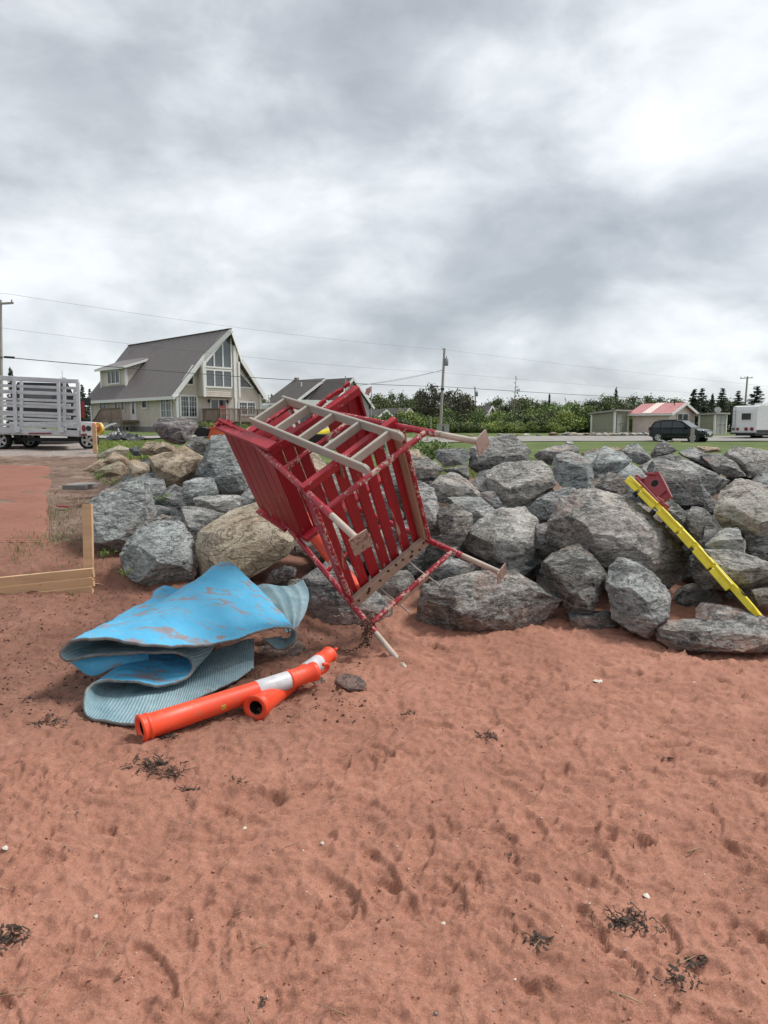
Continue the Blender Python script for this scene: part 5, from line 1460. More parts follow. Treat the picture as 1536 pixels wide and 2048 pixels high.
    deck = dk.build('deck', M['deckwood'], root)
    b2 = MB()
    for k in range(46): b2.box((2.25 + 5.5 * (k + .5) / 46, -2.5, 1.1), (.05, .04, .9))
    for k in range(20): b2.box((2.2, -2.5 + 2.4 * (k + .5) / 20, 1.1), (.04, .05, .9))
    tag(b2.build('balusters', M['deckwood'], deck), kind='stuff')
    ch = thing('deck_chair', 'red garden chair standing on the front deck of the timber house', 'chair')
    R47 = Matrix.Rotation(math.radians(47), 4, 'Z'); ch.matrix_world = Matrix.Translation(near) @ R47 @ Matrix.Translation((3.2, -1.7, .70))
    MB().box((0, 0, .42), (.55, .5, .05)).build('seat', M['redplastic'], ch); MB().box((0, .26, .78), (.55, .05, .7)).build('backrest', M['redplastic'], ch)
    for sx in (-.25, .25):
        for sy in (-.22, .22): MB().box((sx, sy, .2), (.05, .05, .4)).build('leg', M['redplastic'], ch)
    # green wheeled bin at the landing
    p = near + (Matrix.Rotation(math.radians(47), 3, 'Z') @ Vector((-2.0, side(232) , 0))); p = G(232, 63.0)
    bn = thing('wheelie_bin', 'green wheeled rubbish bin in front of the taupe house', 'rubbish bin', p)
    vs = [(-.38, -.4, .06), (.38, -.4, .06), (.38, .4, .06), (-.38, .4, .06), (-.48, -.5, 1.35), (.48, -.5, 1.35), (.48, .5, 1.35), (-.48, .5, 1.35)]
    MB().add(vs, [(0, 3, 2, 1), (4, 5, 6, 7), (0, 1, 5, 4), (1, 2, 6, 5), (2, 3, 7, 6), (3, 0, 4, 7)]).build('body', M['greenbin'], bn)
    MB().prism([(-.52, -.58, 1.36), (.52, -.58, 1.36), (.52, .52, 1.40), (-.52, .52, 1.40)], (0, 0, .10)).build('lid', M['greenbin'], bn)
    for sx in (-.42, .42): MB().lathe((sx - .05, .3, .16), (sx + .05, .3, .16), [(0, .16), (1, .16)], 12).build('wheel', M['tyre'], bn)


build_house()


def gable_house(name, label, cat, px, d, rz, W, D, ez, rz_, wall, roof, over=.4, group=None):
    base = G(px, d)
    root = thing(name, label, cat, base, rz, group)
    w = MB().prism([(0, 0, -.4), (W, 0, -.4), (W, 0, ez), (W / 2, 0, rz_), (0, 0, ez)], (0, D, 0)).build('wall', M[wall], root)
    r = MB(); sl = (rz_ - ez) / (W / 2)
    for sx in (-1, 1):
        ex = W / 2 + sx * (W / 2 + over)
        r.prism([(ex, -over, ez - over * sl + .02), (W / 2, -over, rz_ + .02), (W / 2, D + over, rz_ + .02), (ex, D + over, ez - over * sl + .02)], (0, 0, .16))
    rf = r.build('roof', M[roof], root)
    f = MB()
    for sx in (-1, 1):
        ex = W / 2 + sx * (W / 2 + over + .03)
        f.bar((ex, -over - .04, ez - over * sl + .02), (W / 2, -over - .04, rz_ + .04), .06, .26, (0, 0, 1)); f.bar((ex, -over, ez - over * sl + .05), (ex, D + over, ez - over * sl + .05), .06, .2, (0, 0, 1))
    f.build('fascia', M['trim'], rf)
    return root


# second house behind the chair
h2 = gable_house('grey_house', 'pale grey house with dark shingled roof behind the tipped chair', 'house', 664, 74, math.radians(47), 5.6, 9.5, 2.9, 5.6, 'siding2', 'shingle')
h2.location.z = 1.15
cg = MB().prism([(-.6, 4.3, 2.35), (-.6, 4.3, 2.6), (2.3, 4.3, 5.3), (2.8, 4.3, 5.3), (2.8, 4.3, 2.4)], (0, 4.6, 0)).build('side_wing', M['siding2'], h2)
MB().prism([(-1.7, 4.0, 3.0), (2.8, 4.0, 5.78), (2.8, 9.6, 5.78), (-1.7, 9.6, 3.0)], (0, 0, .14)).build('wing_roof', M['shingle'], cg)
q = MB(); q.bar((-1.75, 3.97, 3.03), (2.8, 3.97, 5.80), .06, .26, (0, 0, 1)); q.bar((-1.75, 4.0, 3.02), (-1.75, 9.6, 3.02), .06, .22, (0, 0, 1)); q.build('fascia', M['trim'], cg)
window(h2, (-.03, 2.0, 1.7), 1.2, 1.0, (0, 1, 0), (-1, 0, 0), 2, 1, .12)
window(h2, (2.8, -.03, 1.6), 1.2, 1.1, (1, 0, 0), (0, -1, 0), 2, 1, .12)
MB().tube((1.4, 6.5, 4.9), (1.4, 6.5, 5.5), .07).build('vent_pipe', M['trim'], h2)
MB().box((2.8, 9.0, 5.95), (.4, .4, .5)).build('chimney', M['concrete'], h2)

# pale cottages glimpsed in the trees
for lab, px, d, rz, W, D, ez, rr_ in (('small white cottage with grey roof half hidden among the trees left of the main pole', 800, 92, .9, 3.4, 5.5, 1.9, 3.0), ('low grey cottage behind the hedge right of the main pole', 968, 105, .95, 4.0, 8.0, 2.1, 3.7), ('long low grey-roofed cottage in the brush behind the grey house', 752, 88, .9, 3.4, 4.5, 1.7, 2.7), ('grey cottage with a wide roof hidden behind the dark pines', 915, 112, .8, 4.5, 9.5, 2.1, 3.6)):
    g = gable_house('cottage', lab, 'cottage', px, d, rz, W, D, ez, rr_, 'siding2', 'shingle' if 'grey' in lab else 'greyroof', .3)
    window(g, (W / 2, -.03, 1.1), .9, .8, (1, 0, 0), (0, -1, 0), 2, 1, .1)

# pink cottage with red roof
pk = gable_house('pink_cottage', 'pale pink cottage with faded red roof crossed by one white strip', 'cottage', 1339, 72, math.radians(38), 4.6, 4.3, 2.2, 3.15, 'pinkwall', 'redroof', .40)
pk.location.z = 1.0 - .15
sl = (3.15 - 2.2) / 2.3
MB().prism([(-.41, 2.0, 2.2 - .41 * sl + .19), (2.3, 2.0, 3.35), (2.3, 3.0, 3.35), (-.41, 3.0, 2.2 - .41 * sl + .19)], (0, 0, .03)).build('white_strip', M['pinkwall'], pk)
MB().path([(1.7, .6, 2.9), (1.7, .6, 3.5), (1.6, .5, 3.6)], .05, 6).build('stove_pipe', M['black'], pk)
window(pk, (2.3, -.03, 1.75), 2.2, .9, (1, 0, 0), (0, -1, 0), 2, 1, .12, glass='glass_pale')
MB().box((-.02, .05, 1.1), (.14, .16, 2.3)).build('corner_board', M['trim'], pk)
MB().box((4.6, -.02, 1.1), (.14, .16, 2.3)).build('corner_board', M['trim'], pk)


def shed(name, label, px, d, rz, W, D, h0, h1, doors):
    """lean shed: x = door side, y = long side away to the left"""
    base = G(px, d); root = thing(name, label, 'shed', base, rz)
    w = MB().prism([(0, 0, -.2), (0, D, -.2), (0, D, h1), (0, 0, h0)], (W, 0, 0)).build('wall', M['olive'], root)
    s = MB(); laps(s, (0, 0, 0), (0, D, 0), .1, lambda t: h0 + (h1 - h0) * t, (-1, 0, 0), .24); laps(s, (0, 0, 0), (W, 0, 0), .1, lambda t: h0, (0, -1, 0), .24)
    tag(s.build('siding_boards', M['olive'], w), kind='stuff')
    MB().prism([(-.3, -.3, h0 + .02), (W + .3, -.3, h0 + .02), (W + .3, D + .3, h1 + .02), (-.3, D + .3, h1 + .02)], (0, 0, .18)).build('roof', M['greyroof'], root)
    q = MB()
    for x, y, h in ((-.03, -.03, h0), (W, -.03, h0), (-.03, D, h1)): q.box((x, y, h / 2), (.18, .18, h))
    q.build('corner_board', M['trim'], w)
    for x, ww in doors:
        dr = MB().box((x, -.07, 1.0), (ww, .06, 1.95)).build('door', M['greydoor'], root)
        t = MB()
        for sx in (-1, 1): t.box((x + sx * (ww / 2 - .06), -.11, 1.0), (.12, .03, 1.95))
        for z in (.08, 1.05, 1.92): t.box((x, -.112, z), (ww - .25, .03, .12))
        t.build('door_frame', M['greydoor'], dr)
        MB().box((x + ww / 2 - .15, -.14, 1.05), (.3, .03, .05)).build('hasp', M['black'], dr)
    return root


shed('garden_shed', 'low olive green shed with sloping grey roof and one pale door', 1228, 74, math.radians(40), 2.55, 2.75, 2.3, 2.0, [(.75, .9)]).location.z = .98
shed('double_door_shed', 'grey shed with olive side and weathered double doors between pink cottage and caravan', 1428, 72, math.radians(38), 2.3, 1.6, 2.05, 1.95, [(.62, .9), (1.6, .9)]).location.z = .88
dish = thing('satellite_dish', 'pale round satellite dish above the grey double-door shed', 'satellite dish', G(1432, 77) + Vector((0, 0, 2.3)))
MB().lathe((0, 0, .1), (-.06, -.25, .22), [(0, .05), (.4, .22), (1, .36)], 16).build('bowl', M['greydoor'], dish)
MB().tube((0, .05, -.6), (0, .05, .15), .035).build('mast', M['greymetal'], dish)
MB().path([(0, 0, .1), (-.05, -.3, .0), (-.08, -.42, .2)], .02, 5).build('arm', M['greymetal'], dish)

# ------------------------------------------------------------------ parked car


def wheel(parent, c, r, w, rim='chrome', nm='wheel', outward=(0, -1, 0)):
    c, o = Vector(c), Vector(outward); t = MB().lathe(c - o * w / 2, c + o * w / 2, [(0, r * .72), (0.02, r * .94), (.2, r), (.8, r), (.98, r * .94), (1, r * .72)], 20, False).build(nm, M['tyre'], parent)
    m = MB(); m.lathe(c - o * w * .3, c + o * w * .30, [(0, r * .70), (.9, r * .70), (1, r * .64)], 20, True)
    m.build('rim_well', M['hole'], t)
    s = MB(); s.lathe(c + o * w * .30, c + o * w * .42, [(0, r * .70), (.5, r * .73), (1, r * .66), (1, r * .60), (.3, r * .58)], 20, False)
    u = Vector((0, 0, 1)); v = o.cross(u)
    for k in range(5):
        a = 2 * math.pi * k / 5 + .3; d_ = u * math.cos(a) + v * math.sin(a)
        s.bar(c + o * w * .36 + d_ * r * .08, c + o * w * .36 + d_ * r * .66, r * .24, w * .08, o)
    s.lathe(c + o * w * .32, c + o * w * .42, [(0, r * .16), (1, r * .13)], 10)
    s.build('rim', M[rim], t); return t


def suv():
    base = G(1360, 54.5); base.z -= .02
    root = thing('parked_suv', 'dark green compact SUV parked on the road in front of the pink cottage', 'car', base, math.radians(-46))
    W = .90
    # body sides lofted from stations along x (front of the car at +x)
    St = [(-2.22, .62, .95, .62), (-2.15, .42, 1.06, .80), (-1.7, .30, 1.08, .90), (-.6, .26, 1.06, .91), (.6, .26, 1.05, .91), (1.2, .30, 1.04, .90), (1.75, .34, .98, .87), (2.05, .38, .90, .78), (2.22, .45, .76, .60)]
    vs = []; fs = []
    for x, zb, zt, w in St: vs += [(x, -w * .96, zb), (x, -w, (zb + zt) / 2), (x, -w * .95, zt - .04), (x, -w * .86, zt), (x, w * .86, zt), (x, w * .95, zt - .04), (x, w, (zb + zt) / 2), (x, w * .96, zb)]
    n = 8
    for i in range(len(St) - 1):
        for k in range(n): fs.append((i * n + k, i * n + (k + 1) % n, (i + 1) * n + (k + 1) % n, (i + 1) * n + k))
    fs += [tuple(range(n)), tuple(range((len(St) - 1) * n, len(St) * n))]
    mb = MB(); mb.sm = False; mb.add(vs, fs); body = mb.build('body', M['carpaint'], root)
    bv = body.modifiers.new('bevel', 'BEVEL'); bv.width = .04; bv.segments = 2; bv.limit_method = 'ANGLE'
    # cabin
    Cb = [(-2.12, 1.06, .80), (-1.78, 1.58, .66), (-1.2, 1.66, .68), (-.2, 1.68, .69), (.25, 1.64, .67), (1.18, 1.05, .79)]
    vs = [(x, -w, z) for x, z, w in Cb] + [(x, w, z) for x, z, w in Cb]
    k = len(Cb)
    fs = [(i, i + 1, k + i + 1, k + i) for i in range(k - 1)] + [(k - 1, 0, k, 2 * k - 1)]
    MB().add(vs + [(-2.1, -.86, 1.03), (1.15, -.86, 1.03), (-2.1, .86, 1.03), (1.15, .86, 1.03)], fs).build('cabin_roof', M['carpaint'], root)
    side_w = [(-1.98, 1.10), (-1.70, 1.52), (-1.2, 1.58), (-.2, 1.60), (.20, 1.57), (.98, 1.10)]

    def yw(z): return .845 - (z - 1.06) * .24
    for s in (-1, 1):
        MB().prism([(x, s * yw(z), z) for x, z in [(-2.06, 1.05)] + [(-1.76, 1.57), (-1.2, 1.645), (-.2, 1.665), (.24, 1.625), (1.1, 1.05)]], (0, s * .012, 0)).build('door_frame', M['carpaint'], root)
        for poly, nm in (([(-1.86, 1.12), (-1.66, 1.46), (-1.30, 1.52), (-1.26, 1.12)], 'rear_quarter_window'), ([(-1.18, 1.12), (-1.20, 1.55), (-.38, 1.59), (-.34, 1.12)], 'side_window'), ([(-.26, 1.12), (-.30, 1.59), (.18, 1.55), (.86, 1.12)], 'side_window')):
            MB().prism([(x, s * (yw(z) + .016), z) for x, z in poly], (0, s * .01, 0)).build(nm, M['glass'], root)
        MB().prism([(-.7, s * .925, .40), (1.0, s * .925, .40), (1.0, s * .925, .47), (-.7, s * .925, .47)], (0, s * .012, 0)).build('sill_trim', M['black'], root)
        for x in (-.33, .62, -1.22): MB().box((x, s * .918, .78), (.012, .012, .55)).build('door_seam', M['hole'], root)
        for x in (-.42, .52): MB().box((x, s * .93, .93), (.18, .03, .035)).build('door_handle', M['carpaint'], root)
        m_ = MB().box((.72, s * 1.0, 1.13), (.12, .2, .15)).build('wing_mirror', M['carpaint'], root)
        for x in (-1.38, 1.34):
            MB().lathe((x, s * .70, .36), (x, s * .925, .36), [(0, .43), (1, .43)], 24).build('wheel_arch', M['black'], root)
            wheel(root, (x, s * .84, .35), .35, .22, outward=(0, s, 0))
        MB().prism([(1.92, s * .55, .80), (2.10, s * .58, .78), (1.85, s * .84, .86), (1.60, s * .86, .92), (1.72, s * .70, .93)], (0, 0, .06)).build('headlight', M['chrome'], root)
        MB().box((-2.14, s * .72, 1.0), (.12, .22, .28)).build('tail_light', M['redlens'], root)
        MB().bar((-1.6, s * .60, 1.69), (.1, s * .60, 1.70), .04, .05).build('roof_rail', M['black'], root)
        MB().box((2.16, s * .58, .50), (.06, .2, .10)).build('fog_lamp', M['chrome'], root)
    MB().prism([(.30, -.62, 1.625), (.30, .62, 1.625), (1.08, .74, 1.10), (1.08, -.74, 1.10)], (.03, 0, .018)).build('windscreen', M['glass_pale'], root)
    MB().prism([(-1.84, -.6, 1.54), (-1.84, .6, 1.54), (-2.09, .7, 1.12), (-2.09, -.7, 1.12)], (-.03, 0, .02)).build('rear_window', M['glass'], root)
    MB().box((2.16, 0, .74), (.14, 1.0, .15)).build('grille', M['chrome'], root)
    MB().box((2.18, 0, .54), (.14, 1.1, .20)).build('lower_grille', M['black'], root)
    MB().box((2.19, 0, .36), (.12, 1.2, .07)).build('bumper_trim', M['chrome'], root)
    MB().box((2.25, 0, .60), (.02, .34, .12)).build('number_plate', M['white'], root)


suv()
pb = thing('bollard', 'short dark wooden post on the grass verge in front of the parked car', 'post', G(1384, 51))
MB().bar((0, 0, -.2), (0, 0, 1.05), .22, .2, (0, 1, 0), .02).build('post', M['pole'], pb)

# ------------------------------------------------------------------ white caravan at the right edge


def caravan():
    base = G(1512, 60.0); base.z -= .12
    root = thing('caravan', 'white travel trailer with red tail lights standing at the right edge of the picture', 'caravan', base, math.radians(35))
    Wd, L, z0, z1 = 2.35, 6.2, .62, 3.0           # x across the rear, y along the side (away to the right)
    R35 = Matrix.Rotation(math.radians(-35), 3, 'Z')
    vs = []
    sec = [(0, .0), (0, .0)]
    prof = [(.0, z0), (-.03, z0 + .3), (.0, z1 - .35), (.12, z1 - .08), (.4, z1), (L, z1), (L + .2, z1 - .5), (L + .2, z0)]
    b = MB().prism([(y, 0, z) for y, z in prof], (0, 0, 0.0001)) if False else None
    X = lambda y, x, z: (x, y, z)
    # side runs along +x of the local frame, rear face at x = 0 turned to the beach
    body = MB().prism([(y, 0, z) for y, z in prof], (0, Wd, 0)).build('body', M['white'], root)
    MB().prism([(.0, -.012, z0 + .28), (L, -.012, z0 + .28), (L, -.012, z0 + .02), (.0, -.012, z0 + .02)], (0, -.01, 0)).build('black_skirt', M['black'], root)
    MB().prism([(2.1, -.012, z0 + .28), (2.35, -.012, z0 + .28), (2.5, -.012, z1 - .15), (2.25, -.012, z1 - .1)], (0, -.01, 0)).build('dark_stripe', M['black'], root)
    for y, w, z, h in ((3.3, .9, 1.95, .62), (5.2, .9, 2.0, .7)):
        window(root, (y, -.02, z), w, h, (1, 0, 0), (0, -1, 0), 1, 1, .05)
    # rear
    window(root, (-.02, Wd * .42, 2.05), .95, .62, (0, 1, 0), (-1, 0, 0), 1, 1, .05)
    for y in (.42, .95): MB().lathe((-.02, y, .98), (-.10, y, .98), [(0, .16), (1, .15)], 16).build('tail_light', M['redlens'], root)
    for y in (1.75, 2.15): MB().lathe((-.02, y, .98), (-.10, y, .98), [(0, .13), (1, .12)], 14).build('tail_light', M['redlens'], root)
    MB().box((-.12, Wd / 2, .60), (.16, Wd, .14)).build('bumper', M['black'], root)
    ld = MB()
    for y in (1.98, 2.25): ld.tube((-.12, y, .85), (-.12, y, 2.95), .022, None, 6)
    for z in np.linspace(1.0, 2.85, 7): ld.tube((-.12, 1.98, z), (-.12, 2.25, z), .018, None, 6)
    ld.build('ladder', M['greymetal'], root)
    MB().box((2.2, Wd / 2, z1 + .12), (.8, .7, .24)).build('roof_air_unit', M['white'], root)
    MB().box((1.0, .6, z1 + .05), (.4, .4, .1)).build('roof_vent', M['white'], root)
    for x in (2.9, 3.75):
        for y in (.12, Wd - .12): wheel(root, (x, y, .36), .36, .2, 'white', outward=(0, -1 if y < 1 else 1, 0))
    MB().box((L / 2, Wd / 2, .5), (L - .4, Wd - .5, .2)).build('chassis', M['black'], root)
    for x in (.6, L - .3): MB().bar((x, .4, 0), (x, .4, .5), .07, .07).build('stabiliser', M['greymetal'], root)
    root.rotation_euler.z = math.radians(28)


caravan()

# white vans behind the chair and beside the house


def camper(label, px, d, rz, L, h):
    root = thing('white_van', label, 'van', G(px, d), rz)
    prof = [(0, .35), (-.05, .8), (.1, h - .25), (.45, h), (L - 1.5, h), (L - .9, h - .75), (L - .1, 1.05), (L, .4)]
    MB().prism([(x, 0, z) for x, z in prof], (0, 1.9, 0)).build('body', M['white'], root)
    for a, b_ in ((.4, 1.5), (1.7, 2.9)): MB().box(((a + b_) / 2, -.012, h - .75), (b_ - a, .02, .55)).build('side_window', M['glass'], root)
    MB().prism([(L - 1.42, .15, h - .08), (L - 1.42, 1.75, h - .08), (L - .92, 1.75, h - .70), (L - .92, .15, h - .70)], (.03, 0, .03)).build('windscreen', M['glass'], root)
    MB().prism([(-.06, .2, h - .35), (-.06, 1.7, h - .35), (-.10, 1.7, h - .95), (-.10, .2, h - .95)], (-.02, 0, 0)).build('rear_window', M['glass'], root)
    for x in (.9, L - .9):
        for y in (.1, 1.8): wheel(root, (x, y, .33), .33, .2, 'greymetal', outward=(0, -1 if y < 1 else 1, 0))
    return root


camper('white van parked on the grass, seen through the ladder of the tipped chair', 585, 30, math.radians(35), 4.4, 2.0)
camper('white camper van standing behind the right end of the timber house', 500, 78, math.radians(10), 6.0, 2.9)

# ------------------------------------------------------------------ slatted stock trailer at the left


def trailer():
    d = 16.0; z6 = lambda X, Y, dd=d: at(X / 6.982, 740 + Y / 6.982, dd)
    base = at(40, 897, d); base.z = gz(base.x, base.y)
    root = thing('stake_trailer', 'white slatted stock trailer parked at the left edge', 'trailer', base)
    o = base; off = lambda p: p - o
    def rail(X0, Y0, X1, Y1, hh, nm, dd=d, m='alu', t=.035):
        return MB().bar(off(z6(X0, Y0, dd)), off(z6(X1, Y1, dd)), t, hh, (0, 0, 1), .006).build(nm, M[m], root)
    rail(-900, 60, 1092, 160, .09, 'top_rail', t=.06)
    for k, Y in enumerate((245, 335, 430, 522, 612, 705, 790)):
        rail(-900, Y - 62, 1085, Y + 10, .062, 'slat')
    rail(-900, 800, 1125, 885, .13, 'deck_beam', t=.12); rail(-900, 850, 1130, 918, .05, 'lower_beam', d + .05, 'white', .1)
    for X0, X1 in ((-540, -500), (195, 222), (815, 838), (1085, 1105)):
        MB().bar(off(z6(X0, 135 + X0 * .035, d - .05)), off(z6(X1, 850, d - .05)), .075, .05, (0, 1, 0), .006).build('post', M['alu'], root)
    # far side, same kind of slats a trailer's width behind
    for Y in (130, 290, 450, 620):
        MB().bar(off(z6(-900, Y - 40, d + 2.6)), off(z6(985, Y + 40, d + 2.6)), .035, .065, (0, 0, 1)).build('far_slat', M['alu'], root)
    for X in (-300, 300, 900): MB().bar(off(z6(X, 110, d + 2.55)), off(z6(X, 850, d + 2.55)), .07, .05, (0, 1, 0)).build('far_post', M['alu'], root)
    # right-hand side slats running away
    for Y in (230, 340, 450, 560, 670, 780):
        MB().bar(off(z6(1095, Y, d)), off(z6(1095, Y, d)) + Vector((-1.25, 2.6, .0)), .03, .085, (0, 0, 1)).build('end_slat', M['alu'], root)
    MB().prism([off(z6(-900, 850, d)), off(z6(1120, 905, d)), off(z6(1120, 905, d)) + Vector((-1.3, 2.7, .02)), off(z6(-900, 850, d)) + Vector((0, 2.7, .02))], (0, 0, .05)).build('deck', M['pole'], root)
    # lamp box
    lb = MB().prism([off(z6(1125, 720, d - .06)), off(z6(1330, 735, d - .06)), off(z6(1330, 915, d - .06)), off(z6(1125, 915, d - .06))], (0, .4, 0)).build('lamp_box', M['white'], root)
    for X, nm, m, rx in ((1172, 'tail_light', 'redlens', 24), (1240, 'lamp', 'black', 33)):
        c = off(z6(X, 815, d - .065)); k = d / FPX / 6.982
        v = [c + Vector((rx * k * math.cos(a), 0, (48 if m == 'redlens' else 36) * k * math.sin(a))) for a in np.linspace(0, 2 * math.pi, 16, endpoint=False)]
        MB().prism(v, (0, -.03, 0)).build(nm, M[m], lb)
    MB().box(off(z6(1172, 905, d - .07)), (.12, .03, .05)).build('reflector', M['redlens'], lb)
    MB().box(off(z6(555, 885, d - .08)), (.5, .02, .03)).build('reflector', M['redlens'], root)
    for X in (-260, 240, 850): MB().bar(off(z6(X, 800, d - .1)), off(z6(X + 8, 875, d - .1)), .10, .06, (0, 1, 0)).build('stake_pocket', M['alu'], root)
    for X, dd in ((1245, d + .55), (430, d + 1.5), (30, d + .4), (-650, d + .4)):
        c = z6(X, 1000, dd); c.z = gz(c.x, c.y) + .20; wheel(root, c - o, .22, .2, 'white', outward=(0, -1, 0))
    MB().bar(off(z6(-600, 960, d + .6)), off(z6(1250, 975, d + .6)), .08, .08).build('axle', M['black'], root)
    MB().bar(off(z6(590, 985, d + .9)), off(z6(1160, 985, d + .9)), .06, .10).build('step', M['alu'], root)
    # pickup truck ahead of the trailer
    pb_ = z6(1180, 900, d + 4.2); pb_.z = gz(pb_.x, pb_.y)
    tr = thing('pickup_truck', 'dark pickup truck standing behind the slatted trailer, its red tail lamp showing', 'pickup', pb_, math.radians(27))
    R = lambda x, y, z: Vector((x, y, z))
    MB().prism([R(-1.9, 0, .55), R(.02, 0, .55), R(.05, 0, 1.25), R(-1.95, 0, 1.25)], (0, 2.2, 0)).build('bed', M['black'], tr)
    MB().prism([R(-1.85, 2.3, .5), R(-.02, 2.3, .5), R(.03, 2.3, 1.2), R(-.25, 2.3, 1.85), R(-1.65, 2.3, 1.85), R(-1.9, 2.3, 1.2)], (0, 1.9, 0)).build('cab', M['black'], tr)
    MB().prism([R(-1.6, 2.28, 1.25), R(-.25, 2.28, 1.25), R(-.4, 2.28, 1.75), R(-1.5, 2.28, 1.75)], (0, -.02, 0)).build('rear_window', M['glass'], tr)
    MB().box((-.05, -.05, .98), (.16, .10, .48)).build('tail_light', M['redlens'], tr)
    MB().box((-.95, -.08, .55), (1.9, .14, .16)).build('bumper', M['chrome'], tr)
    MB().box((.28, 2.6, 1.30), (.26, .1, .24)).build('wing_mirror', M['black'], tr)
    MB().bar((.0, 2.5, 1.25), (.3, 2.6, 1.25), .05, .05).build('mirror_arm', M['black'], tr)
    for x in (-1.7, -.15):
        for y in (.7, 3.5): wheel(tr, (x, y, .38), .38, .25, 'greymetal', outward=(1 if x > -1 else -1, 0, 0))


trailer()
# stake with orange reel beside the trailer
p = G(191, 15.2)
sk = thing('marker_stake', 'thin wooden stake standing at the corner of the slatted trailer', 'stake', p)
MB().bar((0, 0, -.1), (0, 0, .62), .09, .04, (0, 1, 0), .004).build('post', M['lumber'], sk)
rl = thing('orange_reel', 'round orange and yellow plastic reel hanging at the trailer corner beside a stake', 'reel', at(196, 858, 15.4))
MB().lathe((0, 0, 0), (.03, .05, 0), [(0, .14), (1, .14)], 20).build('disc', M['sticker'], rl)
MB().lathe((0, -.02, 0), (0, .0, 0), [(0, .04), (1, .05)], 12).build('hub', M['orange_old'], rl)
MB().path([(-.08, -.02, .12), (-.02, -.05, .05), (.05, -.04, .03), (-.02, -.06, -.06), (-.1, -.03, -.02)], .03, 7).build('webbing', M['orange_old'], rl)

# orange plastic container behind the left heap
ob = thing('orange_container', 'orange plastic container with dark lid behind the boulders left of the chair', 'plastic box', at(437, 876, 10.6))
MB().prism([(-.17, 0, -.02), (.19, 0, -.02), (.20, 0, .14), (-.12, 0, .14)], (0, .35, 0)).build('body', M['orange_old'], ob)
MB().prism([(-.16, -.02, .142), (.20, -.02, .142), (.18, -.02, .185), (-.02, -.02, .20)], (0, .4, 0)).build('lid', M['orange'], ob)
MB().prism([(-.34, .1, .02), (-.18, .1, .02), (-.16, .1, .14), (-.28, .1, .16), (-.46, .1, .10)], (0, .3, 0)).build('black_bag', M['tarp'], ob)
# yellow canoe-like board and dark tub behind the chair
yk = thing('yellow_float', 'yellow plastic rescue float lying on the grass behind the chair ladder', 'float', at(655, 872, 12.0))
MB().lathe((-.28, 0, -.02), (.40, .25, .12), [(0, .01), (.12, .07), (.5, .10), (.88, .07), (1, .01)], 12).build('hull', M['yellow'], yk)
MB().path([(-.28, -.02, .0), (-.42, -.1, -.03), (-.5, -.1, .02)], .02, 6).build('handle', M['yellow'], yk)
dt = thing('black_tub', 'dark ribbed plastic tub on the crest behind the chair ladder', 'tub', at(632, 884, 11.6))
MB().lathe((0, 0, -.12), (0, 0, .13), [(0, .17), (.9, .22), (1, .235), (1, .2), (.1, .16)], 18, False).build('shell', M['tarp'], dt)
rb_ = MB()
for k in range(16): a = 2 * math.pi * k / 16; rb_.bar((.175 * math.cos(a), .175 * math.sin(a), -.11), (.22 * math.cos(a), .22 * math.sin(a), .11), .02, .02, (math.cos(a), math.sin(a), 0))
rb_.build('ribs', M['tarp'], dt)
# crumpled black tarpaulin on the verge and white pipe by the house


def crumple(name, label, cat, px, d, sx, sy, sz, m, seed):
    g = np.linspace(-1, 1, 40); A, B = np.meshgrid(g, g); P = np.stack([A.ravel(), B.ravel(), 0 * A.ravel() + seed], 1)
    z = (1 - (A ** 2 + B ** 2) / 1.9).clip(0) * sz + np.abs(fbm(P * 2.3, 4)).reshape(A.shape) * sz * .8 * (1 - (A ** 2 + B ** 2) / 2).clip(0)
    mb = MB(); mb.sm = True; n = 40
    mb.add([(a * sx, b_ * sy, c) for a, b_, c in zip(A.ravel(), B.ravel(), z.ravel())], [(i * n + j, i * n + j + 1, (i + 1) * n + j + 1, (i + 1) * n + j) for i in range(n - 1) for j in range(n - 1)])
    o = mb.build(name, M[m]); o.location = G(px, d); tag(o, label, cat)


crumple('tarpaulin', 'crumpled black tarpaulin lying on the grass beyond the left rocks', 'tarpaulin', 250, 23.5, .62, .5, .22, 'tarp', 2)
crumple('tarpaulin', 'small fold of grey-green tarpaulin beside the crumpled black one', 'tarpaulin', 233, 24.6, .3, .4, .26, 'greymetal', 5)
wp = MB(); wp.path([(-.9, 0, .1), (-.3, 0, .15), (.2, .1, .45), (.7, .2, .55)], .12, 8)
tagged_mesh('drain_pipe', wp, M['white'], G(216, 58), 'white bent drain pipe lying on the lawn beside the green bin', 'pipe')
for lab, px, d in (('pale utility box left of the foot of the main pole', 879, 72), ('pale utility box right of the foot of the main pole', 893, 72.5)):
    u = thing('utility_box', lab, 'utility box', G(px, d)); MB().box((0, 0, .45), (.5, .5, .95)).build('cabinet', M['greydoor'], u); MB().box((0, 0, .95), (.56, .56, .08)).build('cap', M['greydoor'], u)

# ------------------------------------------------------------------ utility poles and wires


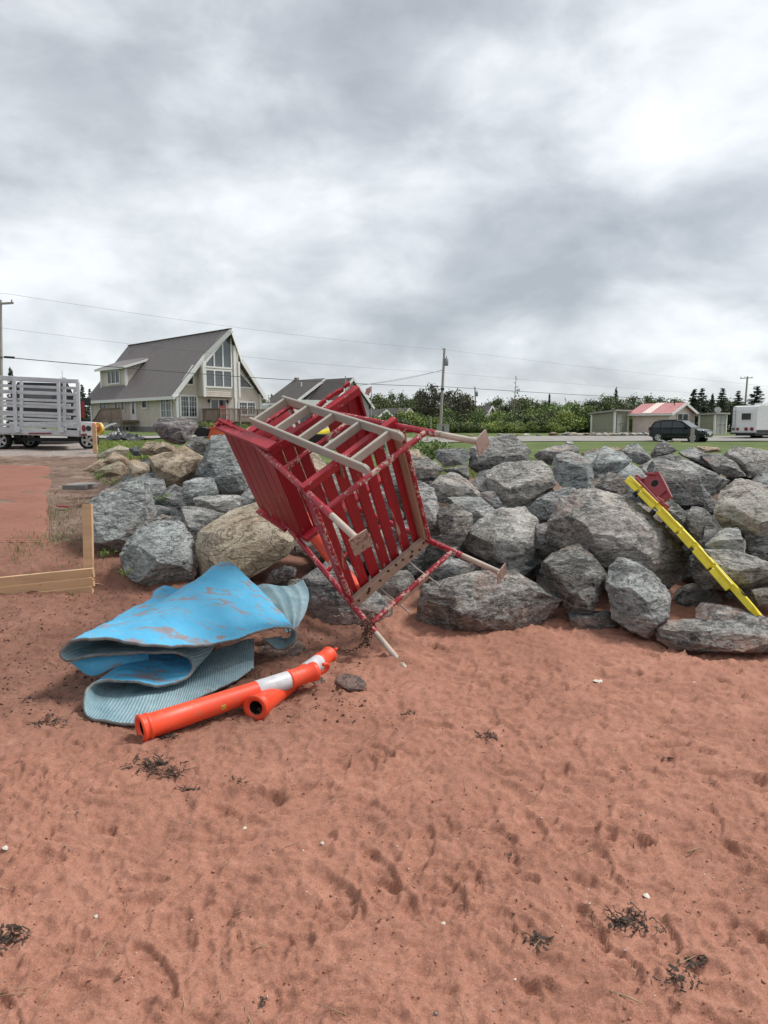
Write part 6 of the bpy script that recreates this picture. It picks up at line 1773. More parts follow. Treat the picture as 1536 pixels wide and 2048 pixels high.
def upole(label, px_top, py_top, px_b, d, gear=True, r=.14, arm=False):
    b_ = G(px_b, d); t = at(px_top, py_top, d)
    root = thing('utility_pole', label, 'utility pole', b_)
    top = t - b_; MB().lathe((0, 0, -.3), top, [(0, r), (1, r * .72)], 12).build('post', M['pole'], root)
    if gear:
        for f, dx in ((.985, -.22), (.80, .2)):
            p = top * f; MB().path([p, p + Vector((dx, 0, .05)), p + Vector((dx, 0, .25))], .03, 6).build('insulator', M['greymetal'], root)
        p = top * .84 + Vector((.28, -.1, 0)); tf = MB().lathe(p - Vector((0, 0, .4)), p + Vector((0, 0, .4)), [(0, .17), (.05, .2), (.95, .2), (1, .15)], 14).build('transformer', M['greymetal'], root)
        MB().lathe(p + Vector((0, 0, .4)), p + Vector((0, 0, .62)), [(0, .05), (1, .03)], 8).build('bushing', M['black'], tf)
        p = top * .52; MB().box(p + Vector((.0, -.12, 0)), (.4, .2, .22)).build('cable_box', M['black'], root)
    if arm:
        MB().bar(top * .965 - Vector((1.1, 0, 0)), top * .965 + Vector((.8, 0, .1)), .1, .12).build('cross_arm', M['pole'], root)
        for x in (-1.0, -.4, .7): MB().tube(top * .965 + Vector((x, 0, .06)), top * .965 + Vector((x, 0, .3)), .04).build('insulator', M['greymetal'], root)
    return root


upole('tall grey utility pole with transformer in the middle, behind the highest chair leg', 889, 697, 880, 75, r=.17)
upole('grey utility pole cut by the left edge of the picture', 1, 600, 3, 43, False, r=.11, arm=True)
upole('leaning utility pole with a cross arm behind the caravan at the right', 1495, 753, 1486, 108, False, .17, True)
upole('thin distant utility pole right of the main pole', 950, 774, 952, 118, True, .15)
upole('slim bare pole standing in front of the dark house roof', 691, 752, 692, 70, False, .07)
lp = upole('short pale post beside the utility boxes', 862, 832, 862, 70, False, .06)
fp = G(742, 66); fl = thing('flagpole', 'thin flagpole with a small limp red and white flag', 'flagpole', fp)
t = at(743, 772, 66) - fp; MB().lathe((0, 0, 0), t, [(0, .05), (1, .03)], 8).build('mast', M['pole'], fl)
MB().prism([t + Vector((-.05, 0, -.05)), t + Vector((-.5, .05, -.25)), t + Vector((-.62, .1, -.7)), t + Vector((-.3, .05, -.9)), t + Vector((-.05, 0, -.5))], (.0, .02, 0)).build('flag', plain('flag_cloth', (.55, .25, .24), .8, 0, .3, 5), fl)
tp = thing('dead_tree_pole', 'black bracket arm sticking out from a dark tree left of the main pole', 'bracket', at(860, 772, 74))
MB().bar((.0, 0, .0), (.9, 0, -.03), .12, .12).build('arm', M['black'], tp)

WIRES = [('top power line sagging between the left pole and the main pole', (-260, 540, 36), (18, 588, 43), None), ]


def wire(label, pts, r, sag):
    P = [at(*p) for p in pts]; out = []
    for a, b_ in zip(P, P[1:]):
        for t in np.linspace(0, 1, 28, endpoint=False):
            q = a.lerp(b_, t); q.z -= sag * 4 * t * (1 - t); out.append(q)
    out.append(P[-1]); o = thing('power_line', label, 'power line', out[0])
    MB().path([p - out[0] for p in out], r, 5).build('cable', M['wire'], o)


wire('topmost thin power line crossing above the timber house roof', [(-700, 480, 30), (18, 588, 43), (886, 699, 75), (1700, 786, 125)], .007, .35)
wire('middle thin power line passing behind the gable of the timber house', [(-700, 590, 30), (6, 656, 43), (886, 745, 75), (1700, 803, 125)], .007, .35)
wire('thick black telephone cable passing low in front of the timber house roof', [(-700, 665, 30), (6, 714, 43), (882, 773, 75), (1700, 812, 125)], .026, .30)
wire('thin service line dropping from the main pole to the grey house', [(884, 740, 75), (716, 770, 75)], .014, .25)
wire('second service line from the main pole towards the flagpole', [(884, 741, 75), (560, 790, 86)], .012, .3)
cb = MB(); cb.bar((0, 0, 0), (.55, .2, -.02), .12, .13, (0, 0, 1), .03)
tagged_mesh('cable_splice', cb, M['black'], at(8, 714, 42.8), 'black splice case on the thick cable at the left edge', 'splice case')
# ------------------------------------------------------------------ trees and bushes


def leaf_cards(pts, nrm, size, rng, el=1.0):
    """one small bent leaf clump face per point; returns verts, faces"""
    n = len(pts); d = rng.normal(size=(n, 3)); d /= np.linalg.norm(d, axis=1)[:, None]
    a = np.cross(d, nrm + rng.normal(size=(n, 3)) * .7); a /= np.linalg.norm(a, axis=1)[:, None] + 1e-9
    b_ = np.cross(a, d); s = size * rng.uniform(.6, 1.35, (n, 1))
    V = np.stack([pts - a * s, pts - b_ * s * .55 * el, pts + a * s, pts + b_ * s * .55 * el + d * s * .2], 1).reshape(-1, 3)
    F = np.arange(4 * n).reshape(n, 4)
    return V, F


def np_mesh(name, V, F, m, smooth=False):
    me = bpy.data.meshes.new(name); me.vertices.add(len(V)); me.vertices.foreach_set('co', np.asarray(V, np.float32).ravel())
    k = F.shape[1]; me.loops.add(F.size); me.polygons.add(len(F)); me.loops.foreach_set('vertex_index', F.ravel().astype(np.int32))
    me.polygons.foreach_set('loop_start', np.arange(0, F.size, k, dtype=np.int32)); me.polygons.foreach_set('loop_total', np.full(len(F), k, np.int32))
    me.materials.append(m); me.update(calc_edges=True); return me


def broad_tree(seed, leafm, w=.5, nclump=46, per=80, leaf=.026, low=.12, trunkm='trunk', spread=.085):
    """height 1; irregular crown of leaf clumps on limbs"""
    rng = np.random.RandomState(seed); tr = MB(); H = .55
    tr.lathe((0, 0, -.06), (.02, 0, H), [(0, .03), (.2, .022), (1, .010)], 7)
    C = []
    while len(C) < nclump:
        p = rng.uniform(-1, 1, 3); r = np.linalg.norm(p)
        if r > 1 or r < .25: continue
        z = low + (1 - low) * (p[2] * .5 + .5); wz = w * (.62 + .5 * math.sin(math.pi * min(1, max(0, (z - low) / (1 - low))) ** .8)) * (.75 + .5 * rng.rand())
        C.append((p[0] * wz * .5, p[1] * wz * .5, z * (.93 + .1 * rng.rand())))
    C = np.array(C)
    for c in C[::3]:
        st = Vector((.01, 0, rng.uniform(.1, H))); tr.path([st, st.lerp(Vector(c), .5) + Vector((0, 0, .02)), Vector(c)], .009, 5, .002)
    P = []; Nn = []
    for c in C:
        k = int(per * 1.5 * rng.uniform(.5, 1.4)); q = rng.normal(size=(k, 3)) * np.array([1, 1, .75]) * spread * rng.uniform(.6, 1.25); P.append(c + q); Nn.append(q + (c - np.array([0, 0, .45])) * .4)
    P = np.concatenate(P); Nn = np.concatenate(Nn); P[:, 2] = np.maximum(P[:, 2], .015)
    V, F = leaf_cards(P, Nn, leaf * 1.12, rng)
    return tr.mesh('trunk', M[trunkm]), np_mesh('crown', V, F, M[leafm])


def spruce(seed, leafm, w=.36, levels=24, sparse=0.0, needles=26, base=.06, droop=.18):
    rng = np.random.RandomState(seed); tr = MB(); tr.lathe((0, 0, -.05), (.012, 0, .99), [(0, .018), (1, .002)], 6); P = []; Nn = []
    for i in range(levels):
        t = base + (1 - base) * (i / levels) ** .95; r = w * .5 * (1 - t) ** .85 + .012
        for k in range(int(6 + 5 * (1 - t))):
            if rng.rand() < sparse: continue
            a = rng.uniform(0, 2 * math.pi); L = r * rng.uniform(.6, 1.15); d_ = np.array([math.cos(a), math.sin(a), -droop + .3 * t])
            s0 = np.array([0, 0, t + rng.uniform(-.01, .01)])
            tr.path([s0, s0 + d_ * L * .5 + np.array([0, 0, .006]), s0 + d_ * L], .0035, 4, .001)
            m_ = max(2, int(needles * L / (w * .5) + 2)); u = rng.uniform(.15, 1.05, m_)[:, None]
            side = np.array([-d_[1], d_[0], 0]); q = s0 + d_ * L * u + side * rng.normal(size=(m_, 1)) * L * .20 * (1.1 - u * .6) + np.array([0, 0, 1]) * (-.012 * np.abs(rng.normal(size=(m_, 1))))
            P.append(q); Nn.append(np.tile([0, 0, 1.0], (m_, 1)))
    P = np.concatenate(P); Nn = np.concatenate(Nn); V, F = leaf_cards(P, Nn * 2, .023, rng, .8)
    return tr.mesh('trunk', M['trunk']), np_mesh('crown', V, F, M[leafm])


def dead_spruce(seed, lean=.05):
    rng = np.random.RandomState(seed); tr = MB(); tr.lathe((0, 0, -.05), (lean, 0, 1), [(0, .016), (1, .003)], 6); br = MB(); P = []
    for i in range(46):
        t = rng.uniform(.25, .99); a = rng.uniform(0, 2 * math.pi); L = (.17 * (1 - t) + .035) * rng.uniform(.4, 1.2)
        s0 = np.array([lean * t, 0, t]); d_ = np.array([math.cos(a), math.sin(a), .12]); br.path([s0, s0 + d_ * L * .6, s0 + d_ * L + np.array([0, 0, .015])], .0045, 4, .001)
        if rng.rand() < .5 and t < .75:
            k = 7; P.append(s0 + d_ * L * rng.uniform(.3, 1, (k, 1)) + rng.normal(size=(k, 3)) * .008)
    P = np.concatenate(P); V, F = leaf_cards(P, P * 0 + np.array([0, 0, 1.]), .014, rng)
    return tr.mesh('trunk', M['deadwood']), br.mesh('branches', M['deadwood']), np_mesh('crown', V, F, M['leaf_brown'])


TREE = {'olive1': broad_tree(1, 'leaf_olive', .95, 60, 70), 'olive2': broad_tree(2, 'leaf_olive', 1.15, 64, 70), 'brown': broad_tree(3, 'leaf_brown', .85, 46, 56, .026, .25, spread=.075),
        'green1': broad_tree(4, 'leaf_green', 1.3, 60, 70, .028, .03), 'green2': broad_tree(5, 'leaf_bright', 1.3, 60, 70, .028, .03), 'dark1': broad_tree(6, 'leaf_olive', .9, 56, 60, .026, .15),
        'spruce1': spruce(11, 'leaf_spruce'), 'spruce2': spruce(12, 'leaf_spruce', .44, 22), 'spruce3': spruce(13, 'leaf_spruce', .30, 26, .25), 'dead': dead_spruce(14), 'dead2': dead_spruce(15, -.02)}
_tn = 0


def tree(kind, px, py, w, d, label, group, name=None, cat='tree'):
    """w: crown width in photograph pixels (None keeps the natural width)"""
    global _tn
    b_ = G(px, d); t = at(px, py, d); h = t.z - b_.z
    parts = TREE[kind]
    nm = name or ('spruce_tree' if kind.startswith('spruce') else 'dead_spruce_tree' if kind.startswith('dead') else 'broadleaf_tree')
    root = thing(nm, label, cat, b_, (_tn * 2.4) % 6.28 if not kind.startswith('dead') else 0, group); _tn += 1
    nat = {'olive1': .95, 'olive2': 1.15, 'brown': .85, 'green1': 1.3, 'green2': 1.3, 'dark1': .9, 'spruce1': .36, 'spruce2': .44, 'spruce3': .3, 'dead': .3, 'dead2': .3}[kind]
    sx = h if w is None else (w * d / FPX) / nat
    root.scale = (sx, sx, h)
    for me, pn in zip(parts, ('trunk', 'crown') if len(parts) == 2 else ('trunk', 'branches', 'crown')): link(pn, me, root)
    return root


GT = 'broadleaf trees in the tree line behind the lawn'; GS = 'spruces standing behind the sheds and caravan'
for k, px, py, w, d, lab in [
    ('olive1', 758, 792, 62, 98, 'olive broadleaf tree just right of the flagpole'), ('olive2', 790, 786, 60, 104, 'taller olive tree behind the small white cottage'),
    ('dark1', 820, 796, 50, 96, 'dark low tree right of the small white cottage'), ('brown', 862, 772, 52, 92, 'dark brown-green tree directly left of the main utility pole'),
    ('brown', 905, 782, 66, 95, 'dark rounded pine right of the main utility pole'), ('brown', 930, 792, 46, 100, 'thin brownish tree in front of the wide cottage roof'),
    ('olive1', 742, 800, 45, 110, 'grey-olive tree half behind the second house'), ('dark1', 1040, 794, 70, 100, 'dark dense tree below the dead spruce'),
    ('dark1', 1068, 802, 60, 104, 'dark rounded tree right of the dead spruce'), ('olive2', 1215, 792, 92, 96, 'wide dark tree behind the olive garden shed'),
    ('dark1', 1190, 800, 60, 100, 'dark tree left behind the olive garden shed'), ('olive2', 1272, 792, 78, 104, 'loose grey-green tree between garden shed and pink cottage'),
    ('olive1', 1310, 798, 60, 118, 'far low tree behind the ridge of the pink cottage'), ('olive1', 1350, 800, 64, 120, 'far olive tree behind the right end of the red roof'),
    ('green1', 1095, 806, 90, 92, 'big green bushy tree in the middle of the tree line'), ('green1', 1140, 802, 84, 90, 'green bushy tree left of the olive shed'),
    ('green2', 1165, 815, 70, 84, 'bright green bush tree touching the left of the olive shed'), ('green1', 1060, 822, 60, 88, 'low green tree right of the hidden cottage'),
    ('olive1', 562, 790, 50, 120, 'olive tree seen above the white rails of the ladder'), ('dark1', 535, 795, 36, 110, 'dark tree touching the right eave of the timber house'),
    ('olive2', 1410, 800, 80, 112, 'broad dark tree behind the satellite dish'), ('dark1', 1460, 800, 70, 108, 'dark tree behind the caravan ladder')]:
    tree(k, px, py, w, d, lab, GT)
for i, px in enumerate((1090, 1120, 1155, 1185, 1240, 1255, 1330, 1375)):
    tree(('olive1', 'green1', 'olive2')[i % 3], px, 806 + (i * 7) % 12, 70, 122 + 3 * i, 'distant grey-green tree filling the skyline behind the nearer trees', 'distant trees on the skyline')
for i, px in enumerate((545, 575, 600, 610, 770, 835, 885, 970, 990, 1012)):
    tree(('spruce3', 'spruce1', 'dark1')[i % 3], px, 786 + (i * 11) % 26, None if i % 3 < 2 else 40, 128 + 2 * i, 'small distant spruce poking above the skyline', 'distant spruces on the skyline', name='spruce_tree')
for k, px, py, w, d, lab in [
    ('spruce1', 1384, 777, 50, 88, 'dark spruce at the right end of the red roof'), ('spruce2', 1400, 775, 56, 90, 'dark spruce right behind the pink cottage gable'),
    ('spruce3', 1421, 785, 26, 94, 'thin grey spruce above the satellite dish'), ('spruce2', 1441, 775, 56, 92, 'pointed spruce between satellite dish and caravan'),
    ('spruce2', 1472, 780, 54, 90, 'dark spruce left of the cross-arm pole'), ('spruce2', 1509, 771, 78, 86, 'largest dark spruce, right of the cross-arm pole'),
    ('spruce1', 1545, 784, 54, 92, 'spruce at the extreme right edge'), ('spruce3', 1229, 772, 20, 100, 'lone spruce tip rising above the olive shed trees'),
    ('spruce3', 1097, 785, 14, 112, 'thin spruce tip above the green bushes'), ('spruce1', 168, 768, 34, 76, 'dark spruce between the trailer and the timber house'),
    ('spruce2', 183, 776, 34, 80, 'second dark spruce at the left end of the timber house'), ('spruce3', 28, 732, 30, 62, 'sparse spruce tip above the trailer near the left pole'), ('spruce1', 1010, 812, 30, 96, 'small green spruce right of the hidden cottage')]:
    tree(k, px, py, w, d, lab, GS)
tree('dead', 1024, 753, 36, 90, 'tall bare dead spruce right of the thin distant pole', None)
tree('dead2', 132, 742, 26, 66, 'bare dead spruce above the right end of the trailer', None)
tree('dead2', 976, 790, 12, 120, 'far thin dead trunk right of the thin distant pole', None)
tree('dead', 884, 782, 12, 118, 'far dead trunk beside the main pole', None)
tree('dead2', 985, 797, 12, 122, 'short far dead trunk left of the dead spruce', None)
# leafless bush above the trailer
tw = MB(); r = random.Random(5)
for k in range(26):
    a = r.uniform(-.9, .9); p = Vector((0, 0, 0)); pts = [p]; d_ = Vector((math.sin(a), r.uniform(-.3, .3), math.cos(a)))
    for j in range(6): p = p + d_ * .55 * r.uniform(.7, 1.1); d_ = (d_ + Vector((r.uniform(-.3, .3), r.uniform(-.3, .3), .05))).normalized(); pts.append(p)
    tw.path(pts, .03, 4, .006)
tagged_mesh('bare_bush', tw, M['deadwood'], G(88, 62), 'leafless twiggy bush seen above the slatted trailer', 'bush')

# hedge and rough bushes, one object per bush
BUSH = [broad_tree(31, 'leaf_bright', 1.5, 30, 60, .055, .0, spread=.15), broad_tree(32, 'leaf_green', 1.6, 30, 60, .055, .0, spread=.15), broad_tree(33, 'leaf_olive', 1.5, 30, 60, .055, .0, spread=.15)]


def bush(i, px, d, w, h, label, group):
    root = thing('bush', label, 'bush', G(px, d), i * 1.9, group); root.scale = (w / 1.5, w / 1.5, h)
    a, b_ = BUSH[i % 3]; link('stems', a, root); link('foliage', b_, root)


r = random.Random(9)
for i in range(24): bush(i if i % 4 else 0, 898 + i * 10.5, 77 + r.uniform(-.6, .8), 2.0, r.uniform(.9, 1.3), 'low green bush in the hedge running right from the main pole', 'bushes of the low hedge')
for i in range(22): bush(i, 760 + i * 20, 80 + r.uniform(0, 5), 3.0, r.uniform(1.6, 2.6), 'rough green bush between the low hedge and the trees', 'rough bushes behind the hedge')
for i, (px, d, w, h) in enumerate(((1130, 78, 3, 2.4), (1160, 79, 3.4, 2.9), (1182, 80, 2.6, 2.2), (1268, 77, 1.6, 1.7), (1276, 80, 2.4, 2.0), (1100, 80, 3, 2.2))):
    bush(i, px, d, w, h, ('bright bush left of the garden shed', 'tall bush close to the left wall of the garden shed', 'bush tucked behind the left wall of the garden shed', 'yellowish bush between garden shed and pink cottage', 'darker bush behind the gap beside the pink cottage', 'bush at the right end of the low hedge')[i], 'bushes around the garden shed')
for i, px in enumerate((600, 620, 700, 730, 750, 775)): bush(i + 1, px, 84, 3, 1.8, 'bush beyond the lawn behind the tipped chair', 'bushes behind the tipped chair')
for i, px in enumerate((378, 400, 425, 450, 470, 490, 512)): bush(i + 1, px, 53.5 + i * .6, 1.3, .75, 'low shrub at the foot of the front deck', 'shrubs below the front deck')

# ------------------------------------------------------------------ weeds, grass and litter


def blades(name, spots, m, hgt, wid, seed, label=None):
    """thin grass blades at world points"""
    rng = np.random.RandomState(seed); P = np.array(spots); n = len(P); a = rng.uniform(0, 2 * math.pi, n); h = hgt * rng.uniform(.5, 1.3, n)
    d_ = np.stack([np.cos(a), np.sin(a), 0 * a], 1); ln = rng.normal(size=(n, 2)) * .35
    tip = P + np.stack([ln[:, 0] * h, ln[:, 1] * h, h], 1); mid = P + np.stack([ln[:, 0] * h * .3, ln[:, 1] * h * .3, h * .55], 1)
    V = np.stack([P - d_ * wid, P + d_ * wid, mid + d_ * wid * .8, mid - d_ * wid * .8, tip], 1).reshape(-1, 3)
    B = np.arange(n)[:, None] * 5; F = np.concatenate([B + np.array([0, 1, 2]), B + np.array([0, 2, 3]), B + np.array([3, 2, 4])])
    o = link(name, np_mesh(name, V, F, M[m])); tag(o, kind='stuff'); return o


rng = np.random.RandomState(3); sp = []
for _ in range(15000):
    d = rng.uniform(10.8, 24); px = rng.uniform(196, 345); sp.append(G(px, d))
blades('grass', sp, 'leaf_bright', .085, .006, 1)
sp = [G(rng.uniform(560, 1000), rng.uniform(10.3, 15)) for _ in range(9000)]
blades('grass', sp, 'leaf_bright', .10, .005, 2)


def weed(px, py, d, size, n, label, m='weed', name='weed_plant', spread=1.0, up=.6, z0=None):
    rng = np.random.RandomState(int(px * 7 + py)); b_ = at(px, py, d)
    root = thing(name, label, 'plant', b_)
    st = MB(); L = []; Nn = []
    for k in range(max(5, n // 14)):
        a = rng.uniform(0, 2 * math.pi); t = Vector((math.cos(a) * spread * rng.uniform(.2, .9), math.sin(a) * spread * rng.uniform(.2, .7), up * rng.uniform(.5, 1.2))) * size
        st.path([(0, 0, -.03), t * .5 + Vector((0, 0, .1 * size)), t], .0028, 4, .001)
        for j in range(14):
            u = rng.uniform(.25, 1.05); L.append(np.array(t) * u + rng.normal(size=3) * size * .09); Nn.append(np.array(t))
    st.build('stems', M['dry' if m == 'dry' else 'weed'], root)
    V, F = leaf_cards(np.array(L), np.array(Nn), size * .055 if m != 'dry' else size * .02, rng, 1.2 if m != 'dry' else .4); link('leaves', np_mesh('leaves', V, F, M[m]), root)


weed(862, 918, 8.9, .34, 460, 'leafy bright green bush growing behind the beige board of the chair', up=.75, spread=1.2)
weed(838, 912, 9.0, .24, 200, 'smaller green weed left of the leafy bush behind the chair', up=.8)
weed(196, 955, 8.2, .16, 120, 'low green weed under the tan slab at the left heap', up=.35, spread=1.6)
weed(222, 965, 7.9, .15, 90, 'straggling weed in front of the small tan stones', up=.3, spread=1.7)
weed(206, 1112, 6.15, .13, 90, 'green weed at the right of the board edging corner', up=.4, spread=1.2)
weed(248, 1148, 5.9, .11, 100, 'pale green weed at the foot of the layered boulder', up=.45, spread=1.1)
weed(122, 1075, 7.0, .14, 60, 'flat dry tuft at the near corner of the red mat', 'dry', up=.3, spread=1.8)
weed(1396, 1080, 6.55, .16, 120, 'dry reddish stalks growing between boulders right of the yellow board', 'dry', up=1.0, spread=.5)
weed(320, 1000, 7.6, .16, 100, 'straggly weed on the soil between the left boulders', up=.35, spread=1.4)
weed(110, 985, 9.5, .12, 60, 'dry grass tuft right of the red mat', 'dry', up=.4, spread=1.6)
weed(158, 1010, 7.6, .16, 90, 'dry grass tuft behind the wooden stake', 'dry', up=.5, spread=1.5)
rng = np.random.RandomState(8)
sp = [G(rng.uniform(90, 240) , rng.uniform(6.3, 9.5)) for _ in range(1100)]
blades('dry_grass', [p for p in sp], 'dry', .035, .0025, 4)
sp = []
for c in ((130, 7.1), (112, 8.2), (150, 6.5), (200, 6.4), (195, 7.9), (90, 7.0), (40, 6.85)):
    for _ in range(90): sp.append(G(c[0] + rng.normal() * 18, c[1] + rng.normal() * .25))
blades('weedy_grass', sp, 'weed', .06, .003, 5)

# woven red access mat on the ground behind the edging
am = MB(); am.sm = True; K = 60; vs = []; fs = []
for i in range(K + 1):
    t = i / K; d = 7.05 + 6.0 * t
    for j in range(41):
        pr = 96 + 6 * t + 3 * math.sin(t * 13) + 2 * math.sin(t * 31); px = -420 + (pr + 420) * j / 40; p = G(px, d); p.z += (.022 + .010 * math.sin(t * 41 + j * .15) + .006 * math.sin(t * 90 + j * .4)) * min(1, i / 3, (41 - j) / 3) - .012 * (i == 0 or j == 40); vs.append(p)
n = len(vs)
for i in range(K):
    for j in range(40): a = i * 41 + j; fs.append((a, a + 1, a + 42, a + 41))
am.add(vs, fs)
mm, nt, b = mat('woven_red_mat', (.4, .15, .1), .85, 0, .3); v, _ = objcoord(nt, False)
nn = noise(nt, v, 1.5, 5, .6); w = N(nt, 'ShaderNodeTexWave', wave_type='BANDS', bands_direction='Y'); w.inputs['Scale'].default_value = 9; w.inputs['Distortion'].default_value = 3.0; w.inputs['Detail'].default_value = 2
nt.links.new(v, w.inputs[0]); nf = noise(nt, v, 60, 4, .6)
c = ramp(nt, mathn(nt, 'ADD', mathn(nt, 'MULTIPLY', nn, .6), mathn(nt, 'MULTIPLY', nf, .4)), [(.3, (.22, .095, .066)), (.7, (.37, .175, .125))])
c = mixc(nt, mathn(nt, 'MULTIPLY', ramp(nt, w.outputs['Fac'], [(0, 1.0), (.35, 0.0)]), .45), c, (.22, .085, .055))
nt.links.new(c, b.inputs['Base Color']); bump(nt, b, mathn(nt, 'ADD', mathn(nt, 'ADD', w.outputs['Fac'], nf), nn), .9, .012); M['redmat'] = mm
tagged_mesh('access_mat', am, mm, G(20, 9), 'wide woven red access mat lying on the ground behind the board edging', 'ground mat', world=True)
rs = MB(); rs.prism([(0, 0, 0), (.10, -.05, 0), (.2, -.09, 0), (.19, -.12, 0), (.08, -.09, 0)], (0, 0, .02))
tagged_mesh('red_strap', rs, M['redplastic'], G(113, 8.6) + Vector((0, 0, .02)), 'thin dark red scrap lying on the soil right of the red mat', 'scrap')
pl = MB(); pl.box((0, 0, .02), (.34, .5, .06))
tagged_mesh('concrete_slab', pl, M['concrete'], G(163, 10.3), 'flat grey slab on the soil left of the tan rocks', 'slab')

# stones along the road verge and by the sheds: one modelled, the rest copies
ms = [bpy.data.objects['rock'].data]
meshes = [o.data for o in bpy.data.objects if o.name.startswith('rock') and o.get('group') == 'stones wedged in the gaps of the sea wall'][:12]
import itertools
mesh_pale = []
for me in meshes:
    m2 = me.copy(); m2.materials.clear(); m2.materials.append(M[RNG.choice(['pale', 'gneiss', 'sandstone'])]); mesh_pale.append(m2)


def verge_rock(px, d, s, label, group, k):
    me = mesh_pale[k % len(mesh_pale)]; o = link('rock', me); p = G(px, d); dim = max(o.dimensions) or 1
    bb = [Vector(c) for c in o.bound_box]; dim = max((max(c[i] for c in bb) - min(c[i] for c in bb)) for i in range(3)); f = s / dim
    o.scale = (f, f, f * .62); o.rotation_euler = (0, 0, k * 1.7); o.location = p + Vector((0, 0, s * .14)); tag(o, label, 'rock', group)


for k in range(44): verge_rock(1142 + k * 3.75 + RNG.uniform(-1, 1), 68 + RNG.uniform(-1, 1.2), RNG.uniform(.45, .95), 'pale rubble stone in the row in front of the garden shed', 'rubble stones before the garden shed', k)
for k, (px, d, s) in enumerate(((940, 66, .55), (965, 67, .9), (1002, 67, .75), (1028, 66, .7), (1052, 66, .8), (1078, 67, .7), (1110, 67, 1.0), (1128, 68, 1.0), (1145, 68, 1.1), (915, 66, .5))): verge_rock(px, d, s, 'lone stone set along the far grass verge of the road', 'stones along the road verge', k + 3)
for k, (px, d, s, l) in enumerate(((1325, 53, .55, 'pale stone beside the rear wheel of the parked car'), (1338, 53, .45, 'stone under the middle of the parked car'), (1352, 53.2, .45, 'stone left of the front wheel of the parked car'), (1140, 47, .7, 'pale rounded stone on the near grass verge'))): verge_rock(px, d, s, l, None, k + 1)

# seaweed clumps
SW = [(1258, 1868, .085, 60, 'largest dark seaweed clump at the lower right'), (1382, 1945, .06, 34, 'seaweed tangle right of the largest clump, lower down'), (1352, 1988, .055, 26, 'seaweed tangle nearest the lower right corner'), (1072, 1914, .05, 22, 'small star-shaped seaweed scrap left of the largest clump'),
      (312, 1548, .11, 60, 'spread seaweed patch below the front orange post'), (350, 1572, .08, 36, 'second seaweed patch just below the spread one'), (372, 1600, .06, 22, 'thin seaweed strands above the sunken hollow'), (978, 1492, .07, 36, 'dark seaweed tuft in the middle of the sand'), (18, 1898, .08, 44, 'seaweed clump at the left edge'),
      (95, 1462, .10, 40, 'long seaweed strip left of the ribbed mat'), (1018, 1728, .025, 10, 'tiny dark seaweed bit in the middle right'), (520, 2012, .022, 12, 'tiny seaweed bit at the bottom edge left of centre'), (345, 1488, .05, 22, 'seaweed scrap under the flared end of the front post'), (820, 1440, .05, 18, 'seaweed wisps right of the slate stone'), (1340, 1520, .04, 14, 'seaweed wisps near the right edge'), (60, 1410, .06, 22, 'seaweed wisps on the soil at the left'), (480, 1585, .05, 12, 'brown wisps on the rim of the sunken hollow')]
for px, py, s, n, lab in SW:
    s *= .78
    c = ground_at(px, py); r = random.Random(int(px)); mb = MB()
    for k in range(n):
        p = Vector((r.gauss(0, s * .55), r.gauss(0, s * .38), .004)); a = r.uniform(0, 6.28); d_ = Vector((math.cos(a), math.sin(a), r.uniform(0, .5))); pts = [p]
        for j in range(6):
            p = p + d_ * s * .13; d_ = (d_ + Vector((r.gauss(0, .5), r.gauss(0, .5), r.gauss(0, .35)))).normalized(); p.z = max(.003, min(p.z, s * .3)); pts.append(p.copy())
        mb.path(pts, r.uniform(.0010, .0026), 4, .0006)
        if k % 2 == 0:
            wv = Vector((d_.y, -d_.x, .2)).normalized() * r.uniform(.002, .006); mb.add([q - wv for q in pts] + [q + wv for q in pts], [(i, i + 1, i + 8, i + 7) for i in range(6)])
    o = tagged_mesh('seaweed_clump', mb, M['kelp'], c + Vector((0, 0, .004)), lab, 'seaweed', 'dried seaweed clumps on the sand')

_sand = bpy.data.objects['sand']


def sand_top(x, y):
    ok, loc, nn_, f = _sand.ray_cast(Vector((x, y, 3)), Vector((0, 0, -1)))
    return loc.z if ok else gz(x, y)


bpy.context.view_layer.update()
for o in [q for q in bpy.data.objects if q.name.startswith('seaweed_clump')]: o.location.z = sand_top(o.location.x, o.location.y) + .003


def scatter(name, n, region, smin, smax, m, seed, flat=.5, power=2.0):
    rng = np.random.RandomState(seed); mb_v = []; mb_f = []
    base = np.array([(1, 0, 0), (-.5, .87, 0), (-.5, -.87, 0), (0, 0, 1), (.1, .1, -.8), (.6, .6, .45), (-.7, .2, .5)]); tri = [(0, 5, 3), (5, 1, 3), (1, 6, 3), (6, 2, 3), (2, 0, 3), (0, 1, 5), (1, 2, 6), (0, 4, 1), (1, 4, 2), (2, 4, 0)]
    for i in range(n):
        x, y = region(rng); s = smin + (smax - smin) * rng.rand() ** power; a = rng.uniform(0, 6.28); ca, sa = math.cos(a), math.sin(a); z = sand_top(x, y)
        q = base * (1 + .3 * rng.normal(size=base.shape)) * s * np.array([1, rng.uniform(.5, 1), flat]); q = np.stack([q[:, 0] * ca - q[:, 1] * sa, q[:, 0] * sa + q[:, 1] * ca, q[:, 2]], 1) + np.array([x, y, z + s * .15])
        o = len(mb_v) * 7; mb_v.append(q); mb_f.append(np.array(tri) + o)
    o = link(name, np_mesh(name, np.concatenate(mb_v), np.concatenate(mb_f), M[m])); tag(o, kind='stuff')


def fan(rng, y0=1.15, y1=6.2, k=.62):
    y = y0 * (y1 / y0) ** rng.rand(); return rng.uniform(-1, 1) * (k * y + .1), y


def soil(rng): y = rng.uniform(3.6, 6.0); return rng.uniform(-.60 * y, -.02 * y), y


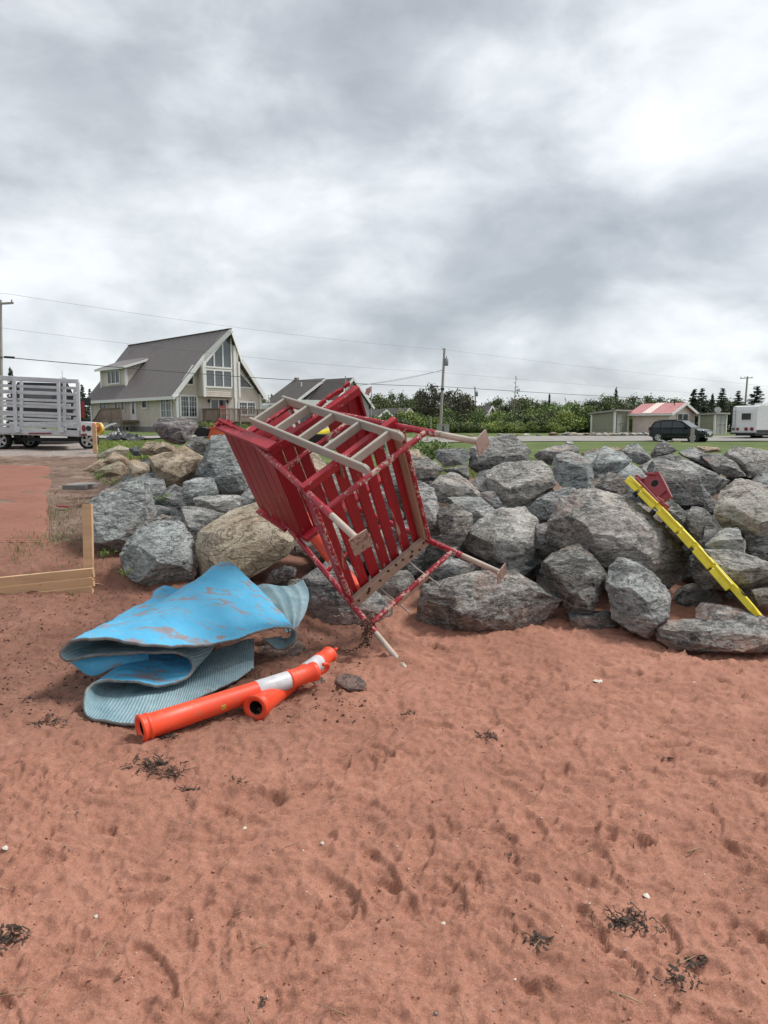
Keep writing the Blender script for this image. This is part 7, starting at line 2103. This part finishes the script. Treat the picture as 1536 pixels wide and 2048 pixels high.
M['clod'] = plain('sand_clod', (0.36, 0.158, 0.098), .95, 0, .3, 40); M['clod_dark'] = plain('dark_soil_clod', (0.10, 0.045, 0.032), .95, 0, .3, 40); M['pebble'] = plain('grey_pebble', (0.25, 0.22, 0.20), .8, 0, .3, 40)
scatter('sand_clods', 6500, fan,   .0012, .008, 'clod', 1, .6, 3.0)
scatter('soil_clods', 2600, soil, .002, .013, 'clod_dark', 2, .6, 2.5)
scatter('shell_fragments', 420, fan, .0015, .0065, 'shell', 3, .5, 3.0)
scatter('pebbles', 320, fan, .002, .009, 'pebble', 4, .6, 2.5)
scatter('organic_crumbs', 900, lambda g: fan(g) if g.rand() < .55 else soil(g),   .0012, .0055, 'kelp', 5, .35, 2.5)
# a few larger shells that stand out
for px, py, s, lab in ((193, 1851, .008, 'white shell bit near the straw at the lower left'), (645, 1703, .009, 'white shell bit right of the sunken hollow'), (887, 1867, .009, 'pale shell bit low in the middle'), (12, 1722, .012, 'white shell at the left edge'), (490, 1668, .009, 'yellowish shell on the rim of the hollow'), (1190, 1374, .016, 'white shell cluster on the sand before the right boulders'), (1292, 1808, .013, 'pink shell flake above the largest seaweed clump'), (1388, 1381, .010, 'small white shell near the right boulders')):
    p = ground_at(px, py); p.z = sand_top(p.x, p.y); mb = MB(); r = random.Random(px)
    for k in range(1 if s < .015 else 6):
        o_ = Vector((r.gauss(0, s * .9), r.gauss(0, s * .5), 0)) * (k > 0)
        mb.lathe(o_ + Vector((0, 0, -.001)), o_ + Vector((.3 * s, .2 * s, s * .7)), [(0, s), (.5, s * .75), (1, s * .2)], 9)
    tagged_mesh('shell', mb, M['shell'], p, lab, 'shell')
# straws and sticks
ST = [(198, 1922, .11, 1.5, 'pale upright straw at the lower left'), (1268, 1692, .07, 1.3, 'pale straw lying in a footprint at the right'), (1385, 1722, .06, .5, 'short twig near the right edge'), (470, 1645, .03, .4, 'short twig on the rim of the hollow'), (290, 1410, .10, .3, 'twig on the soil left of the ribbed mat'), (1250, 2020, .09, -.5, 'bent twig at the bottom right')]
for px, py, L, a, lab in ST:
    p = ground_at(px, py); p.z = sand_top(p.x, p.y) + .004; mb = MB(); d_ = Vector((math.cos(a), math.sin(a), 0)) * L; mb.path([-d_ / 2, Vector((.003, 0, .003)), d_ / 2], .0028, 6, .002)
    tagged_mesh('straw', mb, M['dry'], p, lab, 'straw')
# loose twigs and straw litter on the soil
rng = np.random.RandomState(12); tw = MB()
for i in range(520):
    x, y = soil(rng) if i % 4 else fan(rng); z = sand_top(x, y) + .003; a = rng.uniform(0, 3.14); L = rng.uniform(.015, .07); d_ = Vector((math.cos(a), math.sin(a), rng.uniform(-.1, .15))) * L
    tw.path([Vector((x, y, z)) - d_, Vector((x, y, z + .003)), Vector((x, y, z)) + d_], .0014, 4, .0008)
o = tw.build('twig_litter', M['dry']); tag(o, kind='stuff')
